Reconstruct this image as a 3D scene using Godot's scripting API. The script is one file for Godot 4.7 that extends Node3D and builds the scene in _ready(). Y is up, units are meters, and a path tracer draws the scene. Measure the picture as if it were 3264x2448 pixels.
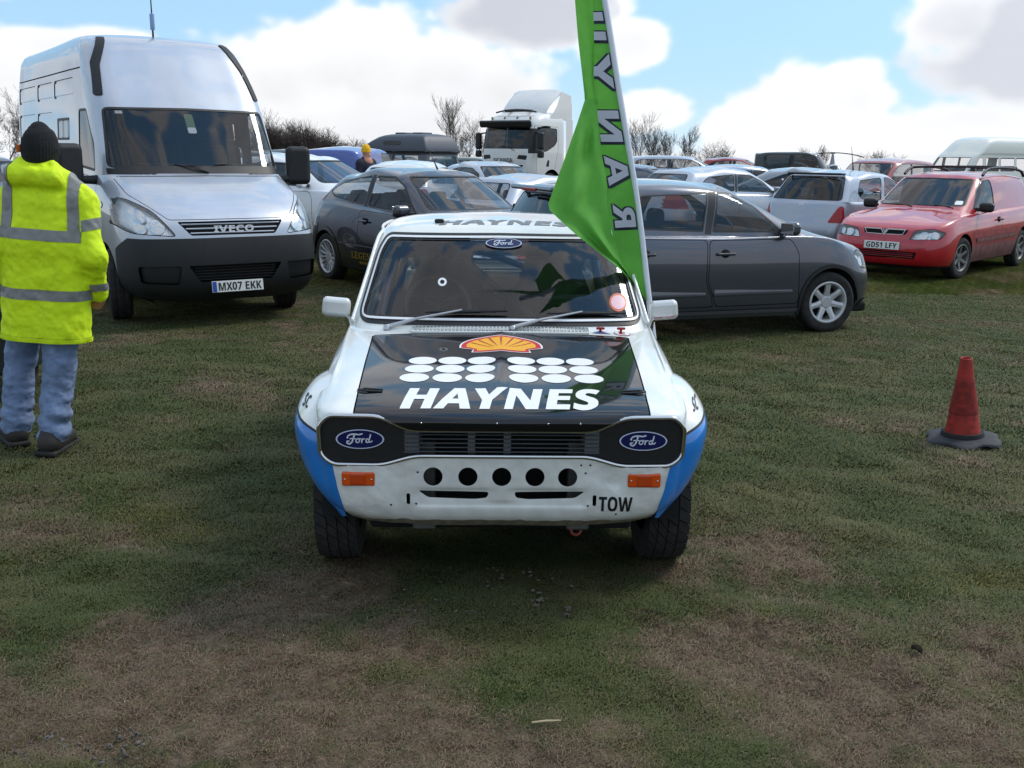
extends Node3D
# A paddock car park under a broken spring sky: a white and blue classic rally saloon in front, vans and cars behind.
# Vehicles are built in (x across, y up, s back from the nose) and turned to Godot axes when a part is committed.

class Sheet:
	var v := PackedVector3Array()
	var n := PackedVector3Array()
	func tri(a: Vector3, b: Vector3, c: Vector3, na: Vector3, nb: Vector3, nc: Vector3) -> void:
		v.append(a); v.append(b); v.append(c)
		n.append(na); n.append(nb); n.append(nc)
	func quad(a: Vector3, b: Vector3, c: Vector3, d: Vector3) -> void:
		var m := (b - a).cross(d - a).normalized()
		tri(a, b, c, m, m, m)
		tri(a, c, d, m, m, m)
	func join(o: Sheet) -> Sheet:
		v.append_array(o.v)
		n.append_array(o.n)
		return self
	func lifted(d: float) -> Sheet:
		var o := Sheet.new()
		o.v = v.duplicate()
		o.n = n.duplicate()
		for i in o.v.size():
			o.v[i] += n[i] * d
		return o

const PITCH := 0.22286
const EYE := 1.70
var M := {}
var names := {}
var rng := RandomNumberGenerator.new()

# ---------------------------------------------------------------- materials
func mat(c: Color, rough := 0.6, metal := 0.0) -> StandardMaterial3D:
	var m := StandardMaterial3D.new()
	m.albedo_color = c
	m.roughness = rough
	m.metallic = metal
	return m

func speckle(m: StandardMaterial3D, lo: float, hi: float, size: float, seed_ := 3, octaves := 5) -> StandardMaterial3D:
	# colour grain carried by the surface itself: dust, fibres, scuffs
	var nz := FastNoiseLite.new()
	nz.seed = seed_
	nz.noise_type = FastNoiseLite.TYPE_SIMPLEX
	nz.frequency = 0.012
	nz.fractal_octaves = octaves
	var t := NoiseTexture2D.new()
	t.width = 256
	t.height = 256
	t.seamless = true
	t.noise = nz
	var g := Gradient.new()
	g.set_color(0, Color(lo, lo, lo))
	g.set_color(1, Color(hi, hi, hi))
	t.color_ramp = g
	m.albedo_texture = t
	m.uv1_triplanar = true
	m.uv1_scale = Vector3.ONE / size
	return m

func bumped(m: StandardMaterial3D, size: float, depth_cm: float, freq := 0.02, seed_ := 5, octaves := 4) -> StandardMaterial3D:
	var nz := FastNoiseLite.new()
	nz.seed = seed_
	nz.noise_type = FastNoiseLite.TYPE_SIMPLEX
	nz.frequency = freq
	nz.fractal_octaves = octaves
	var t := NoiseTexture2D.new()
	t.width = 256
	t.height = 256
	t.seamless = true
	t.noise = nz
	m.heightmap_enabled = true
	m.heightmap_texture = t
	m.heightmap_scale = depth_cm
	m.uv1_triplanar = true
	m.uv1_scale = Vector3.ONE / size
	return m

func paint(c: Color, metal := 0.0, rough := 0.35) -> StandardMaterial3D:
	var m := mat(c, rough, metal)
	m.clearcoat_enabled = true
	m.clearcoat = 1.0
	m.clearcoat_roughness = 0.03
	return m

func pane(c: Color, a: float) -> StandardMaterial3D:
	var m := mat(Color(c.r, c.g, c.b, a), 0.02)
	m.transparency = BaseMaterial3D.TRANSPARENCY_ALPHA
	return m

func make_materials() -> void:
	M.rubber = speckle(mat(Color(0.13, 0.13, 0.13), 0.85), 0.75, 1.0, 0.4)
	M.tyre = speckle(mat(Color(0.20, 0.19, 0.185), 0.9), 0.6, 1.0, 0.3, 8)
	M.black = mat(Color(0.09, 0.09, 0.095), 0.5)
	M.gap = mat(Color(0.04, 0.04, 0.045), 0.9)
	M.trim = bumped(speckle(mat(Color(0.105, 0.11, 0.12), 0.6), 0.8, 1.0, 0.7, 11), 0.5, 0.03)
	M.inside = mat(Color(0.17, 0.17, 0.18), 0.85)
	M.cloth = mat(Color(0.15, 0.15, 0.17), 0.95)
	M.glass = pane(Color(0.05, 0.08, 0.11), 0.38)
	M.clear = pane(Color(0.3, 0.32, 0.33), 0.10)
	M.dark_glass = pane(Color(0.03, 0.035, 0.04), 0.82)
	M.chrome = mat(Color(0.80, 0.80, 0.80), 0.12, 1.0)
	M.alloy = mat(Color(0.74, 0.74, 0.75), 0.35, 0.35)
	M.dull_alloy = mat(Color(0.48, 0.47, 0.46), 0.5, 0.6)
	M.reflector = bumped(mat(Color(0.86, 0.87, 0.88), 0.1, 1.0), 0.12, 0.35, 0.03)
	M.lens = pane(Color(0.85, 0.87, 0.88), 0.12)
	M.red_lens = mat(Color(0.62, 0.04, 0.05), 0.12)
	M.amber = mat(Color(0.80, 0.30, 0.06), 0.25)
	M.plate = mat(Color(0.86, 0.86, 0.84), 0.45)
	M.plate_yellow = mat(Color(0.83, 0.66, 0.12), 0.45)
	M.ink = mat(Color(0.06, 0.06, 0.065), 0.5)
	M.white = mat(Color(0.90, 0.90, 0.91), 0.4)
	M.plate_blue = mat(Color(0.10, 0.27, 0.62), 0.4)

# ---------------------------------------------------------------- nodes
func numbered(called: String) -> String:
	names[called] = names.get(called, -1) + 1
	return called if names[called] == 0 else "%s_%03d" % [called, names[called]]

func thing(called: String, label: String, category: String, at := Vector3.ZERO, yaw_deg := 0.0, group := "") -> Node3D:
	var o := Node3D.new()
	o.name = numbered(called)
	add_child(o)
	o.position = at
	o.rotation_degrees.y = yaw_deg
	o.set_meta("label", label)
	o.set_meta("category", category)
	if group:
		o.set_meta("group", group)
	return o

func solid(called: String, mesh: Mesh, m: Material, parent: Node) -> MeshInstance3D:
	var o := MeshInstance3D.new()
	o.name = called
	o.mesh = mesh
	o.material_override = m
	parent.add_child(o, true)
	return o

func sheet_mesh(sh: Sheet, s0: float, how: int) -> ArrayMesh:
	# how: 1 right half, -1 left half, 0 both halves; positions (x, y, s) -> (x, y, s0 - s)
	var vs := PackedVector3Array()
	var ns := PackedVector3Array()
	for side in ([1.0, -1.0] if how == 0 else [float(how)]):
		for t in range(0, sh.v.size(), 3):
			var p := [Vector3.ZERO, Vector3.ZERO, Vector3.ZERO]
			var q := [Vector3.ZERO, Vector3.ZERO, Vector3.ZERO]
			for i in 3:
				var a := sh.v[t + i]
				var b := sh.n[t + i]
				p[i] = Vector3(a.x * side, a.y, s0 - a.z)
				q[i] = Vector3(b.x * side, b.y, -b.z)
			var f: Vector3 = (p[1] - p[0]).cross(p[2] - p[0])
			if f.length_squared() < 1e-16:
				continue
			var order := [0, 1, 2] if f.dot(q[0] + q[1] + q[2]) < 0.0 else [0, 2, 1]
			for i in order:
				vs.append(p[i])
				ns.append(q[i])
	var arr := []
	arr.resize(Mesh.ARRAY_MAX)
	arr[Mesh.ARRAY_VERTEX] = vs
	arr[Mesh.ARRAY_NORMAL] = ns
	var me := ArrayMesh.new()
	if vs.size():
		me.add_surface_from_arrays(Mesh.PRIMITIVE_TRIANGLES, arr)
	return me

# ---------------------------------------------------------------- curves, lofts, cutting
func spline(p: PackedVector3Array, sub: int, mirror_ends := false) -> PackedVector3Array:
	# centripetal Catmull-Rom through every point
	var out := PackedVector3Array()
	var k := p.size()
	for i in k - 1:
		var b := p[i]
		var c := p[i + 1]
		var a: Vector3 = p[i - 1] if i > 0 else (Vector3(-c.x, c.y, c.z) if mirror_ends else 2.0 * b - c)
		var d: Vector3 = p[i + 2] if i + 2 < k else (Vector3(-b.x, b.y, b.z) if mirror_ends else 2.0 * c - b)
		var t1 := sqrt(maxf(a.distance_to(b), 1e-5))
		var t2 := t1 + sqrt(maxf(b.distance_to(c), 1e-5))
		var t3 := t2 + sqrt(maxf(c.distance_to(d), 1e-5))
		for j in sub:
			var t := lerpf(t1, t2, float(j) / sub)
			var a1 := a.lerp(b, t / t1)
			var a2 := b.lerp(c, (t - t1) / (t2 - t1))
			var a3 := c.lerp(d, (t - t2) / (t3 - t2))
			var b1 := a1.lerp(a2, t / t2)
			var b2 := a2.lerp(a3, (t - t1) / (t3 - t1))
			out.append(b1.lerp(b2, (t - t1) / (t2 - t1)))
	out.append(p[k - 1])
	return out

func grid(rows: Array, centre: Vector3, half := true) -> Sheet:
	# rows of equal length; smooth normals that point away from the centre
	var nr := rows.size()
	var nc: int = rows[0].size()
	var nn := []
	var turn := 0.0
	for r in nr:
		var line := PackedVector3Array()
		for c in nc:
			var du: Vector3 = rows[r][mini(c + 1, nc - 1)] - rows[r][maxi(c - 1, 0)]
			var dv: Vector3 = rows[mini(r + 1, nr - 1)][c] - rows[maxi(r - 1, 0)][c]
			if du.length_squared() < 1e-10:
				var rr := r - 1 if r > 0 else r + 1
				du = rows[rr][mini(c + 1, nc - 1)] - rows[rr][maxi(c - 1, 0)]
			var m := du.cross(dv)
			if half and absf(rows[r][c].x) < 1e-4:
				m.x = 0.0
			m = m.normalized()
			turn += m.dot(rows[r][c] - centre)
			line.append(m)
		nn.append(line)
	var s := 1.0 if turn > 0.0 else -1.0
	var sh := Sheet.new()
	for r in nr - 1:
		for c in nc - 1:
			var a: Vector3 = rows[r][c]
			var b: Vector3 = rows[r][c + 1]
			var d: Vector3 = rows[r + 1][c]
			var e: Vector3 = rows[r + 1][c + 1]
			sh.tri(a, b, e, nn[r][c] * s, nn[r][c + 1] * s, nn[r + 1][c + 1] * s)
			sh.tri(a, e, d, nn[r][c] * s, nn[r + 1][c + 1] * s, nn[r + 1][c] * s)
	return sh

func loft(levels: Array, csub: int, centre: Vector3) -> Sheet:
	# levels: [PackedVector3Array control points nose to tail, rows to the next level, crease]
	var lines := []
	for l in levels:
		lines.append(spline(l[0], csub, true))
	var sh := Sheet.new()
	var first := 0
	for i in range(1, levels.size()):
		if i < levels.size() - 1 and not levels[i][2]:
			continue
		var rows := []
		var nc: int = lines[0].size()
		for r in range(first, i):
			for k in levels[r][1]:
				rows.append(PackedVector3Array())
		rows.append(PackedVector3Array())
		for c in nc:
			var p := PackedVector3Array()
			for r in range(first, i + 1):
				p.append(lines[r][c])
			var at := 0
			for r in i - first:
				var sub: int = levels[first + r][1]
				var a: Vector3 = p[r - 1] if r > 0 else 2.0 * p[r] - p[r + 1]
				var d: Vector3 = p[r + 2] if r + 2 < p.size() else 2.0 * p[r + 1] - p[r]
				var seg := spline(PackedVector3Array([a, p[r], p[r + 1], d]), sub)
				for k in sub:
					rows[at].append(seg[sub + k])
					at += 1
			rows[at].append(p[p.size() - 1])
		sh.join(grid(rows, centre))
		first = i
	return sh

func rpoly(pts: Array, r: float, seg := 4) -> PackedVector2Array:
	var out := PackedVector2Array()
	var k := pts.size()
	for i in k:
		var b := Vector2(pts[i][0], pts[i][1])
		var a := Vector2(pts[(i + k - 1) % k][0], pts[(i + k - 1) % k][1])
		var c := Vector2(pts[(i + 1) % k][0], pts[(i + 1) % k][1])
		var rr := minf(r, minf(a.distance_to(b), b.distance_to(c)) * 0.45)
		if rr < 1e-4:
			out.append(b)
			continue
		var p := b + (a - b).normalized() * rr
		var q := b + (c - b).normalized() * rr
		for j in seg + 1:
			var t := float(j) / seg
			out.append(p.lerp(b, t).lerp(b.lerp(q, t), t))
	return out

func ring_poly(cx: float, cy: float, rx: float, ry: float, n := 24) -> PackedVector2Array:
	var out := PackedVector2Array()
	for i in n:
		out.append(Vector2(cx + rx * cos(TAU * i / n), cy + ry * sin(TAU * i / n)))
	return out

func grown(poly: PackedVector2Array, d: float) -> PackedVector2Array:
	var got := Geometry2D.offset_polygon(poly, d)
	return got[0] if got.size() else poly

func convex(poly: PackedVector2Array) -> Array:
	var p := poly
	if Geometry2D.is_polygon_clockwise(p):
		p = p.duplicate()
		p.reverse()
	var ok := true
	var k := p.size()
	for i in k:
		if (p[(i + 1) % k] - p[i]).cross(p[(i + 2) % k] - p[(i + 1) % k]) < -1e-9:
			ok = false
			break
	if ok:
		return [p]
	var out := []
	for q in Geometry2D.decompose_polygon_in_convex(p):
		if Geometry2D.is_polygon_clockwise(q):
			q.reverse()
		out.append(q)
	return out

func cut(sh: Sheet, polys: Array, mode: int, lo: float, hi: float, keep := true) -> Array:
	# mode 0 side (s, y), 1 front (x, y), 2 top (x, s); lo..hi limits the third axis. Returns [inside, outside]
	var ia: int = [2, 0, 0][mode]
	var ib: int = [1, 1, 2][mode]
	var ik: int = [0, 2, 1][mode]
	var ins := Sheet.new()
	var cur := sh
	for poly in polys:
		for cp: PackedVector2Array in convex(poly):
			var out := Sheet.new()
			var m := cp.size()
			var r := Rect2(cp[0], Vector2.ZERO)
			for q in cp:
				r = r.expand(q)
			var vv := cur.v
			var nn := cur.n
			for t in range(0, vv.size(), 3):
				var a := vv[t]
				var b := vv[t + 1]
				var c := vv[t + 2]
				var dep := (a[ik] + b[ik] + c[ik]) / 3.0
				if dep < lo or dep > hi or maxf(a[ia], maxf(b[ia], c[ia])) < r.position.x or minf(a[ia], minf(b[ia], c[ia])) > r.end.x or maxf(a[ib], maxf(b[ib], c[ib])) < r.position.y or minf(a[ib], minf(b[ib], c[ib])) > r.end.y:
					if keep:
						out.tri(a, b, c, nn[t], nn[t + 1], nn[t + 2])
					continue
				var P := [a, b, c]
				var N := [nn[t], nn[t + 1], nn[t + 2]]
				for e in m:
					var p0 := cp[e]
					var d := cp[(e + 1) % m] - p0
					var ip := []
					var iq := []
					var op := []
					var oq := []
					var k := P.size()
					for i in k:
						var q: Vector3 = P[i]
						var w: Vector3 = P[(i + 1) % k]
						var dq := d.x * (q[ib] - p0.y) - d.y * (q[ia] - p0.x)
						var dw := d.x * (w[ib] - p0.y) - d.y * (w[ia] - p0.x)
						if dq >= 0.0:
							ip.append(q); iq.append(N[i])
						else:
							op.append(q); oq.append(N[i])
						if (dq >= 0.0) != (dw >= 0.0):
							var f := dq / (dq - dw)
							var x := q.lerp(w, f)
							var y: Vector3 = N[i].lerp(N[(i + 1) % k], f)
							ip.append(x); iq.append(y)
							op.append(x); oq.append(y)
					if keep:
						for i in range(1, op.size() - 1):
							out.tri(op[0], op[i], op[i + 1], oq[0], oq[i], oq[i + 1])
					P = ip
					N = iq
					if P.size() < 3:
						break
				for i in range(1, P.size() - 1):
					ins.tri(P[0], P[i], P[i + 1], N[0], N[i], N[i + 1])
			if keep:
				cur = out
	return [ins, cur]

# ---------------------------------------------------------------- flat lettering as triangles
var fonts := {}
func lettering(text: String, font: String, bold: float, place: Transform2D) -> Array:
	# triangles of the text, 1 unit tall capitals, centred, then placed
	if not fonts.has(font):
		var sf := SystemFont.new()
		sf.font_names = PackedStringArray([font])
		sf.font_weight = 700
		fonts[font] = sf
	var f: Font = fonts[font]
	if bold > 0.0:
		var fv := FontVariation.new()
		fv.base_font = fonts[font]
		fv.variation_embolden = bold
		f = fv
	var tm := TextMesh.new()
	tm.text = text
	tm.font = f
	tm.font_size = 64
	tm.pixel_size = 1.0 / 46.0
	tm.depth = 0.0
	tm.curve_step = 1.5
	var arr := tm.get_mesh_arrays()
	var out := []
	if arr.is_empty():
		return out
	var vs: PackedVector3Array = arr[Mesh.ARRAY_VERTEX]
	var ns: PackedVector3Array = arr[Mesh.ARRAY_NORMAL]
	var ix: PackedInt32Array = arr[Mesh.ARRAY_INDEX] if arr[Mesh.ARRAY_INDEX] != null else PackedInt32Array(range(vs.size()))
	var box := Rect2()
	var first := true
	for t in range(0, ix.size(), 3):
		if ns[ix[t]].z < 0.5:
			continue
		for i in 3:
			var p := Vector2(vs[ix[t + i]].x, vs[ix[t + i]].y)
			box = Rect2(p, Vector2.ZERO) if first else box.expand(p)
			first = false
	var mid := box.get_center()
	for t in range(0, ix.size(), 3):
		if ns[ix[t]].z < 0.5:
			continue
		var tri := PackedVector2Array()
		for i in 3:
			tri.append(place * (Vector2(vs[ix[t + i]].x, vs[ix[t + i]].y) - mid))
		if absf((tri[1] - tri[0]).cross(tri[2] - tri[0])) > 1e-9:
			out.append(tri)
	return out

func fit(text: String, font: String, bold: float, centre: Vector2, size: Vector2, shear := 0.0, flip_x := false, flip_y := false) -> Array:
	# text stretched to a box
	var raw := lettering(text, font, bold, Transform2D.IDENTITY)
	var box := Rect2()
	var first := true
	for t in raw:
		for p in t:
			box = Rect2(p, Vector2.ZERO) if first else box.expand(p)
			first = false
	var out := []
	for t in raw:
		var q := PackedVector2Array()
		for p: Vector2 in t:
			var u := (p - box.get_center()) / box.size
			u.x += u.y * shear
			q.append(centre + Vector2((-u.x if flip_x else u.x) * size.x, (-u.y if flip_y else u.y) * size.y))
		out.append(q)
	return out

func flat(polys: Array, depth := 0.0) -> Sheet:
	# flat polygons in the (x, y) plane, facing the nose (s smaller)
	var sh := Sheet.new()
	for poly in polys:
		for cp: PackedVector2Array in convex(poly):
			for i in range(1, cp.size() - 1):
				sh.tri(Vector3(cp[0].x, cp[0].y, depth), Vector3(cp[i].x, cp[i].y, depth), Vector3(cp[i + 1].x, cp[i + 1].y, depth), Vector3(0, 0, -1), Vector3(0, 0, -1), Vector3(0, 0, -1))
	return sh

func stroke(pts: Array, w: float) -> Array:
	# a pen line as quads and round joints
	var out := []
	for i in pts.size() - 1:
		var a := Vector2(pts[i][0], pts[i][1])
		var b := Vector2(pts[i + 1][0], pts[i + 1][1])
		var d := (b - a).normalized().orthogonal() * w * 0.5
		out.append(PackedVector2Array([a + d, b + d, b - d, a - d]))
		out.append(ring_poly(b.x, b.y, w * 0.5, w * 0.5, 8))
	return out

func moved(polys: Array, at: Vector2, sx: float, sy: float) -> Array:
	var out := []
	for p in polys:
		var q := PackedVector2Array()
		for a: Vector2 in p:
			q.append(at + Vector2(a.x * sx, a.y * sy))
		out.append(q)
	return out

# ---------------------------------------------------------------- small solids
func rbox(size: Vector3, r: float, seg := 2) -> ArrayMesh:
	# a box with rounded edges: a sphere pulled apart at its middle
	var st := SurfaceTool.new()
	st.begin(Mesh.PRIMITIVE_TRIANGLES)
	var h := size * 0.5 - Vector3(r, r, r)
	h = Vector3(maxf(h.x, 0.0), maxf(h.y, 0.0), maxf(h.z, 0.0))
	var lat := []
	for i in seg + 1:
		lat.append([-PI / 2 + PI / 2 * i / seg, -1.0])
	for i in seg + 1:
		lat.append([PI / 2 * i / seg, 1.0])
	var lon := []
	for q in 4:
		for i in seg + 1:
			lon.append([PI / 2 * (q + float(i) / seg), q])
	var sx := [1.0, -1.0, -1.0, 1.0]
	var sz := [1.0, 1.0, -1.0, -1.0]
	var pts := []
	for la in lat:
		var row := []
		for lo in lon:
			var m := Vector3(cos(la[0]) * cos(lo[0]), sin(la[0]), cos(la[0]) * sin(lo[0]))
			row.append([Vector3(h.x * sx[lo[1]], h.y * la[1], h.z * sz[lo[1]]) + m * Vector3(minf(r, size.x * 0.5), minf(r, size.y * 0.5), minf(r, size.z * 0.5)), m])
		row.append(row[0])
		pts.append(row)
	for i in pts.size() - 1:
		for j in lon.size():
			for k in [[0, 0], [1, 1], [1, 0], [0, 0], [0, 1], [1, 1]]:
				var q: Array = pts[i + k[0]][j + k[1]]
				st.set_normal(q[1])
				st.add_vertex(q[0])
	return st.commit()

func tube(path: PackedVector3Array, radii: Array, sides := 8, caps := true) -> ArrayMesh:
	var st := SurfaceTool.new()
	st.begin(Mesh.PRIMITIVE_TRIANGLES)
	tube_into(st, path, radii, sides, caps)
	return st.commit()

func tube_into(st: SurfaceTool, path: PackedVector3Array, radii: Array, sides := 8, caps := true, tint := Color.WHITE) -> void:
	var k := path.size()
	var up := Vector3.UP
	var rings := []
	var nor := []
	for i in k:
		var d := (path[mini(i + 1, k - 1)] - path[maxi(i - 1, 0)]).normalized()
		if i == 0:
			up = Vector3.UP if absf(d.y) < 0.9 else Vector3.RIGHT
		var a := d.cross(up).normalized()
		var b := a.cross(d).normalized()
		up = b
		var r: float = radii[i] if i < radii.size() else radii[radii.size() - 1]
		var ring := PackedVector3Array()
		var nr := PackedVector3Array()
		for j in sides:
			var n := a * cos(TAU * j / sides) + b * sin(TAU * j / sides)
			ring.append(path[i] + n * r)
			nr.append(n)
		rings.append(ring)
		nor.append(nr)
	for i in k - 1:
		for j in sides:
			var j2 := (j + 1) % sides
			for q in [[i, j], [i, j2], [i + 1, j2], [i, j], [i + 1, j2], [i + 1, j]]:
				st.set_color(tint)
				st.set_normal(nor[q[0]][q[1]])
				st.add_vertex(rings[q[0]][q[1]])
	if caps:
		for e in [0, k - 1]:
			var d := (path[e] - path[1 if e == 0 else k - 2]).normalized()
			for j in range(1, sides - 1):
				for q in ([0, j + 1, j] if e == 0 else [0, j, j + 1]):
					st.set_color(tint)
					st.set_normal(d)
					st.add_vertex(rings[e][q])

func lathe(profile: Array, seg := 28, axis_x := true) -> ArrayMesh:
	# profile of [along axis, radius]; smooth; spun about x (or y)
	var st := SurfaceTool.new()
	st.begin(Mesh.PRIMITIVE_TRIANGLES)
	var k := profile.size()
	var nr := []
	for i in k:
		var a := Vector2(profile[maxi(i - 1, 0)][0], profile[maxi(i - 1, 0)][1])
		var b := Vector2(profile[mini(i + 1, k - 1)][0], profile[mini(i + 1, k - 1)][1])
		var d := (b - a).normalized()
		nr.append(Vector2(-d.y, d.x))
	for i in k - 1:
		for j in seg:
			for q in ([[i, j], [i + 1, j], [i + 1, j + 1], [i, j], [i + 1, j + 1], [i, j + 1]] if axis_x else [[i, j], [i + 1, j + 1], [i + 1, j], [i, j], [i, j + 1], [i + 1, j + 1]]):
				var an: float = TAU * q[1] / seg
				var p: Array = profile[q[0]]
				var n: Vector2 = nr[q[0]]
				if axis_x:
					st.set_normal(Vector3(n.x, n.y * cos(an), n.y * sin(an)))
					st.add_vertex(Vector3(p[0], p[1] * cos(an), p[1] * sin(an)))
				else:
					st.set_normal(Vector3(n.y * cos(an), n.x, n.y * sin(an)))
					st.add_vertex(Vector3(p[1] * cos(an), p[0], p[1] * sin(an)))
	return st.commit()

func ellipsoid(r: Vector3, seg := 14) -> SphereMesh:
	var s := SphereMesh.new()
	s.radius = 0.5
	s.height = 1.0
	s.radial_segments = seg
	s.rings = seg / 2
	return s

# ---------------------------------------------------------------- lie of the land
const SLOPE := 0.012
var lumps := FastNoiseLite.new()
func ground_y(x: float, z: float) -> float:
	var d := -z
	return -SLOPE * clampf(x, -40.0, 40.0) + 0.08 * smoothstep(11.5, 17.0, d) * smoothstep(1.5, -3.0, x) - 0.018 * maxf(d - 58.0, 0.0)

# ---------------------------------------------------------------- vehicle kit
func vehicle(called: String, label: String, category: String, group: String, L: float, yaw: float, s_ref: float, x_ref: float, X: float, D: float, y := 0.0) -> Dictionary:
	# the local point (x_ref, s_ref) on the ground stands at world (X, -D)
	var root := thing(called, label, category, Vector3.ZERO, yaw, group)
	var s0 := L * 0.5
	var off := Vector3(x_ref, 0, s0 - s_ref).rotated(Vector3.UP, deg_to_rad(yaw))
	root.basis = Basis(Vector3.BACK, -SLOPE) * Basis(Vector3.UP, deg_to_rad(yaw))
	root.position = Vector3(X - off.x, 0, -D - off.z)
	root.position.y = ground_y(root.position.x, root.position.z) + y
	return {"root": root, "s0": s0, "L": L, "body": Sheet.new()}

func hull(o: Dictionary) -> Array:
	# control loops of a car body from its measurements; each runs from nose centre round the right side to tail centre
	var L: float = o.L
	var W: float = o.W
	var fw: float = o.fw
	var rw: float = o.rw
	var mid := (fw + rw) * 0.5
	var fb: Array = o.get("fb", [0.015, 0.10, 0.34])
	var rb: Array = o.get("rb", [0.015, 0.07, 0.26])
	var levels := []
	for i in o.nose.size():
		var ny: float = o.nose[i][0]
		var fo: float = o.nose[i][1]
		var ty: float = o.tail[i][0]
		var ro: float = L - o.tail[i][1]
		var yf: float = o.side[i][0]
		var yr: float = o.side[i][1]
		var w: float = W * o.side[i][2]
		var p := PackedVector3Array([
			Vector3(0, ny, fo), Vector3(w * 0.45, ny, fo + fb[0]), Vector3(w * 0.80, lerpf(ny, yf, 0.15), fo + fb[1]), Vector3(w * 0.965, lerpf(ny, yf, 0.5), fo + fb[2]),
			Vector3(w, yf, maxf(fw, fo + fb[2] + 0.2)), Vector3(w * o.get("bulge", 1.01), lerpf(yf, yr, 0.5), mid), Vector3(w, yr, minf(rw, ro - rb[2] - 0.2)),
			Vector3(w * 0.965, lerpf(ty, yr, 0.5), ro - rb[2]), Vector3(w * 0.82, lerpf(ty, yr, 0.15), ro - rb[1]), Vector3(w * 0.45, ty, ro - rb[0]), Vector3(0, ty, ro)])
		levels.append([p, o.get("rows", [2, 3, 3, 3, 6, 6])[i], false])
	# belt and cowl
	var xb: float = o.xb
	var cs: float = o.cowl[0]
	var cy: float = o.cowl[1]
	var rs: float = o.rear_base[0]
	var ry: float = o.rear_base[1]
	var bf: float = o.belt[0]
	var br: float = o.belt[1]
	var ww: float = o.get("wrap", 0.22)
	levels.append([PackedVector3Array([
		Vector3(0, cy + 0.015, cs), Vector3(xb * 0.5, cy + 0.01, cs + 0.03), Vector3(xb * 0.84, lerpf(cy, bf, 0.3), cs + ww * 0.45), Vector3(xb * 0.97, bf, cs + ww),
		Vector3(xb, bf, cs + ww + 0.22), Vector3(xb, lerpf(bf, br, 0.45), mid), Vector3(xb, br, rs - 0.42),
		Vector3(xb * 0.965, lerpf(br, ry, 0.6), rs - 0.15), Vector3(xb * 0.84, ry, rs - 0.055), Vector3(xb * 0.5, ry, rs - 0.012), Vector3(0, ry, rs)]), 7, true])
	# roof rail
	var xr: float = o.xr
	var ts: float = o.ws_top[0]
	var ty2: float = o.ws_top[1]
	var us: float = o.rear_top[0]
	var uy: float = o.rear_top[1]
	var ra: float = o.rail[0]
	var rc: float = o.rail[1]
	var rail := PackedVector3Array([
		Vector3(0, ty2, ts), Vector3(xr * 0.5, ty2 - 0.006, ts + 0.02), Vector3(xr * 0.86, ty2 - 0.03, ts + 0.07), Vector3(xr * 0.985, ty2 - 0.05, ts + 0.15),
		Vector3(xr, ra, ts + 0.42), Vector3(xr * 1.01, o.get("rail_mid", (ra + rc) * 0.5 + 0.01), (ts + us) * 0.5), Vector3(xr, rc, us - 0.40),
		Vector3(xr * 0.985, uy - 0.045, us - 0.13), Vector3(xr * 0.86, uy - 0.025, us - 0.05), Vector3(xr * 0.5, uy - 0.005, us - 0.012), Vector3(0, uy, us)])
	levels.append([rail, 2, false])
	var inner := PackedVector3Array()
	var spine := PackedVector3Array()
	var crown: float = o.get("crown", 0.055)
	for k in rail.size():
		var p := rail[k]
		var edge := clampf(minf(k, 10 - k) / 3.0, 0.0, 1.0)
		var s := lerpf(p.z, (ts + us) * 0.5, 0.05)
		inner.append(Vector3(p.x * 0.84, p.y + crown * 0.55 * edge + 0.012 * (1.0 - edge), s))
		spine.append(Vector3(0, (lerpf(ty2, uy, clampf((s - ts) / (us - ts), 0, 1)) if edge < 0.5 else p.y + crown) + (0.0 if edge > 0.99 else crown * 0.3), lerpf(s, (ts + us) * 0.5, 0.02)))
	# the spine follows the roof's own arc
	var peak: float = o.peak
	for k in spine.size():
		var f := clampf((spine[k].z - ts) / (us - ts), 0.0, 1.0)
		spine[k].y = lerpf(ty2, uy, f) + (peak - maxf(ty2, uy)) * 4.0 * f * (1.0 - f) + (0.5 * absf(ty2 - uy)) * 4.0 * f * (1.0 - f) * 0.5 + 0.004
	levels.append([inner, 3, false])
	levels.append([spine, 1, false])
	return levels

func shell(C: Dictionary, levels: Array, csub := 5) -> void:
	C.body = loft(levels, csub, Vector3(0, 0.7, C.L * 0.5))

func take(C: Dictionary, poly: PackedVector2Array, mode: int, lo: float, hi: float) -> Sheet:
	var r := cut(C.body, [poly], mode, lo, hi)
	C.body = r[1]
	return r[0]

func put(C: Dictionary, called: String, sh: Sheet, m: Material, how := "both", parent: Node = null, label := "") -> Array:
	# both: one part with its mirror image; pair: a part on each side; right / left: one side
	var out := []
	if sh.v.is_empty():
		return out
	var at: Node = parent if parent else C.root
	for side in {"both": [0], "pair": [1, -1], "right": [1], "left": [-1]}[how]:
		var o := solid(called, sheet_mesh(sh, C.s0, side), m, at)
		if label:
			o.set_meta("label", label)
		out.append(o)
	return out

func window(C: Dictionary, called: String, pts: Array, r: float, mode: int, lo: float, hi: float, how: String, glass: Material, seal := 0.016) -> Array:
	var poly := rpoly(pts, r)
	var all := take(C, poly, mode, lo, hi)
	var got := cut(all, [grown(poly, -seal)], mode, lo, hi)
	var sh: Sheet = got[0].lifted(-0.005)
	var out := put(C, called, sh, glass, how)
	put(C, "window_seal", got[1], M.black, how)
	C[called] = sh
	return out

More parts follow.
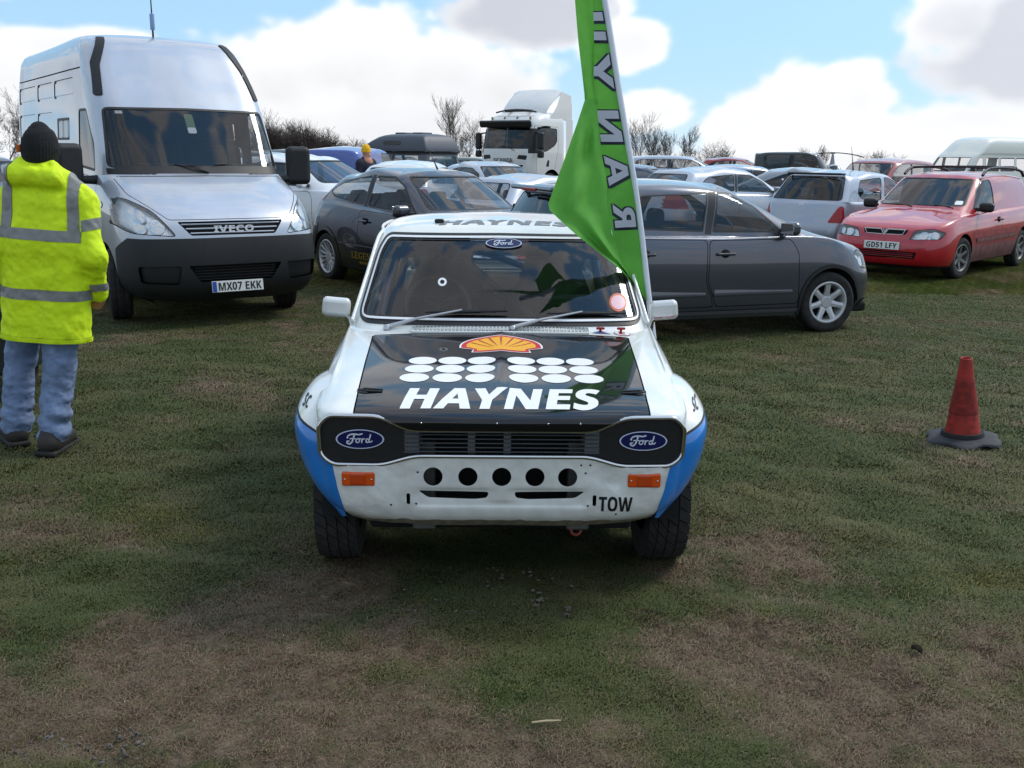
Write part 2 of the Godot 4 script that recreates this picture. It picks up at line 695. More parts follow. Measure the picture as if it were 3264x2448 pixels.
func panel(C: Dictionary, called: String, pts: Array, r: float, mode: int, lo: float, hi: float, how: String, m: Material, gap := 0.007) -> Array:
	# a body panel with an open shut line round it
	var poly := rpoly(pts, r)
	var all := take(C, poly, mode, lo, hi)
	var got := cut(all, [grown(poly, -gap)], mode, lo, hi)
	put(C, "shut_line", got[1].lifted(-0.012), M.gap, how)
	return put(C, called, got[0], m, how)

func inlay(C: Dictionary, called: String, pts: PackedVector2Array, mode: int, lo: float, hi: float, how: String, m: Material, sink := 0.0) -> Array:
	return put(C, called, take(C, pts, mode, lo, hi).lifted(-sink), m, how)

func lamp(C: Dictionary, called: String, pts: Array, r: float, mode: int, lo: float, hi: float, bowls: Array) -> void:
	# a clear lens over a silvered box with round bowls: bowls are [a, b, radius] in the cut's own plane
	var poly := rpoly(pts, r)
	var sh := take(C, poly, mode, lo, hi)
	var got := cut(sh, [grown(poly, -0.008)], mode, lo, hi)
	put(C, "lamp_surround", got[1].lifted(-0.002), M.gap, "pair")
	var lenses := put(C, called, got[0].lifted(0.001), M.lens, "pair")
	var k := 0
	for l in lenses:
		var side: int = [1, -1][k]
		k += 1
		solid("reflector", sheet_mesh(got[0].lifted(-0.055), C.s0, side), M.reflector, l)
		for b in bowls:
			var part := cut(got[0], [ring_poly(b[0], b[1], b[2], b[2], 16)], mode, lo, hi, false)
			solid("bulb_bowl", sheet_mesh(part[0].lifted(-0.03), C.s0, side), M.chrome, l)

func arch(C: Dictionary, s: float, cy: float, r: float, W: float, lip_m: Material = null, lip := 0.0, low := 0.18) -> void:
	# wheel opening, a lip round it and the dark well behind
	var poly := PackedVector2Array()
	for i in 25:
		var an := PI * i / 24.0
		poly.append(Vector2(s + r * cos(an), cy + r * sin(an)))
	poly.append(Vector2(s - r, -0.2))
	poly.append(Vector2(s + r, -0.2))
	take(C, poly, 0, W * 0.45, 9.0)
	if lip_m and lip > 0.0:
		var big := PackedVector2Array()
		for i in 25:
			var an := PI * i / 24.0
			big.append(Vector2(s + (r + lip) * cos(an), cy + (r + lip) * sin(an)))
		big.append(Vector2(s - r - lip, -0.2))
		big.append(Vector2(s + r + lip, -0.2))
		put(C, "arch_trim", take(C, big, 0, W * 0.45, 9.0).lifted(0.008), lip_m, "pair")
	var sh := Sheet.new()
	for i in 24:
		var a := PI * i / 24.0
		var b := PI * (i + 1) / 24.0
		var p := Vector3(W - 0.015, cy + r * sin(a), s + r * cos(a))
		var q := Vector3(W - 0.015, cy + r * sin(b), s + r * cos(b))
		var n1 := Vector3(0, -sin(a), -cos(a))
		var n2 := Vector3(0, -sin(b), -cos(b))
		var p2 := Vector3(W - 0.34, p.y, p.z)
		var q2 := Vector3(W - 0.34, q.y, q.z)
		sh.tri(p, q, q2, n1, n2, n2)
		sh.tri(p, q2, p2, n1, n2, n1)
		var c := Vector3(W - 0.34, cy, s)
		sh.tri(p2, q2, c, Vector3.RIGHT, Vector3.RIGHT, Vector3.RIGHT)
	sh.quad(Vector3(W - 0.34, cy, s - r), Vector3(W - 0.34, cy, s + r), Vector3(W - 0.34, low, s + r), Vector3(W - 0.34, low, s - r))
	put(C, "wheel_well", sh, M.gap, "pair")

var wheel_cache := {}
func wheel(C: Dictionary, s: float, x_out: float, R: float, w: float, r: float, spokes: int, fat: float, m: Material, steer := 0.0) -> void:
	var key := "%.3f %.3f %.3f %d %.2f" % [R, w, r, spokes, fat]
	if not wheel_cache.has(key):
		var h := w * 0.5
		var ty := lathe([[-h * 0.9, r - 0.01], [-h * 1.02, lerpf(r, R, 0.35)], [-h * 1.03, lerpf(r, R, 0.65)], [-h * 0.9, R - 0.014], [-h * 0.72, R - 0.002], [-h * 0.4, R], [-h * 0.38, R - 0.008], [-h * 0.3, R - 0.008], [-h * 0.28, R], [h * 0.28, R], [h * 0.3, R - 0.008], [h * 0.38, R - 0.008], [h * 0.4, R], [h * 0.72, R - 0.002], [h * 0.9, R - 0.014], [h * 1.03, lerpf(r, R, 0.65)], [h * 1.02, lerpf(r, R, 0.35)], [h * 0.9, r - 0.01]], 36)
		var st := SurfaceTool.new()
		st.begin(Mesh.PRIMITIVE_TRIANGLES)
		st.append_from(lathe([[h * 0.88, r + 0.008], [h * 0.97, r], [h * 0.98, r - 0.010], [h * 0.94, r - 0.020], [h * 0.70, r - 0.028], [h * 0.2, r - 0.034], [-h * 0.6, r - 0.036]], 36), 0, Transform3D())
		if spokes > 0:
			st.append_from(lathe([[h * 0.62, 0.0001], [h * 0.66, 0.026], [h * 0.60, 0.034], [h * 0.66, 0.046], [h * 0.62, 0.062], [h * 0.2, 0.064]], 20), 0, Transform3D())
		for i in spokes:
			# a ridged, tapering spoke
			var an := TAU * i / spokes
			var side := Vector3(0, -sin(an), cos(an))
			var out := Vector3(0, cos(an), sin(an))
			var sec := []
			for e in [[0.045, fat * 0.62, h * 0.62], [(r + 0.04) * 0.5, fat * 0.44, h * 0.78], [r - 0.012, fat * 0.52, h * 0.90]]:
				var c: Vector3 = out * e[0]
				sec.append([c - side * e[1] + Vector3(e[2] - 0.028, 0, 0), c - side * e[1] + Vector3(e[2] - 0.006, 0, 0), c + Vector3(e[2], 0, 0), c + side * e[1] + Vector3(e[2] - 0.006, 0, 0), c + side * e[1] + Vector3(e[2] - 0.028, 0, 0)])
			for k in 2:
				for j in 4:
					var q := [sec[k][j], sec[k][j + 1], sec[k + 1][j + 1], sec[k + 1][j]]
					var nn: Vector3 = (q[1] - q[0]).cross(q[3] - q[0]).normalized()
					var order := [0, 1, 2, 0, 2, 3]
					if nn.dot(q[0] + q[2] - sec[k][2] - sec[k + 1][2] + Vector3(0.04, 0, 0)) > 0.0:
						order = [0, 2, 1, 0, 3, 2]
					else:
						nn = -nn
					for z in order:
						st.set_normal(nn)
						st.add_vertex(q[z])
		var back := lathe([[0.0, 0.0001], [0.0, r * 0.55], [0.004, r * 0.56], [-0.02, r * 0.57], [-h * 0.5, r - 0.03]], 24)
		wheel_cache[key] = [ty, st.commit(), back]
	var got: Array = wheel_cache[key]
	for side in [1.0, -1.0]:
		var o := Node3D.new()
		o.name = "wheel"
		C.root.add_child(o, true)
		o.position = Vector3(side * (x_out - w * 0.5), R - 0.006, C.s0 - s)
		o.rotation_degrees.y = steer + (0.0 if side > 0.0 else 180.0)
		solid("tyre", got[0], M.tyre, o)
		solid("rim", got[1], m, o)
		solid("brake_disc", got[2], M.gap, o)

func cabin(C: Dictionary, o: Dictionary, floor_y := 0.28, rows := 2, wheel_side := 1.0) -> void:
	# floor, door cards, dashboard, seats with headrests, steering wheel
	var W: float = o.W
	var cs: float = o.cowl[0]
	var rs: float = o.rear_base[0]
	var by: float = minf(o.belt[0], o.belt[1]) - 0.03
	var len := rs - cs - 0.55
	var f := solid("floor_pan", rbox(Vector3(W * 1.7, 0.10, C.L - 0.5), 0.03), M.gap, C.root)
	f.position = Vector3(0, floor_y - 0.06, 0)
	for side in [1.0, -1.0]:
		var d := solid("door_card", rbox(Vector3(0.05, by - floor_y, len), 0.02), M.inside, C.root)
		d.position = Vector3(side * (W - 0.12), (by + floor_y) * 0.5, C.s0 - (cs + rs) * 0.5)
	var dash := solid("dashboard", rbox(Vector3(W * 1.72, 0.22, 0.42), 0.07), M.inside, C.root)
	dash.position = Vector3(0, o.cowl[1] - 0.10, C.s0 - cs - 0.46)
	var sw := TorusMesh.new()
	sw.inner_radius = 0.165
	sw.outer_radius = 0.19
	sw.rings = 20
	sw.ring_segments = 8
	var wh := solid("steering_wheel", sw, M.black, C.root)
	wh.position = Vector3(-wheel_side * W * 0.42, o.cowl[1] - 0.04, C.s0 - cs - 0.80)
	wh.rotation_degrees.x = 65.0
	var sy := floor_y + 0.06
	for r in rows:
		for side in [1.0, -1.0]:
			var z := C.s0 - (cs + 1.28 + 0.85 * r) as float
			if C.s0 - z > rs - 0.2:
				continue
			var se := Node3D.new()
			se.name = "seat"
			C.root.add_child(se, true)
			se.position = Vector3(side * W * 0.42, sy, z)
			var cu := solid("cushion", rbox(Vector3(W * 0.62, 0.20, 0.5), 0.07), M.cloth, se)
			cu.position = Vector3(0, 0.14, 0.1)
			var top: float = o.belt[0] + 0.02
			var ba := solid("backrest", rbox(Vector3(W * 0.60, top - sy - 0.1, 0.14), 0.06), M.cloth, se)
			ba.position = Vector3(0, (top - sy) * 0.5 + 0.12, -0.22)
			ba.rotation_degrees.x = -14.0
			var he := solid("headrest", rbox(Vector3(0.26, 0.17, 0.10), 0.05), M.cloth, se)
			he.position = Vector3(0, top - sy + 0.16, -0.31)

func mirrors(C: Dictionary, s: float, x: float, y: float, size: Vector3, m: Material) -> void:
	for side in [1.0, -1.0]:
		var o := Node3D.new()
		o.name = "door_mirror"
		C.root.add_child(o, true)
		o.position = Vector3(side * x, y, C.s0 - s)
		var h := solid("housing", rbox(size, minf(size.y, size.z) * 0.46, 3), m, o)
		h.position = Vector3(side * size.x * 0.5, 0, 0)
		h.rotation_degrees.y = side * -12.0
		var g := solid("mirror_glass", rbox(Vector3(size.x * 0.84, size.y * 0.78, 0.006), 0.003), M.chrome, o)
		g.position = Vector3(side * size.x * 0.5, 0, -size.z * 0.5)
		g.rotation_degrees.y = side * -12.0
		var a := solid("arm", rbox(Vector3(0.09, size.y * 0.4, size.z * 0.5), 0.012), M.black, o)
		a.position = Vector3(-side * 0.02, -size.y * 0.25, 0)

func number_plate(C: Dictionary, text: String, x: float, y: float, s: float, m: Material, tilt := 0.0, rear := false, euro := false) -> Node3D:
	var o := Node3D.new()
	o.name = "number_plate"
	C.root.add_child(o, true)
	o.position = Vector3(x, y, C.s0 - s)
	o.rotation_degrees = Vector3(tilt, 180.0 if rear else 0.0, 0)
	solid("backing", rbox(Vector3(0.52, 0.111, 0.012), 0.005), m, o)
	var tx := fit(text, "Droid Sans", 0.2, Vector2(0.022 if euro else 0.0, 0), Vector2(0.435 if euro else 0.45, 0.079))
	var sh := flat(tx, -0.0075)
	solid("characters", sheet_mesh(sh, 0.0, 1), M.ink, o)
	if euro:
		var b := flat([rpoly([[-0.256, -0.051], [-0.214, -0.051], [-0.214, 0.051], [-0.256, 0.051]], 0.004)], -0.0078)
		solid("blue_band", sheet_mesh(b, 0.0, 1), M.plate_blue, o)
	return o

func aerial(C: Dictionary, s: float, y: float, len: float, lean: float) -> void:
	var p := PackedVector3Array([Vector3(0, y - 0.01, C.s0 - s), Vector3(0, y + len * 0.5 * cos(lean), C.s0 - s - len * 0.5 * sin(lean)), Vector3(0, y + len * cos(lean), C.s0 - s - len * sin(lean))])
	solid("aerial", tube(p, [0.014, 0.006, 0.004], 6), M.black, C.root)

func wiper(C: Dictionary, a: Vector3, b: Vector3, c: Vector3, m: Material, blade: Material) -> void:
	# points given as (x, y, s): pivot, blade start, blade end
	var o := Node3D.new()
	o.name = "wiper"
	C.root.add_child(o, true)
	var f := func(p: Vector3) -> Vector3: return Vector3(p.x, p.y, C.s0 - p.z)
	var mid := b.lerp(c, 0.45)
	solid("wiper_arm", tube(PackedVector3Array([f.call(a), f.call(a.lerp(mid, 0.4) + Vector3(0, 0.012, -0.012)), f.call(mid + Vector3(0, 0.01, -0.01))]), [0.012, 0.007, 0.005], 6), m, o)
	solid("wiper_blade", tube(PackedVector3Array([f.call(b), f.call(mid), f.call(c)]), [0.005, 0.011, 0.005], 5), blade, o)

# ---------------------------------------------------------------- modern cars
func fittings(C: Dictionary, o: Dictionary, P: Material, g: Dictionary) -> void:
	# cuts and adds what every car has; g holds where
	var W: float = o.W
	var R: float = g.get("R", 0.30)
	var glass: Material = g.get("glass", M.glass)
	var trim: Material = g.get("arch_m", null)
	var ar: float = g.get("arch_r", R + 0.045)
	for s in [o.fw, o.rw]:
		arch(C, s, R, ar, W, trim, g.get("lip", 0.0))
	var cs: float = o.cowl[0]
	var cy: float = o.cowl[1]
	var us: float = o.rear_top[0]
	window(C, "windscreen", g.get("ws", [[-1, cy + 0.045], [o.xb * 0.86, cy + 0.045], [o.xr * 0.88, o.ws_top[1] - 0.045], [-1, o.ws_top[1] - 0.025]]), 0.05, 1, cs - 0.2, o.ws_top[0] + 0.3, "both", glass)
	if g.get("rear_glass", true):
		var ry: float = o.rear_base[1]
		window(C, "rear_window", g.get("rear", [[-1, ry + 0.05], [o.xb * 0.80, ry + 0.05], [o.xr * 0.87, o.rear_top[1] - 0.055], [-1, o.rear_top[1] - 0.04]]), 0.06, 1, minf(us, o.rear_base[0]) - 0.3, C.L + 0.2, "both", g.get("rear_glass_m", glass))
	for w in g.get("sides", []):
		window(C, w[0], w[1], w[2] if w.size() > 2 else 0.03, 0, 0.3, 2.0, "pair", w[3] if w.size() > 3 else glass)
	for w in g.get("pillars", []):
		inlay(C, "door_pillar", rpoly(w, 0.008), 0, 0.3, 2.0, "pair", M.black)
	for l in g.get("lamps", []):
		lamp(C, "headlight", l[0], l[1], l[2], 0.25 if l[2] == 0 else -0.5, 1.05, l[3])
	for t in g.get("tails", []):
		inlay(C, "tail_light", rpoly(t[0], 0.03), t[1], t[2], t[3], "pair", M.red_lens, -0.004)
	for f in g.get("inlays", []):
		inlay(C, f[0], f[1], f[2], f[3], f[4], f[5], f[6], f[7])
	for d in g.get("doors", []):
		panel(C, d[0], d[1], 0.05, 0, 0.4, 1.2, "pair", P)
	for h in g.get("handles", []):
		for side in [1.0, -1.0]:
			var n := Node3D.new()
			n.name = "door_handle"
			C.root.add_child(n, true)
			n.position = Vector3(side * (W - 0.006), h[1], C.s0 - h[0])
			var cup := solid("handle_cup", ellipsoid(Vector3.ONE), M.gap, n)
			cup.scale = Vector3(0.03, 0.09, 0.11)
			solid("grip", rbox(Vector3(0.03, 0.028, 0.19), 0.012), h[2], n).position = Vector3(side * 0.026, 0, 0)
	put(C, "body", C.body, P)
	if g.has("mirror"):
		mirrors(C, g.mirror[0], g.mirror[1], g.mirror[2], g.get("mirror_size", Vector3(0.19, 0.13, 0.10)), g.get("mirror_m", P))
	var wm: Material = g.get("wheel_m", M.alloy)
	wheel(C, o.fw, W - 0.012, R, g.get("ww", 0.185), g.get("rim", 0.19), g.get("spokes", 7), g.get("fat", 0.055), wm, g.get("steer", 0.0))
	wheel(C, o.rw, W - 0.012, R, g.get("ww", 0.185), g.get("rim", 0.19), g.get("spokes", 7), g.get("fat", 0.055), wm)
	cabin(C, o, 0.28, g.get("seat_rows", 2))
	if g.has("aerial"):
		aerial(C, g.aerial[0], g.aerial[1], g.aerial[2], g.aerial[3])

func dark_polo() -> void:
	var o := {"L": 3.97, "W": 0.84, "fw": 0.80, "rw": 3.27,
		"nose": [[0.20, 0.24], [0.30, 0.15], [0.48, 0.13], [0.62, 0.17], [0.77, 0.24]],
		"tail": [[0.28, 0.10], [0.38, 0.03], [0.55, 0.0], [0.78, 0.05], [0.98, 0.14]],
		"side": [[0.18, 0.20, 0.94], [0.30, 0.32, 0.985], [0.52, 0.54, 1.0], [0.74, 0.80, 0.992], [0.90, 0.955, 0.955]],
		"xb": 0.765, "cowl": [0.93, 1.0], "belt": [0.94, 0.99], "rear_base": [3.76, 1.03],
		"xr": 0.585, "ws_top": [1.80, 1.42], "rear_top": [3.55, 1.40], "rail": [1.395, 1.37], "rail_mid": 1.405, "peak": 1.475}
	var C := vehicle("parked_car", "dark grey five-door hatchback parked side-on behind the rally car", "car", "parked cars", o.L, 110.0, 0.80, -0.8, 3.13, 10.05)
	var P := paint(Color(0.31, 0.32, 0.36), 0.6, 0.26)
	shell(C, hull(o), 6)
	var grip := mat(Color(0.32, 0.32, 0.34), 0.2, 0.6)
	for d in [[1.24, 2.14], [2.20, 2.80]]:
		var sh := grid([PackedVector3Array([Vector3(0.843, 0.40, d[0]), Vector3(0.847, 0.40, d[1])]), PackedVector3Array([Vector3(0.853, 0.415, d[0] + 0.01), Vector3(0.857, 0.415, d[1] - 0.01)]), PackedVector3Array([Vector3(0.841, 0.47, d[0] + 0.03), Vector3(0.845, 0.48, d[1] - 0.02)])], Vector3(0, 0.4, 2))
		put(C, "door_moulding", sh, P, "pair")
	fittings(C, o, P, {"sides": [["front_side_window", [[1.32, 0.985], [2.13, 0.995], [2.02, 1.365], [1.86, 1.36], [1.60, 1.235]]], ["rear_side_window", [[2.22, 1.0], [3.00, 1.035], [2.96, 1.25], [2.82, 1.335], [2.12, 1.365]]]],
		"pillars": [[[2.14, 0.98], [2.21, 0.98], [2.112, 1.366], [2.028, 1.366]]],
		"lamps": [[[[0.24, 0.60], [0.42, 0.62], [0.53, 0.76], [0.46, 0.81], [0.22, 0.74]], 0.04, 0, [[0.35, 0.69, 0.05]]]],
		"tails": [[[[3.66, 0.74], [4.0, 0.74], [4.0, 0.95], [3.74, 0.94]], 0, 0.35, 1.0]],
		"doors": [["front_door", [[1.17, 0.30], [2.10, 0.30], [2.20, 0.55], [2.19, 0.93], [1.28, 0.93], [1.20, 0.80]]], ["rear_door", [[2.115, 0.30], [2.84, 0.30], [2.96, 0.52], [3.06, 0.72], [3.05, 0.955], [2.205, 0.935], [2.215, 0.55]]]],
		"inlays": [["sill_strip", PackedVector2Array([Vector2(1.16, 0.225), Vector2(2.9, 0.235), Vector2(2.9, 0.27), Vector2(1.16, 0.26)]), 0, 0.5, 1.0, "pair", mat(Color(0.34, 0.34, 0.36), 0.3, 0.3), -0.012],
			["bumper_lip", rpoly([[-0.1, 0.1], [0.40, 0.1], [0.38, 0.30], [-0.1, 0.31]], 0.02), 0, 0.0, 1.0, "both", M.trim, -0.006]],
		"handles": [[2.02, 0.80, grip], [2.86, 0.81, grip]], "mirror": [1.34, 0.79, 1.03], "arch_r": 0.338, "lip": 0.035, "arch_m": M.trim, "steer": -5.0, "rim": 0.205, "fat": 0.058})
	var sp := solid("spoiler", rbox(Vector3(1.08, 0.05, 0.22), 0.02), P, C.root)
	sp.position = Vector3(0, 1.375, C.s0 - 3.57)
	sp.rotation_degrees.x = 6
	solid("brake_light", rbox(Vector3(0.34, 0.03, 0.02), 0.008), M.red_lens, C.root).position = Vector3(0, 1.37, C.s0 - 3.685)

func dark_focus() -> void:
	var o := {"L": 4.17, "W": 0.85, "fw": 0.87, "rw": 3.48,
		"nose": [[0.18, 0.10], [0.30, 0.02], [0.48, 0.0], [0.60, 0.04], [0.70, 0.12]],
		"tail": [[0.28, 0.10], [0.38, 0.02], [0.55, 0.0], [0.80, 0.06], [1.00, 0.16]],
		"side": [[0.19, 0.22, 0.93], [0.32, 0.34, 0.98], [0.52, 0.55, 1.0], [0.72, 0.82, 0.985], [0.88, 1.0, 0.93]],
		"xb": 0.745, "cowl": [0.98, 0.98], "belt": [0.92, 1.06], "rear_base": [3.93, 1.05],
		"xr": 0.575, "ws_top": [1.88, 1.45], "rear_top": [3.52, 1.395], "rail": [1.43, 1.365], "rail_mid": 1.45, "peak": 1.51}
	var C := vehicle("parked_car", "dark grey three-door hatchback with gold lettering beside the silver van", "car", "parked cars", o.L, 37.0, 3.48, -0.8, -2.47, 13.75)
	var P := paint(Color(0.21, 0.21, 0.25), 0.5, 0.26)
	shell(C, hull(o), 6)
	fittings(C, o, P, {"sides": [["door_window", [[1.36, 0.975], [2.50, 1.015], [2.44, 1.40], [2.05, 1.40], [1.78, 1.29]], 0.06], ["quarter_window", [[2.60, 1.025], [3.42, 1.10], [3.60, 1.18], [3.20, 1.33], [2.54, 1.40]], 0.05]],
		"pillars": [[[2.51, 1.01], [2.59, 1.015], [2.53, 1.405], [2.45, 1.405]]],
		"lamps": [[[[0.05, 0.56], [0.42, 0.58], [0.52, 0.72], [0.22, 0.70]], 0.04, 0, [[0.26, 0.64, 0.05]]]],
		"tails": [[[[3.68, 1.04], [4.0, 1.04], [3.74, 1.36], [3.54, 1.35]], 0, 0.30, 0.75]],
		"doors": [["door", [[1.22, 0.27], [2.42, 0.27], [2.56, 0.50], [2.58, 0.97], [1.34, 0.93], [1.24, 0.80]]]],
		"inlays": [["side_moulding", PackedVector2Array([Vector2(1.3, 0.505), Vector2(3.08, 0.53), Vector2(3.08, 0.545), Vector2(1.3, 0.52)]), 0, 0.4, 1.0, "pair", mat(Color(0.36, 0.36, 0.38), 0.4), -0.01]],
		"handles": [[2.40, 0.84, P]], "mirror": [1.42, 0.78, 1.01], "mirror_size": Vector3(0.23, 0.15, 0.13), "arch_r": 0.35, "lip": 0.05, "arch_m": P, "R": 0.315, "rim": 0.225, "spokes": 15, "fat": 0.02, "ww": 0.2, "seat_rows": 2, "aerial": [2.02, 1.495, 0.26, 0.75]})
	# gold sign-writing low on the door
	var gold := mat(Color(0.62, 0.50, 0.12), 0.35, 0.4)
	var side := Sheet.new()
	for k in 2:
		var txt := fit(["LEGENDARY", "www."][k], ["Droid Serif", "Droid Sans"][k], 0.0, Vector2([2.28, 2.36][k], [0.40, 0.315][k]), Vector2([0.92, 0.34][k], [0.085, 0.035][k]), 0.0, true)
		for t in txt:
			side.tri(Vector3(0.856, t[0].y, t[0].x), Vector3(0.856, t[1].y, t[1].x), Vector3(0.856, t[2].y, t[2].x), Vector3.RIGHT, Vector3.RIGHT, Vector3.RIGHT)
	put(C, "lettering", side, gold, "left")

func red_van() -> void:
	var o := {"L": 4.29, "W": 0.855, "fw": 0.87, "rw": 3.48,
		"nose": [[0.17, 0.10], [0.24, 0.03], [0.46, 0.0], [0.58, 0.05], [0.72, 0.11]],
		"tail": [[0.28, 0.08], [0.38, 0.02], [0.55, 0.0], [0.80, 0.04], [0.98, 0.08]],
		"side": [[0.20, 0.22, 0.935], [0.30, 0.34, 0.98], [0.50, 0.52, 1.0], [0.70, 0.75, 0.99], [0.86, 0.92, 0.95]],
		"fb": [0.015, 0.07, 0.27], "xb": 0.76, "cowl": [1.10, 0.96], "belt": [0.905, 0.96], "rear_base": [4.14, 1.0],
		"xr": 0.61, "ws_top": [1.90, 1.45], "rear_top": [4.02, 1.43], "rail": [1.43, 1.41], "rail_mid": 1.44, "peak": 1.505}
	var C := vehicle("parked_van", "dusty red car-derived van with roof bars parked at an angle on the right", "van", "parked vans", o.L, -43.0, 0.87, 0.80, 6.50, 14.85)
	var P := speckle(paint(Color(0.73, 0.07, 0.14), 0.0, 0.36), 0.86, 1.0, 1.1, 21)
	var dusty := speckle(mat(Color(0.50, 0.30, 0.29), 0.8), 0.7, 1.0, 0.8, 23)
	var film := speckle(paint(Color(0.66, 0.20, 0.24), 0.0, 0.6), 0.72, 1.0, 0.5, 29)
	shell(C, hull(o), 6)
	# road dirt thrown up the lower flank
	var dirt := []
	for k in 2:
		var q := PackedVector2Array()
		for i in 70:
			var t := i / 69.0
			q.append(Vector2(lerpf(1.18, 4.1, t), [0.44, 0.66][k] + 0.03 * lumps.get_noise_2d(i * 9.0, k * 50.0) + 0.02 * lumps.get_noise_2d(i * 40.0, k * 90.0)))
		q.append(Vector2(4.1, 0.0))
		q.append(Vector2(1.18, 0.0))
		dirt.append(q)
	inlay(C, "grille", rpoly([[-0.27, 0.635], [0.30, 0.635], [0.33, 0.70], [-0.35, 0.70]], 0.01), 1, -0.2, 0.5, "both", M.gap, 0.03)
	inlay(C, "lower_grille", rpoly([[-0.4, 0.30], [0.47, 0.30], [0.50, 0.40], [-0.4, 0.40]], 0.02), 1, -0.2, 0.5, "both", M.gap, 0.03)
	inlay(C, "chin_spoiler", rpoly([[-0.4, 0.1], [0.80, 0.1], [0.80, 0.205], [-0.4, 0.205]], 0.01), 1, -0.2, 0.6, "both", M.trim, -0.01)
	fittings(C, o, P, {"rear_glass": false, "sides": [["door_window", [[1.42, 0.965], [2.30, 0.985], [2.24, 1.40], [1.98, 1.395], [1.72, 1.24]], 0.04]],
		"lamps": [[[[0.36, 0.565], [0.76, 0.585], [0.80, 0.68], [0.66, 0.735], [0.42, 0.70]], 0.03, 1, [[0.55, 0.645, 0.06], [0.69, 0.655, 0.05]]]],
		"doors": [["door", [[1.27, 0.29], [2.22, 0.29], [2.38, 0.50], [2.40, 0.94], [1.42, 0.90], [1.30, 0.80]]]],
		"tails": [[[[4.0, 0.6], [4.4, 0.6], [4.4, 1.0], [4.02, 1.0]], 0, 0.4, 1.0]],
		"inlays": [["side_moulding", PackedVector2Array([Vector2(1.32, 0.50), Vector2(3.05, 0.52), Vector2(3.05, 0.575), Vector2(1.32, 0.555)]), 0, 0.4, 1.0, "pair", dusty, -0.012],
			["road_dirt", dirt[0], 0, 0.4, 1.0, "pair", dusty, -0.001], ["road_dirt", dirt[1], 0, 0.4, 1.0, "pair", film, -0.001]],
		"handles": [[2.26, 0.80, M.black]], "mirror": [1.52, 0.78, 1.00], "mirror_m": M.trim, "mirror_size": Vector3(0.22, 0.14, 0.11), "arch_r": 0.345, "R": 0.298, "rim": 0.20, "spokes": 6, "fat": 0.05, "wheel_m": M.dull_alloy, "steer": -8.0, "seat_rows": 1})
	for y in [0.325, 0.35, 0.375]:
		solid("grille_bar", rbox(Vector3(0.9, 0.008, 0.03), 0.003), P, C.root).position = Vector3(0, y, C.s0 - 0.035)
	for y in [0.65, 0.668, 0.686]:
		solid("grille_slat", rbox(Vector3(0.56, 0.006, 0.02), 0.002), M.black, C.root).position = Vector3(0, y, C.s0 - 0.105)
	var v := flat(stroke([[-0.30, 0.705], [-0.055, 0.705], [-0.005, 0.625], [0.05, 0.705], [0.30, 0.705]], 0.014) + stroke([[-0.02, 0.70], [0.0, 0.66], [0.025, 0.70]], 0.012) + stroke([[-0.30, 0.705], [-0.26, 0.635], [-0.03, 0.632]], 0.008) + stroke([[0.30, 0.705], [0.26, 0.635], [0.03, 0.632]], 0.008), 0.062)
	put(C, "grille_emblem", v, M.white, "right")
	number_plate(C, "GD51 LFY", 0, 0.475, -0.008, M.plate, -6)
	# roof bars on feet
	for side in [1.0, -1.0]:
		var p := PackedVector3Array()
		for q in [[2.05, 1.455], [2.22, 1.535], [2.7, 1.565], [3.5, 1.545], [3.86, 1.50], [3.98, 1.43]]:
			p.append(Vector3(side * 0.60, q[1], C.s0 - q[0]))
		solid("roof_bar", tube(spline(p, 4), [0.022], 8), M.black, C.root)
	for s in [2.35, 3.55]:
		var bar := PackedVector3Array([Vector3(-0.62, 1.56, C.s0 - s), Vector3(0, 1.58, C.s0 - s), Vector3(0.62, 1.56, C.s0 - s)])
		solid("cross_bar", tube(spline(bar, 4), [0.016], 6), M.black, C.root)
	wiper(C, Vector3(0.55, 0.985, 1.13), Vector3(0.5, 1.01, 1.12), Vector3(0.0, 1.02, 1.12), M.black, M.black)
	wiper(C, Vector3(-0.05, 0.99, 1.09), Vector3(-0.1, 1.01, 1.09), Vector3(-0.55, 1.01, 1.15), M.black, M.black)
	var st := cut(C.windscreen, [rpoly([[0.50, 1.03], [0.60, 1.03], [0.585, 1.085], [0.49, 1.085]], 0.02)], 1, 0.5, 2.5, false)
	put(C, "sticker", st[0].lifted(0.003), M.white, "right")

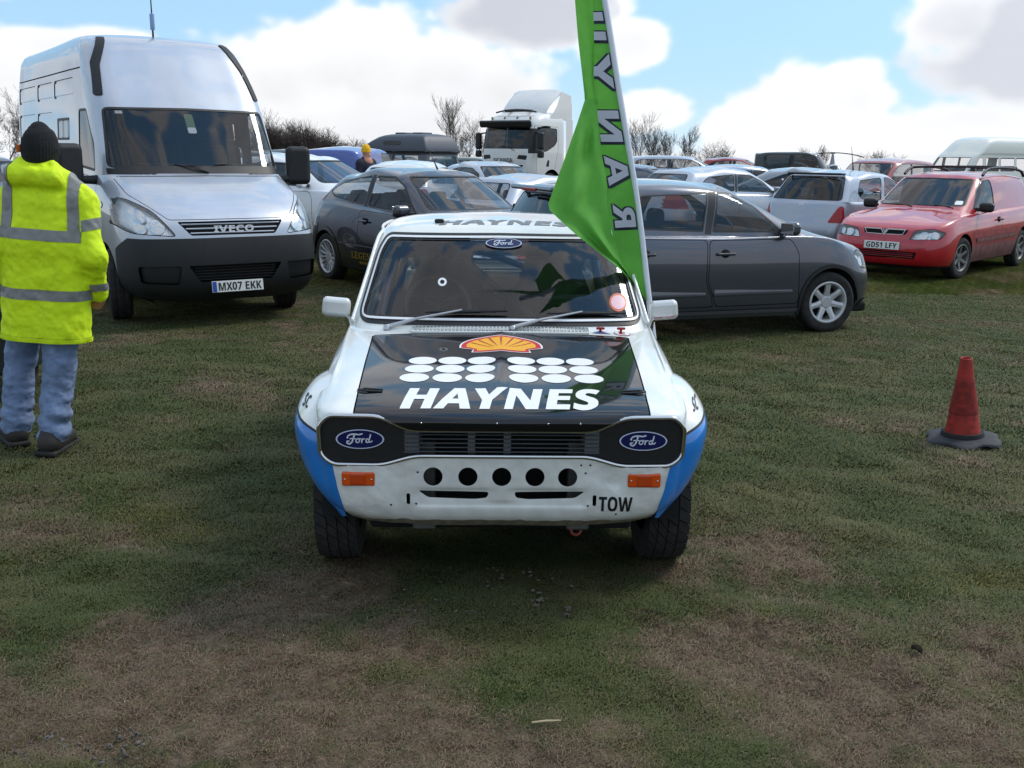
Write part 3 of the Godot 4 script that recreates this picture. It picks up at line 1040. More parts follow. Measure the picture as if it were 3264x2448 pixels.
func silver_clio() -> void:
	var o := {"L": 3.77, "W": 0.82, "fw": 0.73, "rw": 3.20,
		"nose": [[0.20, 0.10], [0.30, 0.02], [0.48, 0.0], [0.62, 0.04], [0.74, 0.13]],
		"tail": [[0.26, 0.08], [0.36, 0.0], [0.55, 0.0], [0.74, 0.05], [0.93, 0.10]],
		"side": [[0.18, 0.20, 0.94], [0.30, 0.32, 0.98], [0.52, 0.54, 1.0], [0.74, 0.78, 0.985], [0.88, 0.94, 0.94]],
		"xb": 0.735, "cowl": [0.92, 0.98], "belt": [0.92, 0.985], "rear_base": [3.62, 0.985],
		"xr": 0.575, "ws_top": [1.72, 1.43], "rear_top": [3.28, 1.42], "rail": [1.41, 1.375], "rail_mid": 1.42, "peak": 1.49}
	var C := vehicle("parked_car", "silver three-door hatchback with dark rear window seen from behind", "car", "parked cars", o.L, 133.0, 3.77, 0.0, 4.75, 17.2)
	var P := paint(Color(0.62, 0.64, 0.68), 0.45, 0.3)
	shell(C, hull(o), 6)
	inlay(C, "rear_bumper", rpoly([[-1, 0.1], [1.0, 0.1], [1.0, 0.60], [-1, 0.60]], 0.01), 1, 3.3, 4.0, "both", P, -0.018)
	fittings(C, o, P, {"rear_glass_m": M.dark_glass, "rear": [[-1, 1.0], [0.66, 1.0], [0.53, 1.39], [-1, 1.40]], "sides": [["door_window", [[1.22, 0.97], [2.22, 0.99], [2.12, 1.375], [1.92, 1.37], [1.60, 1.26]], 0.05], ["quarter_window", [[2.33, 0.995], [3.02, 1.02], [3.10, 1.12], [2.92, 1.33], [2.22, 1.375]], 0.06]],
		"lamps": [[[[0.12, 0.58], [0.34, 0.6], [0.47, 0.74], [0.12, 0.72]], 0.04, 0, []]],
		"tails": [[[[0.53, 0.65], [0.73, 0.65], [0.74, 0.74], [0.71, 0.90], [0.665, 0.925]], 1, 3.2, 4.0]],
		"doors": [["door", [[1.08, 0.27], [2.16, 0.27], [2.30, 0.50], [2.32, 0.95], [1.20, 0.93], [1.10, 0.80]]]],
		"mirror": [1.26, 0.76, 1.0], "R": 0.29, "rim": 0.19, "arch_r": 0.335, "aerial": [2.05, 1.48, 0.42, 0.3]})
	var sp := solid("spoiler", rbox(Vector3(1.02, 0.035, 0.16), 0.015), M.black, C.root)
	sp.position = Vector3(0, 1.425, C.s0 - 3.27)
	solid("rear_badge", rbox(Vector3(0.11, 0.10, 0.012), 0.004), M.white, C.root).position = Vector3(0, 0.90, C.s0 - 3.672)
	for side in [1.0, -1.0]:
		var b := solid("reversing_lamp", ellipsoid(Vector3.ONE), M.lens, C.root)
		b.scale = Vector3(0.11, 0.11, 0.05)
		b.position = Vector3(side * 0.635, 0.745, C.s0 - 3.595)
	number_plate(C, "W472 KRN", 0, 0.42, 3.795, M.plate_yellow, 0, true)

func plain_car(label: String, group: String, kind: String, P: Material, X: float, D: float, yaw: float, opt := {}) -> Dictionary:
	# cars further back; kinds differ in length, height, tail and glazing
	var o := {}
	match kind:
		"hatch":
			o = {"L": 4.1, "W": 0.85, "fw": 0.85, "rw": 3.42, "tail": [[0.28, 0.10], [0.38, 0.02], [0.55, 0.0], [0.80, 0.05], [1.00, 0.12]], "belt": [0.93, 1.0], "rear_base": [3.92, 1.03], "rear_top": [3.55, 1.40], "rail": [1.40, 1.36], "rail_mid": 1.42, "peak": 1.49, "ws_top": [1.85, 1.42], "cowl": [0.98, 1.0]}
		"saloon":
			o = {"L": 4.4, "W": 0.86, "fw": 0.88, "rw": 3.5, "tail": [[0.30, 0.10], [0.40, 0.02], [0.58, 0.0], [0.85, 0.03], [0.98, 0.08]], "belt": [0.92, 0.97], "rear_base": [3.75, 1.03], "rear_top": [3.10, 1.37], "rail": [1.37, 1.34], "rail_mid": 1.40, "peak": 1.44, "ws_top": [1.85, 1.39], "cowl": [1.08, 0.98]}
		"estate":
			o = {"L": 4.6, "W": 0.87, "fw": 0.9, "rw": 3.55, "tail": [[0.30, 0.10], [0.40, 0.02], [0.58, 0.0], [0.85, 0.04], [1.0, 0.08]], "belt": [0.93, 1.0], "rear_base": [4.45, 1.03], "rear_top": [4.25, 1.40], "rail": [1.40, 1.38], "rail_mid": 1.42, "peak": 1.47, "ws_top": [1.9, 1.41], "cowl": [1.1, 0.99]}
		"tall":
			o = {"L": 4.2, "W": 0.88, "fw": 0.85, "rw": 3.45, "tail": [[0.30, 0.06], [0.40, 0.0], [0.58, 0.0], [0.85, 0.02], [1.1, 0.04]], "belt": [1.0, 1.08], "rear_base": [4.13, 1.12], "rear_top": [4.05, 1.70], "rail": [1.70, 1.68], "rail_mid": 1.72, "peak": 1.80, "ws_top": [1.70, 1.70], "cowl": [0.85, 1.08]}
		"jeep":
			o = {"L": 4.3, "W": 0.89, "fw": 0.85, "rw": 3.4, "tail": [[0.38, 0.04], [0.48, 0.0], [0.65, 0.0], [0.9, 0.01], [1.1, 0.02]], "belt": [1.08, 1.10], "rear_base": [4.24, 1.13], "rear_top": [4.2, 1.72], "rail": [1.74, 1.72], "rail_mid": 1.745, "peak": 1.79, "ws_top": [1.75, 1.72], "cowl": [1.35, 1.12]}
	o.nose = [[0.2, 0.10], [0.30, 0.02], [0.5, 0.0], [0.64, 0.04], [o.cowl[1] - 0.24, 0.12]]
	o.side = [[0.2, 0.22, 0.94], [0.32, 0.34, 0.98], [0.53, 0.55, 1.0], [o.belt[0] - 0.2, o.belt[1] - 0.18, 0.99], [o.belt[0] - 0.05, o.belt[1] - 0.04, 0.95]]
	o.xb = o.W * 0.90
	o.xr = o.W * (0.80 if kind in ["tall", "jeep"] else 0.69)
	for k in opt.get("o", {}):
		o[k] = opt.o[k]
	var C := vehicle(opt.get("called", "parked_car"), label, opt.get("category", "car"), group, o.L, yaw, o.L * 0.5, 0.0, X, D, opt.get("y", 0.0))
	C.root.scale = Vector3.ONE * opt.get("scale", 1.0)
	shell(C, hull(o), opt.get("csub", 4))
	var a: float = o.cowl[0] + 0.40
	var z: float = o.rear_base[0] - opt.get("tail_pillar", 0.42)
	var b: float = opt.get("b_pillar", lerpf(a, z, 0.50))
	var t0: float = o.rail[0] - 0.05
	var t1: float = o.rail[1] - 0.05
	var y0: float = o.belt[0] + 0.05
	var y1: float = o.belt[1] + 0.05
	var ts: float = o.ws_top[0]
	var rt: float = minf(z, o.rear_top[0] - 0.30)
	var sides := [["front_side_window", [[a, y0], [b, lerpf(y0, y1, 0.5)], [b - 0.06, t0], [ts + 0.14, t0 - 0.01], [lerpf(a, ts, 0.55), lerpf(y0, t0, 0.62)]], 0.04]]
	if opt.get("rear_side", true):
		sides.append(["rear_side_window", [[b + 0.08, lerpf(y0, y1, 0.5)], [z, y1], [rt + 0.02, t1 - 0.06], [rt - 0.12, t1 - 0.005], [b + 0.02, t0]], 0.04])
	fittings(C, o, P, {"sides": sides, "pillars": [[[b + 0.005, lerpf(y0, y1, 0.5) - 0.01], [b + 0.075, lerpf(y0, y1, 0.5) - 0.01], [b + 0.015, t0], [b - 0.055, t0]]] if opt.get("rear_side", true) else [],
		"lamps": [[[[0.12, 0.60], [0.34, 0.60], [0.50, 0.74], [0.16, 0.72]], 0.04, 0, []]],
		"tails": opt.get("tails", [[[[o.L - 0.30, 0.70], [o.L + 0.1, 0.70], [o.L + 0.1, 0.96], [o.L - 0.22, 0.95]], 0, 0.35, 1.0]]),
		"doors": [["front_door", [[a - 0.14, 0.28], [b - 0.04, 0.28], [b + 0.04, 0.5], [b + 0.04, y0 - 0.05], [a - 0.05, y0 - 0.06], [a - 0.12, 0.8]]]],
		"mirror": [a + 0.02, o.W * 0.93, y0 + 0.05], "mirror_m": opt.get("mirror_m", P), "glass": opt.get("glass", M.glass), "rear_glass_m": opt.get("rear_glass_m", M.glass), "rear_glass": opt.get("rear_glass", true), "seat_rows": 2})
	if opt.get("plate", "") != "":
		number_plate(C, opt.plate, 0, 0.46, -0.012, M.plate, -4)
	return C

# ---------------------------------------------------------------- vans and the lorry
func box_levels(rows: Array) -> Array:
	# rows: [nose y, nose s, half width, side y, corner depth, tail y, tail s, rows to next, crease]
	var out := []
	for r in rows:
		var w: float = r[2]
		var fy: float = r[0]
		var fs: float = r[1]
		var sy: float = r[3]
		var fb: float = r[4]
		var ry: float = r[5]
		var rs: float = r[6]
		var m := lerpf(fs + fb + 0.35, rs - 0.5, 0.5)
		out.append([PackedVector3Array([Vector3(0, fy, fs), Vector3(w * 0.5, fy, fs + 0.02), Vector3(w * 0.85, lerpf(fy, sy, 0.3), fs + fb * 0.32), Vector3(w * 0.975, lerpf(fy, sy, 0.7), fs + fb),
			Vector3(w, sy, fs + fb + 0.35), Vector3(w, sy, m), Vector3(w, sy, rs - 0.5), Vector3(w * 0.992, lerpf(sy, ry, 0.5), rs - 0.08), Vector3(w * 0.94, ry, rs - 0.012), Vector3(w * 0.5, ry, rs), Vector3(0, ry, rs)]), r[7], r[8]])
	return out

func silver_van() -> void:
	var L := 5.7
	var C := vehicle("panel_van", "tall silver high-roof panel van with black bumper and a whip aerial", "van", "parked vans", L, 34.5, 1.0, -0.90, -4.02, 10.35)
	var P := speckle(paint(Color(0.72, 0.74, 0.78), 0.35, 0.33), 0.93, 1.0, 1.5, 31)
	C.body = loft(box_levels([
		[0.24, 0.14, 0.93, 0.34, 0.40, 0.40, L - 0.05, 2, false], [0.36, 0.03, 0.98, 0.42, 0.42, 0.5, L, 2, false], [0.58, 0.0, 1.0, 0.60, 0.42, 0.6, L, 3, false], [0.86, 0.03, 1.0, 0.88, 0.44, 0.9, L, 3, false],
		[1.03, 0.10, 0.992, 1.06, 0.46, 1.1, L, 4, false], [1.29, 0.46, 0.978, 1.26, 0.44, 1.3, L, 4, false], [1.45, 0.86, 0.96, 1.42, 0.36, 1.45, L, 8, true], [2.17, 1.36, 0.915, 2.16, 0.20, 2.17, L, 4, false],
		[2.56, 1.68, 0.88, 2.56, 0.22, 2.56, L - 0.02, 3, false], [2.80, 1.90, 0.81, 2.83, 0.28, 2.83, L - 0.05, 3, false], [2.89, 2.15, 0.58, 2.92, 0.45, 2.92, L - 0.12, 3, false], [2.91, 2.35, 0.0, 2.94, 0.6, 2.94, L - 0.16, 1, false]]), 6, Vector3(0, 1.4, 2.8))
	arch(C, 1.0, 0.36, 0.42, 1.0)
	arch(C, 4.45, 0.36, 0.42, 1.0)
	window(C, "windscreen", [[-1, 1.515], [0.895, 1.50], [0.84, 2.105], [-1, 2.13]], 0.06, 1, 0.5, 1.9, "both", M.glass, 0.022)
	inlay(C, "scuttle_panel", rpoly([[-1, 1.44], [0.90, 1.44], [0.90, 1.5], [-1, 1.515]], 0.004), 1, 0.84, 1.9, "both", M.black)
	# grille with its slats, headlights, bumper
	inlay(C, "grille", rpoly([[-1, 0.885], [0.42, 0.885], [0.53, 1.015], [-1, 1.02]], 0.02), 1, -0.2, 0.5, "both", M.gap, 0.035)
	for k in 3:
		var y := 0.905 + 0.042 * k
		var sl := PackedVector3Array()
		for i in 9:
			var x := lerpf(-1.0, 1.0, i / 8.0) * (0.42 + 0.036 * k)
			sl.append(Vector3(x, y, C.s0 - (0.062 + 0.05 * x * x + 0.02 * k)))
		solid("grille_slat", tube(sl, [0.009], 6), P, C.root)
	var iv := fit("IVECO", "Droid Sans", 0.3, Vector2(0, 0.945), Vector2(0.40, 0.064))
	put(C, "lettering", flat(iv, 0.038), M.white, "right")
	lamp(C, "headlight", [[0.545, 0.875], [0.93, 0.905], [1.02, 1.0], [1.02, 1.22], [0.90, 1.235], [0.72, 1.12]], 0.05, 1, -0.2, 0.75, [[0.72, 0.98, 0.075], [0.86, 1.08, 0.07], [0.86, 0.96, 0.05]])
	var bp := rpoly([[-0.3, 0.0], [0.60, 0.0], [0.60, 0.74], [0.34, 0.86], [-0.3, 0.86]], 0.01)
	var bumper := take(C, bp, 0, -0.1, 2.0)
	var hole := cut(bumper, [rpoly([[-1, 0.44], [0.36, 0.44], [0.47, 0.60], [-1, 0.60]], 0.02)], 1, -0.2, 0.7)
	put(C, "intake", hole[0].lifted(-0.06), M.gap)
	var fog := cut(hole[1], [rpoly([[0.56, 0.42], [0.88, 0.44], [0.90, 0.60], [0.53, 0.60]], 0.03)], 1, -0.2, 0.9)
	put(C, "fog_recess", fog[0].lifted(-0.03), M.black, "pair")
	put(C, "bumper", fog[1], M.trim)
	for k in 5:
		solid("intake_bar", rbox(Vector3(0.80, 0.006, 0.02), 0.002), M.black, C.root).position = Vector3(0, 0.46 + 0.028 * k, C.s0 - 0.045)
	number_plate(C, "MX07 EKK", 0.0, 0.385, 0.005, M.plate, -8, false, true)
	# bonnet shut lines
	panel(C, "bonnet", [[-1, 1.03], [0.60, 1.03], [0.86, 1.26], [0.885, 1.425], [-1, 1.44]], 0.03, 1, 0.04, 0.95, "both", P, 0.006)
	# cab doors, load-bay pressings and the little sliding window
	window(C, "door_window", [[1.36, 1.46], [2.05, 1.50], [2.05, 2.10], [1.72, 2.10], [1.42, 1.75]], 0.05, 0, 0.5, 2.0, "pair", M.glass, 0.025)
	panel(C, "cab_door", [[1.32, 0.62], [1.46, 0.46], [2.12, 0.46], [2.14, 1.44], [1.30, 1.40]], 0.04, 0, 0.5, 1.2, "pair", P)
	inlay(C, "side_badge", ring_poly(1.12, 1.14, 0.085, 0.035, 16), 0, 0.5, 1.2, "pair", M.chrome, -0.006)
	var w := take(C, rpoly([[2.52, 1.78], [3.12, 1.78], [3.12, 2.02], [2.52, 2.02]], 0.03), 0, 0.5, 2.0)
	var fr := cut(w, [rpoly([[2.545, 1.805], [2.815, 1.805], [2.815, 1.995], [2.545, 1.995]], 0.02), rpoly([[2.83, 1.805], [3.095, 1.805], [3.095, 1.995], [2.83, 1.995]], 0.02)], 0, 0.5, 2.0)
	put(C, "sliding_window", fr[0].lifted(-0.004), M.white, "pair")
	put(C, "window_frame", fr[1].lifted(0.006), M.black, "pair")
	for q in [[[2.36, 1.0], [3.28, 1.0], [3.28, 1.72], [2.36, 1.72]], [[3.42, 1.0], [4.30, 1.0], [4.30, 2.1], [3.42, 2.1]], [[4.44, 1.0], [5.5, 1.0], [5.5, 2.1], [4.44, 2.1]], [[2.3, 2.24], [3.3, 2.24], [3.3, 2.44], [2.3, 2.44]], [[3.42, 2.24], [4.3, 2.24], [4.3, 2.44], [3.42, 2.44]], [[4.44, 2.24], [5.5, 2.24], [5.5, 2.44], [4.44, 2.44]]]:
		var poly := rpoly(q, 0.05)
		var inn := take(C, poly, 0, 0.5, 2.0)
		var core := cut(inn, [grown(poly, -0.03)], 0, 0.5, 2.0)
		put(C, "pressing_edge", core[1].lifted(-0.012), P, "pair")
		put(C, "side_pressing", core[0].lifted(-0.006), P, "pair")
	inlay(C, "roof_seam", PackedVector2Array([Vector2(2.0, 2.515), Vector2(5.6, 2.515), Vector2(5.6, 2.53), Vector2(2.0, 2.53)]), 0, 0.5, 2.0, "pair", M.gap, 0.01)
	# the black ribbed strips up the edges of the dome
	inlay(C, "roof_strip", rpoly([[0.80, 2.22], [0.87, 2.22], [0.82, 2.56], [0.69, 2.84], [0.61, 2.84], [0.75, 2.54]], 0.02), 1, 1.2, 2.45, "pair", M.trim, -0.012)
	put(C, "body", C.body, P)
	# mirrors on stalks
	for side in [1.0, -1.0]:
		var o := Node3D.new()
		o.name = "door_mirror"
		C.root.add_child(o, true)
		o.position = Vector3(side * 0.98, 1.5, C.s0 - 1.32)
		var h := solid("housing", rbox(Vector3(0.27, 0.42, 0.15), 0.06, 3), M.trim, o)
		h.position = Vector3(side * 0.24, 0.03, 0.02)
		h.rotation_degrees.y = side * -10
		var g := solid("mirror_glass", rbox(Vector3(0.22, 0.36, 0.008), 0.003), M.chrome, o)
		g.position = Vector3(side * 0.24, 0.03, -0.06)
		g.rotation_degrees.y = side * -10
		solid("arm", tube(PackedVector3Array([Vector3(-side * 0.05, -0.12, 0), Vector3(side * 0.08, -0.12, 0.02), Vector3(side * 0.2, -0.1, 0.02)]), [0.05, 0.04, 0.045], 8), M.trim, o)
	wiper(C, Vector3(0.05, 1.465, 0.86), Vector3(0.0, 1.53, 0.89), Vector3(-0.62, 1.545, 0.99), M.black, M.black)
	wiper(C, Vector3(0.72, 1.465, 0.98), Vector3(0.70, 1.52, 1.0), Vector3(0.12, 1.55, 0.905), M.black, M.black)
	wheel(C, 1.0, 0.985, 0.36, 0.215, 0.205, 0, 0.05, M.alloy, -14.0)
	wheel(C, 4.45, 0.985, 0.36, 0.215, 0.205, 0, 0.05, M.alloy, 0.0)
	# steel wheels: a dished disc with vents, in place of spokes
	for c in C.root.get_children():
		if c.name.begins_with("wheel") and not c.name.begins_with("wheel_well"):
			solid("wheel_disc", lathe([[0.105, 0.0001], [0.105, 0.06], [0.07, 0.075], [0.05, 0.10], [0.062, 0.135], [0.052, 0.175], [0.03, 0.20]], 28), M.dull_alloy, c)
			for i in 8:
				var v := solid("vent", rbox(Vector3(0.02, 0.05, 0.045), 0.01), M.gap, c)
				v.position = Vector3(0.052, 0.15 * cos(TAU * i / 8), 0.15 * sin(TAU * i / 8))
				v.rotation.x = TAU * i / 8
	# inside of the cab
	for q in [["dashboard", Vector3(1.7, 0.25, 0.5), Vector3(0, 1.34, 1.42), M.inside], ["floor_pan", Vector3(1.8, 0.12, 5.0), Vector3(0, 0.42, 2.9), M.gap], ["bulkhead", Vector3(1.76, 1.9, 0.04), Vector3(0, 1.4, 2.62), M.gap]]:
		solid(q[0], rbox(q[1], 0.02), q[3], C.root).position = Vector3(q[2].x, q[2].y, C.s0 - q[2].z)
	for x in [-0.55, 0.0, 0.5]:
		var se := solid("seat", rbox(Vector3(0.44, 0.85, 0.16), 0.07), M.cloth, C.root)
		se.position = Vector3(x, 1.32, C.s0 - 2.25)
		solid("headrest", rbox(Vector3(0.26, 0.18, 0.1), 0.05), M.cloth, se).position = Vector3(0, 0.53, 0)
	var stick := cut(C.windscreen, [rpoly([[-0.045, 1.86], [0.045, 1.86], [0.045, 2.06], [-0.045, 2.06]], 0.02)], 1, 0.5, 2.5, false)
	put(C, "hanging_card", stick[0].lifted(-0.01), mat(Color(0.42, 0.5, 0.3), 0.6), "both")
	stick = cut(C.windscreen, [rpoly([[-0.045, 1.86], [0.045, 1.86], [0.045, 1.92], [-0.045, 1.92]], 0.02)], 1, 0.5, 2.5, false)
	put(C, "card_label", stick[0].lifted(-0.006), M.white, "both")
	stick = cut(C.windscreen, [rpoly([[0.70, 1.56], [0.78, 1.56], [0.77, 1.66], [0.69, 1.66]], 0.03)], 1, 0.5, 2.5, false)
	put(C, "tax_disc", stick[0].lifted(-0.006), M.white, "right")
	stick = cut(C.windscreen, [rpoly([[0.66, 2.045], [0.73, 2.045], [0.73, 2.075], [0.66, 2.075]], 0.005)], 1, 0.5, 2.5, false)
	put(C, "sticker", stick[0].lifted(-0.006), M.white, "left")
	# whip aerial with its loading coil
	var ax := Vector3(-0.05, 2.88, C.s0 - 2.2)
	var ae := solid("aerial", tube(PackedVector3Array([ax, ax + Vector3(0, 0.2, 0), ax + Vector3(0, 0.9, -0.02), ax + Vector3(-0.01, 1.6, -0.05)]), [0.012, 0.008, 0.004, 0.003], 6), M.black, C.root)
	solid("loading_coil", lathe([[0.0, 0.012], [0.005, 0.026], [0.17, 0.026], [0.175, 0.012]], 12, false), mat(Color(0.5, 0.6, 0.75), 0.3, 0.3), ae).position = ax + Vector3(0, 0.09, 0)

func white_lorry() -> void:
	var L := 5.6
	var C := vehicle("lorry", "white articulated lorry cab with black sun visor and roof deflector", "lorry", "", L, -38.0, 0.0, 0.0, -0.35, 39.0)
	var P := paint(Color(0.86, 0.85, 0.83), 0.0, 0.35)
	var cab := 2.25
	C.body = loft(box_levels([
		[0.35, 0.12, 1.20, 0.40, 0.35, 0.9, cab, 2, false], [0.6, 0.02, 1.24, 0.62, 0.35, 0.95, cab, 2, false], [1.0, 0.0, 1.25, 1.0, 0.35, 1.05, cab, 3, false], [1.5, 0.02, 1.25, 1.5, 0.33, 1.5, cab, 3, false],
		[1.95, 0.06, 1.245, 1.95, 0.30, 1.95, cab, 3, false], [2.75, 0.28, 1.21, 2.75, 0.26, 2.75, cab, 3, false], [3.02, 0.52, 1.15, 3.02, 0.30, 3.02, cab - 0.02, 3, false], [3.20, 0.95, 0.9, 3.2, 0.3, 3.16, cab - 0.05, 2, false], [3.25, 1.1, 0.0, 3.24, 0.2, 3.2, cab - 0.1, 1, false]]), 5, Vector3(0, 1.6, 1.1))
	arch(C, 1.38, 0.5, 0.62, 1.25)
	window(C, "windscreen", [[-2, 1.86], [1.08, 1.86], [1.03, 2.66], [-2, 2.66]], 0.06, 1, -0.3, 0.8, "both", M.dark_glass, 0.03)
	window(C, "side_window", [[0.42, 1.80], [0.62, 1.72], [1.05, 1.78], [1.55, 1.98], [1.72, 2.15], [1.72, 2.62], [0.50, 2.66]], 0.08, 0, 0.7, 2.0, "pair", M.dark_glass, 0.03)
	inlay(C, "corner_vane", rpoly([[1.06, 1.70], [1.4, 1.70], [1.4, 2.6], [1.03, 2.6]], 0.02), 1, 0.0, 0.62, "pair", M.black)
	inlay(C, "badge_recess", rpoly([[0.62, 1.50], [1.0, 1.46], [1.04, 1.62], [0.68, 1.64]], 0.03), 1, -0.3, 0.6, "pair", M.black, 0.02)
	inlay(C, "grille", rpoly([[-2, 1.16], [0.86, 1.16], [0.90, 1.28], [-2, 1.28]], 0.03), 1, -0.3, 0.6, "both", M.gap, 0.03)
	inlay(C, "lower_grille", rpoly([[-2, 0.75], [0.80, 0.75], [0.86, 1.08], [-2, 1.08]], 0.03), 1, -0.3, 0.6, "both", M.gap, 0.03)
	inlay(C, "step_light", rpoly([[1.00, 1.22], [1.20, 1.22], [1.22, 1.46], [1.10, 1.46]], 0.04), 0, 0.7, 2.0, "pair", M.black, 0.01)
	panel(C, "door", [[0.42, 0.9], [1.45, 0.9], [1.6, 1.2], [1.80, 1.9], [1.80, 2.68], [0.40, 2.70]], 0.05, 0, 0.7, 2.0, "pair", P, 0.012)
	put(C, "lettering", flat(fit("SCANIA", "Droid Sans", 0.5, Vector2(0, 1.44), Vector2(0.92, 0.17)), -0.02), M.dull_alloy, "right")
	put(C, "body", C.body, P)
	var vz := solid("sun_visor", rbox(Vector3(2.42, 0.26, 0.14), 0.06, 3), M.black, C.root)
	vz.position = Vector3(0, 2.76, C.s0 - 0.10)
	vz.rotation_degrees.x = 18
	for x in [-0.9, -0.3, 0.3, 0.9]:
		solid("marker_lamp", rbox(Vector3(0.05, 0.10, 0.08), 0.015), mat(Color(0.5, 0.42, 0.12), 0.4), C.root).position = Vector3(x, 2.98, C.s0 - 0.46)
	# roof light bar, hatch and the tall air deflector with its side collars
	solid("roof_hatch", rbox(Vector3(1.0, 0.10, 0.7), 0.04), M.black, C.root).position = Vector3(0, 3.26, C.s0 - 1.0)
	var bar := PackedVector3Array()
	for i in 7:
		var t := i / 6.0 * 2 - 1
		bar.append(Vector3(t * 0.95, 3.30 - 0.10 * t * t, C.s0 - 0.75))
	solid("light_bar", tube(bar, [0.03], 8), M.black, C.root)
	var rows := []
	for r in 7:
		var f := r / 6.0
		var line := PackedVector3Array()
		for c in 9:
			var u := c / 8.0
			line.append(Vector3(1.10 * sin(u * PI * 0.5) * (0.95 + 0.05 * f), 3.16 + 0.92 * f - 0.10 * pow(u, 4) * (0.4 + f), 1.05 + 0.95 * pow(f, 1.5) + 0.18 * u * u))
		rows.append(line)
	put(C, "air_deflector", grid(rows, Vector3(0, 3.0, 3)), P)
	var wing := grid([PackedVector3Array([Vector3(1.17, 3.0, 1.35), Vector3(1.17, 2.9, 2.75)]), PackedVector3Array([Vector3(1.17, 3.45, 1.75), Vector3(1.17, 3.4, 2.75)]), PackedVector3Array([Vector3(1.12, 4.0, 2.1), Vector3(1.14, 3.86, 2.7)])], Vector3(0, 3, 2))
	put(C, "deflector_wing", wing, P, "pair")
	var collar := grid([PackedVector3Array([Vector3(1.24, 0.9, 2.3), Vector3(1.24, 0.9, 2.75)]), PackedVector3Array([Vector3(1.22, 3.0, 2.3), Vector3(1.22, 2.95, 2.75)])], Vector3(0, 2, 2))
	put(C, "side_collar", collar, P, "pair")
	for side in [1.0, -1.0]:
		var m := solid("door_mirror", rbox(Vector3(0.24, 0.62, 0.18), 0.07, 3), M.black, C.root)
		m.position = Vector3(side * 1.48, 2.15, C.s0 - 0.35)
		solid("wide_mirror", rbox(Vector3(0.24, 0.26, 0.18), 0.06, 3), M.black, m).position = Vector3(0, -0.48, 0)
		solid("arm", tube(PackedVector3Array([Vector3(0, 0.25, 0), Vector3(-side * 0.3, 0.3, -0.08)]), [0.03, 0.03], 6), M.black, m)
	var ke := solid("kerb_mirror", rbox(Vector3(0.3, 0.08, 0.2), 0.03), M.black, C.root)
	ke.position = Vector3(1.38, 2.66, C.s0 - 0.8)
	for s in [1.38]:
		wheel(C, s, 1.22, 0.50, 0.30, 0.29, 8, 0.05, M.dull_alloy)
	wheel(C, 4.9, 1.22, 0.50, 0.30, 0.29, 8, 0.05, M.dull_alloy)
	solid("chassis", rbox(Vector3(0.95, 0.28, 5.2), 0.04), M.gap, C.root).position = Vector3(0, 0.85, -0.1)
	solid("rear_wall", rbox(Vector3(2.2, 1.9, 0.06), 0.02), M.gap, C.root).position = Vector3(0, 2.0, C.s0 - 2.2)
	wiper(C, Vector3(0.5, 1.8, 0.02), Vector3(0.5, 1.9, 0.03), Vector3(-0.3, 1.95, 0.04), M.black, M.black)

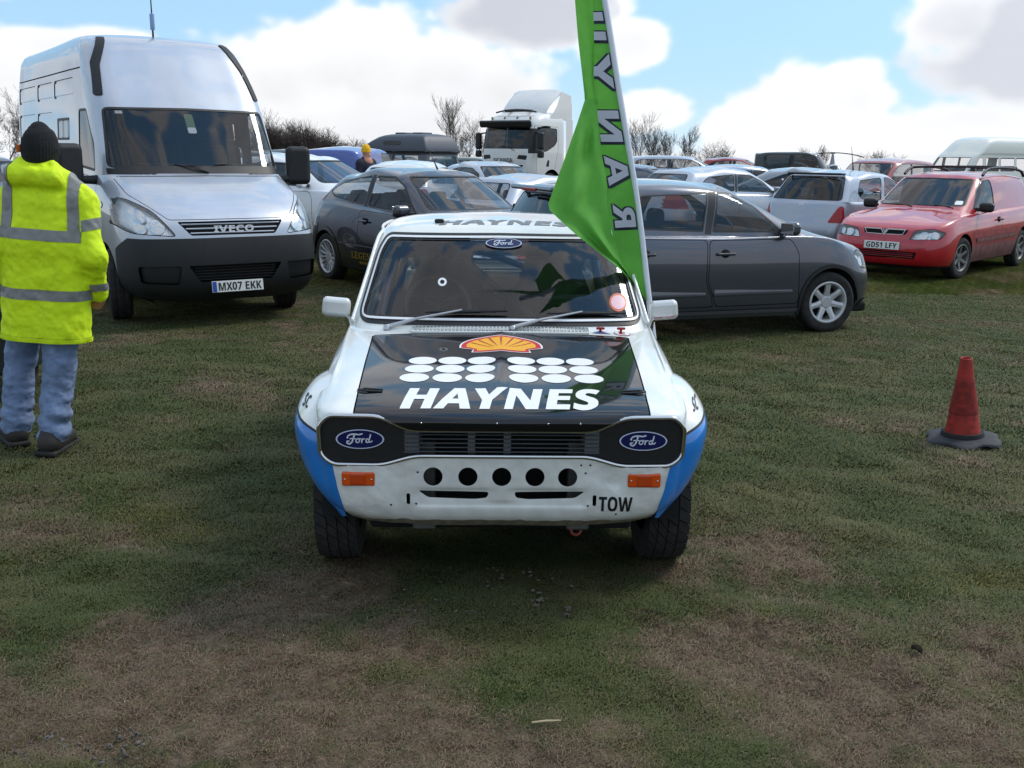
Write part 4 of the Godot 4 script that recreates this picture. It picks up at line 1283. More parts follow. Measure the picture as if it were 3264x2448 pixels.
func white_minibus() -> void:
	var L := 4.6
	var C := vehicle("minibus", "old white high-roof minibus with side windows at the far right", "minibus", "", L, -62.0, L * 0.5, 0.0, 17.7, 40.0, -0.05)
	var P := paint(Color(0.84, 0.84, 0.80), 0.0, 0.4)
	C.body = loft(box_levels([
		[0.35, 0.10, 0.92, 0.38, 0.2, 0.5, L, 2, false], [0.55, 0.0, 0.97, 0.56, 0.2, 0.6, L, 2, false], [0.9, 0.03, 0.98, 0.95, 0.25, 0.95, L, 2, false], [1.08, 0.12, 0.965, 1.12, 0.3, 1.15, L, 3, false], [1.22, 0.62, 0.95, 1.24, 0.3, 1.25, L, 5, true],
		[1.86, 1.22, 0.88, 1.88, 0.16, 1.88, L - 0.03, 2, false], [1.98, 1.38, 0.89, 1.98, 0.2, 1.98, L - 0.05, 3, false], [2.44, 1.95, 0.80, 2.46, 0.25, 2.46, L - 0.2, 2, false], [2.54, 2.2, 0.5, 2.56, 0.3, 2.56, L - 0.3, 2, false], [2.57, 2.3, 0.0, 2.58, 0.3, 2.58, L - 0.35, 1, false]]), 4, Vector3(0, 1.2, 2.3))
	arch(C, 0.72, 0.33, 0.38, 0.97)
	arch(C, 3.5, 0.33, 0.38, 0.97)
	window(C, "windscreen", [[-2, 1.28], [0.82, 1.28], [0.76, 1.80], [-2, 1.82]], 0.05, 1, 0.4, 1.6, "both", M.clear)
	window(C, "rear_window", [[-2, 1.30], [0.76, 1.30], [0.72, 1.78], [-2, 1.78]], 0.05, 1, 4.2, 5.0, "both", M.clear)
	for w in [[1.12, 1.66, 1.45], [1.80, 2.55, 1.80], [2.65, 3.45, 2.65], [3.55, 4.30, 3.55]]:
		window(C, "side_window", [[w[0], 1.30], [w[1], 1.30], [w[1], 1.80], [w[2], 1.80]], 0.06, 0, 0.5, 2.0, "pair", M.clear)
	lamp(C, "headlight", [[0.62, 0.70], [0.90, 0.70], [0.90, 0.92], [0.62, 0.92]], 0.04, 1, -0.2, 0.5, [[0.76, 0.81, 0.09]])
	inlay(C, "grille", rpoly([[-2, 0.70], [0.55, 0.70], [0.55, 0.92], [-2, 0.92]], 0.02), 1, -0.2, 0.4, "both", M.gap, 0.02)
	put(C, "body", C.body, P)
	mirrors(C, 0.95, 0.95, 1.35, Vector3(0.2, 0.3, 0.1), M.black)
	wheel(C, 0.72, 0.95, 0.33, 0.19, 0.18, 8, 0.04, M.dull_alloy)
	wheel(C, 3.5, 0.95, 0.33, 0.19, 0.18, 8, 0.04, M.dull_alloy)
	solid("floor_pan", rbox(Vector3(1.8, 0.12, 4.2), 0.02), M.gap, C.root).position = Vector3(0, 0.45, 0)
	for r in 4:
		for x in [-0.5, 0.5]:
			var se := solid("seat", rbox(Vector3(0.6, 0.75, 0.15), 0.06), M.cloth, C.root)
			se.position = Vector3(x, 1.12, C.s0 - 1.5 - 0.75 * r)

func grey_camper() -> void:
	var L := 4.7
	var C := vehicle("camper_van", "dark grey camper van with a raised moulded high-top roof", "camper van", "", L, -128.0, L * 0.5, 0.0, -4.10, 36.0, -0.16)
	var P := paint(Color(0.22, 0.23, 0.26), 0.4, 0.4)
	var RP := mat(Color(0.27, 0.29, 0.33), 0.5)
	C.body = loft(box_levels([
		[0.30, 0.10, 0.90, 0.34, 0.3, 0.4, L, 2, false], [0.5, 0.0, 0.93, 0.52, 0.3, 0.55, L, 2, false], [0.8, 0.04, 0.935, 0.85, 0.3, 0.9, L, 2, false], [0.95, 0.14, 0.92, 1.05, 0.3, 1.1, L, 3, false], [1.12, 0.82, 0.90, 1.16, 0.3, 1.18, L, 5, true],
		[1.72, 1.45, 0.83, 1.75, 0.16, 1.75, L - 0.1, 2, false], [1.80, 1.40, 0.86, 1.82, 0.2, 1.82, L - 0.06, 3, false], [2.25, 2.2, 0.74, 2.27, 0.25, 2.25, L - 0.25, 2, false], [2.34, 2.45, 0.45, 2.36, 0.3, 2.34, L - 0.4, 2, false], [2.37, 2.5, 0.0, 2.38, 0.3, 2.36, L - 0.45, 1, false]]), 4, Vector3(0, 1.2, 2.3))
	arch(C, 0.9, 0.32, 0.37, 0.93)
	arch(C, 3.6, 0.32, 0.37, 0.93)
	window(C, "windscreen", [[-2, 1.18], [0.78, 1.18], [0.72, 1.66], [-2, 1.68]], 0.05, 1, 0.5, 1.7, "both", M.glass)
	window(C, "rear_window", [[-2, 1.20], [0.72, 1.20], [0.66, 1.66], [-2, 1.66]], 0.05, 1, 4.2, 5.0, "both", M.glass)
	for w in [[1.35, 1.95, 1.62], [2.05, 2.95, 2.05], [3.1, 4.3, 3.1]]:
		window(C, "side_window", [[w[0], 1.22], [w[1], 1.22], [w[1], 1.68], [w[2], 1.68]], 0.05, 0, 0.4, 2.0, "pair", M.glass)
	window(C, "roof_window", [[2.7, 1.99], [3.5, 1.99], [3.5, 2.13], [2.7, 2.13]], 0.06, 0, 0.3, 2.0, "pair", M.dark_glass)
	var roof := take(C, PackedVector2Array([Vector2(0.9, 1.79), Vector2(5, 1.81), Vector2(5, 3), Vector2(0.9, 3)]), 0, -0.1, 2.0)
	put(C, "high_top", roof, RP)
	inlay(C, "rain_gutter", PackedVector2Array([Vector2(1.2, 1.755), Vector2(4.7, 1.765), Vector2(4.7, 1.80), Vector2(1.2, 1.79)]), 0, 0.4, 2.0, "pair", M.black, -0.02)
	inlay(C, "tail_light", rpoly([[0.72, 0.75], [0.9, 0.75], [0.9, 1.1], [0.74, 1.1]], 0.02), 1, 4.3, 5.0, "pair", M.red_lens)
	put(C, "body", C.body, P)
	for s in [2.9, 3.7]:
		solid("roof_vent", rbox(Vector3(0.5, 0.06, 0.45), 0.025), RP, C.root).position = Vector3(0, 2.39, C.s0 - s)
	mirrors(C, 1.35, 0.90, 1.3, Vector3(0.2, 0.2, 0.1), M.black)
	wheel(C, 0.9, 0.92, 0.32, 0.2, 0.19, 8, 0.04, M.dull_alloy)
	wheel(C, 3.6, 0.92, 0.32, 0.2, 0.19, 8, 0.04, M.dull_alloy)
	solid("floor_pan", rbox(Vector3(1.7, 0.12, 4.3), 0.02), M.gap, C.root).position = Vector3(0, 0.4, 0)

# ---------------------------------------------------------------- the rally car
func pts3(a: Array) -> PackedVector3Array:
	var p := PackedVector3Array()
	for q in a:
		p.append(Vector3(q[0], q[1], q[2]))
	return p

func full(sh: Sheet) -> Sheet:
	# both halves as one sheet, for panels that are not alike left and right
	var o := Sheet.new()
	o.v = sh.v.duplicate()
	o.n = sh.n.duplicate()
	for i in sh.v.size():
		o.v.append(Vector3(-sh.v[i].x, sh.v[i].y, sh.v[i].z))
		o.n.append(Vector3(-sh.n[i].x, sh.n[i].y, sh.n[i].z))
	return o

func finer(sh: Sheet) -> Sheet:
	var o := Sheet.new()
	for t in range(0, sh.v.size(), 3):
		var a := sh.v[t]
		var b := sh.v[t + 1]
		var c := sh.v[t + 2]
		var na := sh.n[t]
		var nb := sh.n[t + 1]
		var nc := sh.n[t + 2]
		var ab := (a + b) * 0.5
		var bc := (b + c) * 0.5
		var ca := (c + a) * 0.5
		var nab := (na + nb).normalized()
		var nbc := (nb + nc).normalized()
		var nca := (nc + na).normalized()
		o.tri(a, ab, ca, na, nab, nca)
		o.tri(ab, b, bc, nab, nb, nbc)
		o.tri(ca, bc, c, nca, nbc, nc)
		o.tri(ab, bc, ca, nab, nbc, nca)
	return o

func dented(sh: Sheet, f: Callable) -> Sheet:
	# pushes vertices along s by f(x, y) and bends the normals to suit
	var o := Sheet.new()
	o.v = sh.v.duplicate()
	o.n = sh.n.duplicate()
	for i in o.v.size():
		var p := o.v[i]
		var h := 0.004
		var d: float = f.call(p.x, p.y)
		var gx: float = (f.call(p.x + h, p.y) - d) / h
		var gy: float = (f.call(p.x, p.y + h) - d) / h
		o.v[i].z += d
		o.n[i] = (o.n[i] + Vector3(gx, gy, 0)).normalized()
	return o

func oval_badge(C: Dictionary, parent: Node, at: Vector3, w: float, tilt: float) -> void:
	# blue oval, pale border line and a flowing four-letter script
	var o := Node3D.new()
	o.name = "oval_badge"
	parent.add_child(o, true)
	o.position = Vector3(at.x, at.y, C.s0 - at.z)
	o.rotation_degrees.x = tilt
	var h := w * 0.43
	solid("rim", sheet_mesh(flat([ring_poly(0, 0, w * 0.5, h * 0.5, 40)], 0.0), 0.0, 1), mat(Color(0.07, 0.10, 0.28), 0.3), o)
	solid("border_line", sheet_mesh(flat([ring_poly(0, 0, w * 0.485, h * 0.47, 40)], -0.0008), 0.0, 1), mat(Color(0.78, 0.80, 0.86), 0.3), o)
	solid("field", sheet_mesh(flat([ring_poly(0, 0, w * 0.455, h * 0.425, 40)], -0.0016), 0.0, 1), mat(Color(0.06, 0.09, 0.30), 0.25), o)
	# letters in units of the oval's width
	var s := []
	s += stroke([[-0.27, 0.02], [-0.25, 0.075], [-0.20, 0.105], [-0.12, 0.112], [-0.03, 0.10], [0.03, 0.118]], 0.030)     # bar of the first letter
	s += stroke([[-0.12, 0.105], [-0.145, 0.03], [-0.175, -0.055], [-0.225, -0.098], [-0.275, -0.075], [-0.272, -0.04], [-0.235, -0.035]], 0.030)
	s += stroke([[-0.22, 0.012], [-0.16, 0.02], [-0.10, 0.012]], 0.022)
	s += stroke([[-0.045, 0.02], [-0.085, 0.0], [-0.10, -0.04], [-0.075, -0.068], [-0.035, -0.055], [-0.02, -0.01], [-0.045, 0.02], [0.0, 0.012]], 0.022)
	s += stroke([[0.03, 0.02], [0.018, -0.065]], 0.024)
	s += stroke([[0.025, -0.02], [0.055, 0.015], [0.085, 0.012]], 0.022)
	s += stroke([[0.17, 0.005], [0.13, 0.015], [0.105, -0.02], [0.11, -0.06], [0.145, -0.06], [0.17, -0.01], [0.20, 0.105]], 0.024)
	s += stroke([[0.17, -0.01], [0.168, -0.055], [0.20, -0.055], [0.23, -0.03]], 0.022)
	solid("script", sheet_mesh(flat(moved(s, Vector2(0.015 * w, -0.004 * w), w, w), -0.0024), 0.0, 1), mat(Color(0.85, 0.87, 0.92), 0.3), o)

func rally_car() -> void:
	var L := 3.98
	var G := 3.68
	var C := vehicle("rally_car", "white and blue classic two-door rally saloon with a black bonnet and flared arches", "rally car", "", L, 1.0, 0.0, 0.0, -0.045, G)
	var white := speckle(paint(Color(0.91, 0.915, 0.895), 0.0, 0.3), 0.95, 1.0, 0.9, 41)
	var blue := speckle(paint(Color(0.09, 0.49, 0.82), 0.0, 0.3), 0.9, 1.0, 0.6, 43)
	var black := paint(Color(0.045, 0.045, 0.07), 0.0, 0.4)
	black.metallic_specular = 0.15
	var lv := [
		[[[0, 0.285, 0.075], [0.35, 0.287, 0.075], [0.58, 0.31, 0.10], [0.66, 0.33, 0.20], [0.70, 0.25, 0.9], [0.72, 0.25, 1.9], [0.72, 0.25, 2.9], [0.70, 0.30, 3.6], [0.60, 0.33, 3.85], [0.35, 0.33, 3.9], [0, 0.33, 3.9]], 4, false],
		[[[0, 0.345, 0.018], [0.35, 0.347, 0.018], [0.60, 0.365, 0.035], [0.70, 0.40, 0.14], [0.745, 0.36, 0.9], [0.765, 0.38, 1.9], [0.76, 0.38, 2.9], [0.73, 0.42, 3.6], [0.62, 0.42, 3.9], [0.35, 0.42, 3.95], [0, 0.42, 3.95]], 6, false],
		[[[0, 0.575, 0.0], [0.35, 0.572, 0.0], [0.63, 0.55, 0.012], [0.705, 0.56, 0.09], [0.752, 0.56, 0.9], [0.775, 0.56, 1.9], [0.77, 0.57, 2.9], [0.74, 0.6, 3.6], [0.63, 0.6, 3.93], [0.35, 0.6, 3.97], [0, 0.6, 3.97]], 5, false],
		[[[0, 0.708, -0.03], [0.35, 0.712, -0.022], [0.635, 0.735, 0.012], [0.695, 0.735, 0.065], [0.742, 0.80, 0.7], [0.765, 0.82, 1.5], [0.765, 0.80, 2.6], [0.73, 0.83, 3.5], [0.63, 0.83, 3.9], [0.35, 0.83, 3.96], [0, 0.83, 3.96]], 3, false],
		[[[0, 0.742, -0.018], [0.35, 0.746, -0.008], [0.615, 0.76, 0.038], [0.668, 0.762, 0.10], [0.716, 0.825, 0.7], [0.745, 0.868, 1.4], [0.735, 0.88, 2.6], [0.70, 0.9, 3.5], [0.6, 0.91, 3.85], [0.3, 0.92, 3.9], [0, 0.92, 3.9]], 9, false],
		[[[0, 0.886, 1.075], [0.418, 0.881, 1.085], [0.648, 0.872, 1.13], [0.721, 0.875, 1.25], [0.737, 0.89, 1.45], [0.742, 0.91, 2.0], [0.731, 0.93, 2.75], [0.669, 0.94, 3.25], [0.575, 0.94, 3.33], [0.313, 0.945, 3.36], [0, 0.945, 3.36]], 9, true],
		[[[0, 1.312, 1.655], [0.334, 1.313, 1.68], [0.554, 1.298, 1.73], [0.624, 1.28, 1.80], [0.643, 1.285, 2.05], [0.648, 1.29, 2.3], [0.637, 1.28, 2.65], [0.606, 1.265, 2.85], [0.522, 1.27, 2.9], [0.313, 1.28, 2.92], [0, 1.285, 2.93]], 3, false],
		[[[0, 1.343, 1.77], [0.272, 1.337, 1.77], [0.47, 1.328, 1.81], [0.554, 1.318, 1.9], [0.58, 1.322, 2.1], [0.58, 1.328, 2.3], [0.564, 1.32, 2.6], [0.522, 1.305, 2.75], [0.449, 1.305, 2.8], [0.261, 1.31, 2.83], [0, 1.312, 2.85]], 5, false],
		[[[0, 1.352, 1.88], [0, 1.354, 1.9], [0, 1.357, 1.95], [0, 1.361, 2.0], [0, 1.366, 2.15], [0, 1.368, 2.3], [0, 1.364, 2.5], [0, 1.356, 2.64], [0, 1.35, 2.7], [0, 1.345, 2.74], [0, 1.342, 2.76]], 1, false]]
	var levels := []
	for l in lv:
		levels.append([pts3(l[0]), l[1], l[2]])
	C.body = loft(levels, 9, Vector3(0, 0.7, 2.0))
	var fwx := 0.50
	for s in [fwx, 2.92]:
		var big := PackedVector2Array()
		for i in 25:
			big.append(Vector2(s + 0.37 * cos(PI * i / 24.0), 0.29 + 0.40 * sin(PI * i / 24.0)))
		big.append(Vector2(s - 0.37, -0.2))
		big.append(Vector2(s + 0.37, -0.2))
		take(C, big, 0, 0.6, 9.0)
		arch(C, s, 0.29, 0.36, 0.72, null, 0.0, 0.26)
	# ---- grille opening shaped like a dog bone
	var bone := rpoly([[-1, 0.582], [0.33, 0.582], [0.45, 0.546], [0.64, 0.546], [0.687, 0.585], [0.69, 0.70], [0.65, 0.742], [0.46, 0.742], [0.345, 0.690], [-1, 0.690]], 0.035)
	take(C, bone, 1, -0.2, 0.16)
	var edge := PackedVector3Array()
	for p in rpoly([[-0.2, 0.584], [0.33, 0.584], [0.45, 0.548], [0.64, 0.548], [0.685, 0.585], [0.688, 0.70], [0.65, 0.740], [0.46, 0.740], [0.345, 0.688], [-0.2, 0.688]], 0.035):
		if p.x < 0.0:
			continue
		edge.append(Vector3(p.x, p.y, C.s0 - (0.002 + 0.06 * pow(p.x, 4) - 0.018 * smoothstep(0.60, 0.70, p.y) * (1.0 - p.x))))
	var rim := PackedVector3Array()
	for i in edge.size():
		rim.append(edge[i])
	var left := PackedVector3Array()
	for i in range(edge.size() - 1, -1, -1):
		left.append(Vector3(-edge[i].x, edge[i].y, edge[i].z))
	rim.append_array(left)
	rim.append(rim[0])
	solid("grille_surround", tube(rim, [0.0085], 8, false), M.chrome, C.root)
	# black blanking plates where the headlamps would be
	var plate := rpoly([[0.30, 0.588], [0.345, 0.582], [0.45, 0.549], [0.64, 0.549], [0.684, 0.588], [0.685, 0.70], [0.65, 0.739], [0.46, 0.739], [0.355, 0.697], [0.30, 0.69]], 0.02)
	for side in [1.0, -1.0]:
		var q := PackedVector2Array()
		for p in plate:
			q.append(Vector2(p.x * side, p.y))
		var hp := solid("lamp_blank", sheet_mesh(flat([q], 0.022), C.s0, 1), speckle(mat(Color(0.075, 0.075, 0.085), 0.45), 0.8, 1.0, 0.25, 47), C.root)
		oval_badge(C, C.root, Vector3(side * 0.534, 0.645, 0.017), 0.187, 0.0)
	for k in 6:
		solid("grille_slat", rbox(Vector3(0.74, 0.0035, 0.012), 0.0015), mat(Color(0.30, 0.31, 0.33), 0.4, 0.5), C.root).position = Vector3(0, 0.600 + 0.0165 * k, C.s0 - 0.012)
	for x in [-0.34, -0.115, 0.02, 0.34]:
		solid("grille_bracket", rbox(Vector3(0.028 if absf(x) < 0.2 else 0.055, 0.10, 0.01), 0.002), mat(Color(0.42, 0.43, 0.44), 0.45, 0.6), C.root).position = Vector3(x, 0.64, C.s0 - 0.026)
	var rad := solid("radiator", rbox(Vector3(0.86, 0.36, 0.05), 0.01), bumped(mat(Color(0.10, 0.10, 0.105), 0.6, 0.3), 0.05, 0.4, 0.08), C.root)
	rad.position = Vector3(-0.05, 0.52, C.s0 - 0.16)
	for x in [-0.30, 0.30]:
		solid("cooler_tank", rbox(Vector3(0.09, 0.36, 0.04), 0.01), mat(Color(0.34, 0.34, 0.33), 0.55, 0.5), C.root).position = Vector3(x, 0.44, C.s0 - 0.10)
	solid("engine_bay", rbox(Vector3(1.28, 0.42, 0.95), 0.03), M.gap, C.root).position = Vector3(0, 0.52, C.s0 - 0.72)
	# ---- front panel below the grille: holes, dents, white paint running into blue corners
	var corner := PackedVector2Array([Vector2(0.66, 0.652), Vector2(0.95, 0.652), Vector2(0.95, 0.1), Vector2(0.585, 0.1), Vector2(0.592, 0.31), Vector2(0.605, 0.38), Vector2(0.625, 0.46), Vector2(0.64, 0.545), Vector2(0.65, 0.60)])
	put(C, "front_corner", take(C, corner, 1, -0.2, 0.34), blue, "pair")
	var low := take(C, PackedVector2Array([Vector2(-1, 0.0), Vector2(0.8, 0.0), Vector2(0.8, 0.60), Vector2(-1, 0.60)]), 1, -0.2, 0.13)
	low = finer(finer(full(low)))
	var dents := func(x: float, y: float) -> float:
		var d := 0.016 * exp(-(pow((x + 0.37) / 0.035, 2.0) + pow((y - 0.36) / 0.09, 2.0))) - 0.007 * exp(-(pow((x + 0.43) / 0.05, 2.0) + pow((y - 0.40) / 0.09, 2.0)))
		d += 0.010 * exp(-(pow((x - 0.42) / 0.05, 2.0) + pow((y - 0.49) / 0.05, 2.0))) + 0.008 * exp(-(pow((x + 0.36) / 0.06, 2.0) + pow((y - 0.50) / 0.05, 2.0)))
		d += 0.006 * lumps.get_noise_2d(x * 420.0, y * 520.0) * smoothstep(0.22, 0.36, absf(x))
		for c in [[-0.18, 0.430], [0.18, 0.430]]:   # pressed lip round each slot
			d += 0.010 * exp(-(pow((x - c[0]) / 0.155, 6.0) + pow((y - c[1]) / 0.027, 4.0)))
		return d + 0.006 * exp(-pow((y - 0.395) / 0.012, 2.0)) * smoothstep(0.34, 0.30, absf(x))
	low = dented(low, dents)
	var holes := []
	for x in [-0.26, -0.128, 0.0, 0.126, 0.25]:
		holes.append(ring_poly(x, 0.504, 0.0365, 0.0365, 28))
	holes.append(rpoly([[-0.318, 0.446], [-0.048, 0.441], [-0.055, 0.418], [-0.10, 0.412], [-0.28, 0.418]], 0.012))
	holes.append(rpoly([[0.318, 0.446], [0.048, 0.441], [0.055, 0.418], [0.10, 0.412], [0.28, 0.418]], 0.012))
	for x in [-0.355, 0.355]:
		holes.append(rpoly([[x - 0.007, 0.388], [x + 0.007, 0.388], [x + 0.007, 0.432], [x - 0.007, 0.432]], 0.006))
	for q in [[-0.318, 0.52], [0.318, 0.52], [0.30, 0.552], [0.335, 0.552], [-0.325, 0.392], [0.33, 0.388], [-0.42, 0.39], [0.44, 0.352]]:
		holes.append(ring_poly(q[0], q[1], 0.0045, 0.0045, 8))
	var got := cut(low, holes, 1, -0.3, 0.3)
	low = got[1]
	got = cut(low, fit("TOW", "Droid Sans", 0.35, Vector2(0.436, 0.397), Vector2(0.128, 0.062)), 1, -0.3, 0.3, false)
	put(C, "lettering", got[0].lifted(0.0015), M.ink, "right")
	# grime caught on the rolled lower lip
	var grime := PackedVector2Array()
	for i in 60:
		var x := lerpf(-0.62, 0.62, i / 59.0)
		grime.append(Vector2(x, 0.318 + 0.010 * lumps.get_noise_2d(i * 17.0, 5.0) + 0.006 * lumps.get_noise_2d(i * 60.0, 9.0)))
	grime.append(Vector2(0.62, 0.1))
	grime.append(Vector2(-0.62, 0.1))
	got = cut(low, [grime], 1, -0.3, 0.3)
	put(C, "grimy_lip", got[0], speckle(mat(Color(0.62, 0.58, 0.50), 0.7), 0.55, 1.0, 0.16, 53), "right")
	put(C, "front_panel", got[1], speckle(paint(Color(0.89, 0.89, 0.87), 0.0, 0.38), 0.9, 1.0, 0.35, 51), "right")
	for side in [1.0, -1.0]:
		var ind := Node3D.new()
		ind.name = "indicator"
		C.root.add_child(ind, true)
		ind.position = Vector3(side * 0.541, 0.494, C.s0 - 0.004)
		solid("lens", rbox(Vector3(0.126, 0.056, 0.022), 0.008), M.amber, ind)
		solid("centre_boss", rbox(Vector3(0.06, 0.044, 0.012), 0.005), mat(Color(0.72, 0.24, 0.05), 0.3), ind).position = Vector3(0, 0, 0.008)
		for x in [-0.05, 0.05]:
			solid("screw", ellipsoid(Vector3.ONE, 8), M.chrome, ind).scale = Vector3(0.008, 0.008, 0.006)
			ind.get_child(ind.get_child_count() - 1).position = Vector3(x, 0, 0.011)
	var eye := TorusMesh.new()
	eye.inner_radius = 0.016
	eye.outer_radius = 0.028
	eye.rings = 16
	eye.ring_segments = 8
	var te := solid("tow_eye", eye, mat(Color(0.45, 0.16, 0.12), 0.6), C.root)
	te.position = Vector3(0.295, 0.262, C.s0 - 0.09)
	te.rotation_degrees = Vector3(80, 20, 0)
	solid("undertray", rbox(Vector3(1.05, 0.05, 0.9), 0.02), M.gap, C.root).position = Vector3(0, 0.255, C.s0 - 0.62)
	# ---- bonnet
	var hood_poly := PackedVector2Array([Vector2(-1, -0.2), Vector2(0.553, -0.2), Vector2(0.558, 0.10), Vector2(0.582, 0.6), Vector2(0.598, 1.0), Vector2(0.585, 1.018), Vector2(-1, 1.028)])
	var hood := take(C, hood_poly, 2, 0.655, 1.2)
	var hg := cut(hood, [grown(hood_poly, -0.006)], 2, 0.0, 1.2)
	put(C, "shut_line", hg[1].lifted(-0.01), M.gap)
	hood = full(hg[0])
	# the raised centre rib of the bonnet pressing
	for i in hood.v.size():
		var x := hood.v[i].x
		var e := 0.008 * exp(-pow(x / 0.05, 2.0)) * smoothstep(0.05, 0.25, hood.v[i].z)
		hood.v[i].y += e
		hood.n[i] = (hood.n[i] + Vector3(e * 2.0 * x / 0.0025, 0, 0)).normalized()
	put(C, "bonnet", hood, black, "right")
	var lift := 0.0016
	var hay := fit("HAYNES", "Droid Sans", 0.7, Vector2(0.0, 0.122), Vector2(0.745, 0.195), 0.035)
	put(C, "lettering", cut(hood, hay, 2, 0.0, 1.2, false)[0].lifted(lift), M.white, "right")
	for r in 3:
		for c in 6:
			var sx: float = [-0.335, -0.209, -0.084, 0.084, 0.209, 0.335][c] * [1.055, 1.02, 1.0][r]
			var sy: float = [0.345, 0.462, 0.578][r]
			put(C, "white_dot", cut(hood, [ring_poly(sx, sy, 0.0595, 0.0545, 28)], 2, 0.0, 1.2, false)[0].lifted(lift), M.white, "right")
	# scallop emblem: white edge, red border, yellow fan with dark ribs
	for k in 3:
		var fan := PackedVector2Array()
		var g: float = [0.008, 0.0, -0.024][k]
		for i in 25:
			var an := PI * (1.0 - i / 24.0)
			var sc := 1.0 + (0.02 * absf(sin(an * 7.0)) if k == 2 else 0.0)
			fan.append(Vector2(cos(an) * (0.178 + g) * sc, 0.800 + sin(an) * (0.150 + g) * sc))
		for p in [[0.178 + g * 0.9, 0.775 - g * 0.4], [0.120 + g * 0.5, 0.748 - g * 0.2], [0.125 + g * 0.8, 0.708 - g * 0.7], [-0.125 - g * 0.8, 0.708 - g * 0.7], [-0.120 - g * 0.5, 0.748 - g * 0.2], [-0.178 - g * 0.9, 0.775 - g * 0.4]]:
			fan.append(Vector2(p[0], p[1]))
		var m: Material = [M.white, mat(Color(0.74, 0.07, 0.09), 0.35), mat(Color(0.93, 0.66, 0.06), 0.35)][k]
		put(C, ["emblem_edge", "emblem_border", "emblem_fan"][k], cut(hood, [fan], 2, 0.0, 1.2, false)[0].lifted(lift + 0.0006 * k), m, "right")
	for i in 7:
		var an := PI * (0.5 + (i - 3) * 0.118)
		var a := Vector2(cos(an) * 0.045, 0.755 + sin(an) * 0.03)
		var b := Vector2(cos(an) * 0.150, 0.795 + sin(an) * 0.128)
		var d := (b - a).normalized().orthogonal()
		put(C, "emblem_rib", cut(hood, [PackedVector2Array([a + d * 0.001, b + d * 0.0055, b - d * 0.0055, a - d * 0.001])], 2, 0.0, 1.2, false)[0].lifted(lift + 0.0018), mat(Color(0.62, 0.20, 0.08), 0.4), "right")
	for side in [1.0, -1.0]:
		var pin := Node3D.new()
		pin.name = "bonnet_pin"
		C.root.add_child(pin, true)
		pin.position = Vector3(side * 0.515, 0.779, C.s0 - 0.19)
		pin.rotation_degrees.x = 8
		solid("plate", rbox(Vector3(0.085, 0.010, 0.042), 0.004), M.black, pin).position = Vector3(-side * 0.01, 0.002, 0)
		solid("cup", lathe([[0.0, 0.026], [0.010, 0.024], [0.014, 0.016], [0.006, 0.0001]], 16, false), mat(Color(0.16, 0.17, 0.19), 0.25, 0.4), pin).position = Vector3(side * 0.025, 0.004, 0)
		solid("clip", tube(PackedVector3Array([Vector3(-side * 0.05, 0.014, 0.01), Vector3(side * 0.02, 0.018, 0.012), Vector3(side * 0.045, 0.018, 0), Vector3(side * 0.02, 0.018, -0.012), Vector3(-side * 0.05, 0.014, -0.01)]), [0.004], 6), M.black, pin)
	for x in [-0.30, -0.02, 0.17, 0.29]:
		var bolt := solid("bolt", ellipsoid(Vector3.ONE, 8), M.chrome, C.root)
		bolt.scale = Vector3(0.008, 0.008, 0.006)
		bolt.position = Vector3(x, 0.722, C.s0 + 0.032)
	# ---- windscreen: rubber, bright bead, glass, sun strip
	var wp := rpoly([[-1, 0.902], [0.70, 0.897], [0.632, 1.215], [0.59, 1.288], [-1, 1.306]], 0.07, 6)
	var ws := take(C, wp, 1, 1.0, 1.95)
	var c1 := cut(ws, [grown(wp, -0.016)], 1, 0.9, 2.0)
	put(C, "windscreen_rubber", c1[1].lifted(0.004), M.black)
	var c2 := cut(c1[0], [grown(wp, -0.025)], 1, 0.9, 2.0)
	put(C, "bright_bead", c2[1].lifted(0.009), M.white)
	var c3 := cut(c2[0], [grown(wp, -0.033)], 1, 0.9, 2.0)
	put(C, "inner_rubber", c3[1].lifted(0.004), M.black)
	var glass: Sheet = full(c3[0])
	var strip := PackedVector2Array()
	for i in 21:
		var x := lerpf(-0.8, 0.8, i / 20.0)
		strip.append(Vector2(x, 1.195 - 0.075 * x * x))
	strip.append(Vector2(0.8, 1.5))
	strip.append(Vector2(-0.8, 1.5))
	var gs := cut(glass, [strip], 1, 0.9, 2.0)
	put(C, "windscreen", gs[1], pane(Color(0.10, 0.11, 0.12), 0.10), "right")
	put(C, "sun_strip", gs[0], pane(Color(0.02, 0.025, 0.06), 0.94), "right")
	oval_badge(C, C.root, Vector3(0.015, 1.252, 1.545), 0.19, -55.0)
	var hole := cut(glass, [ring_poly(-0.288, 1.076, 0.022, 0.018, 14)], 1, 0.9, 2.0, false)  # pale ring and dark centre painted on the glass as a distant light reflected
	put(C, "painted_reflection", hole[0].lifted(0.002), M.white, "right")
	hole = cut(glass, [ring_poly(-0.288, 1.076, 0.011, 0.009, 12)], 1, 0.9, 2.0, false)
	put(C, "reflection_centre", hole[0].lifted(0.003), M.gap, "right")
	hole = cut(glass, [ring_poly(0.575, 0.992, 0.045, 0.038, 20)], 1, 0.9, 2.0, false)
	put(C, "round_sticker", hole[0].lifted(0.002), mat(Color(0.78, 0.36, 0.20), 0.4), "right")
	hole = cut(glass, [ring_poly(0.575, 0.992, 0.036, 0.029, 20)], 1, 0.9, 2.0, false)
	put(C, "sticker_face", hole[0].lifted(0.003), mat(Color(0.86, 0.70, 0.74), 0.4), "right")
	# ---- other glass, doors
	var sg := pane(Color(0.08, 0.09, 0.10), 0.18)
	window(C, "rear_window", [[-1, 0.98], [0.56, 0.98], [0.47, 1.24], [-1, 1.25]], 0.06, 1, 2.7, 3.6, "both", sg)
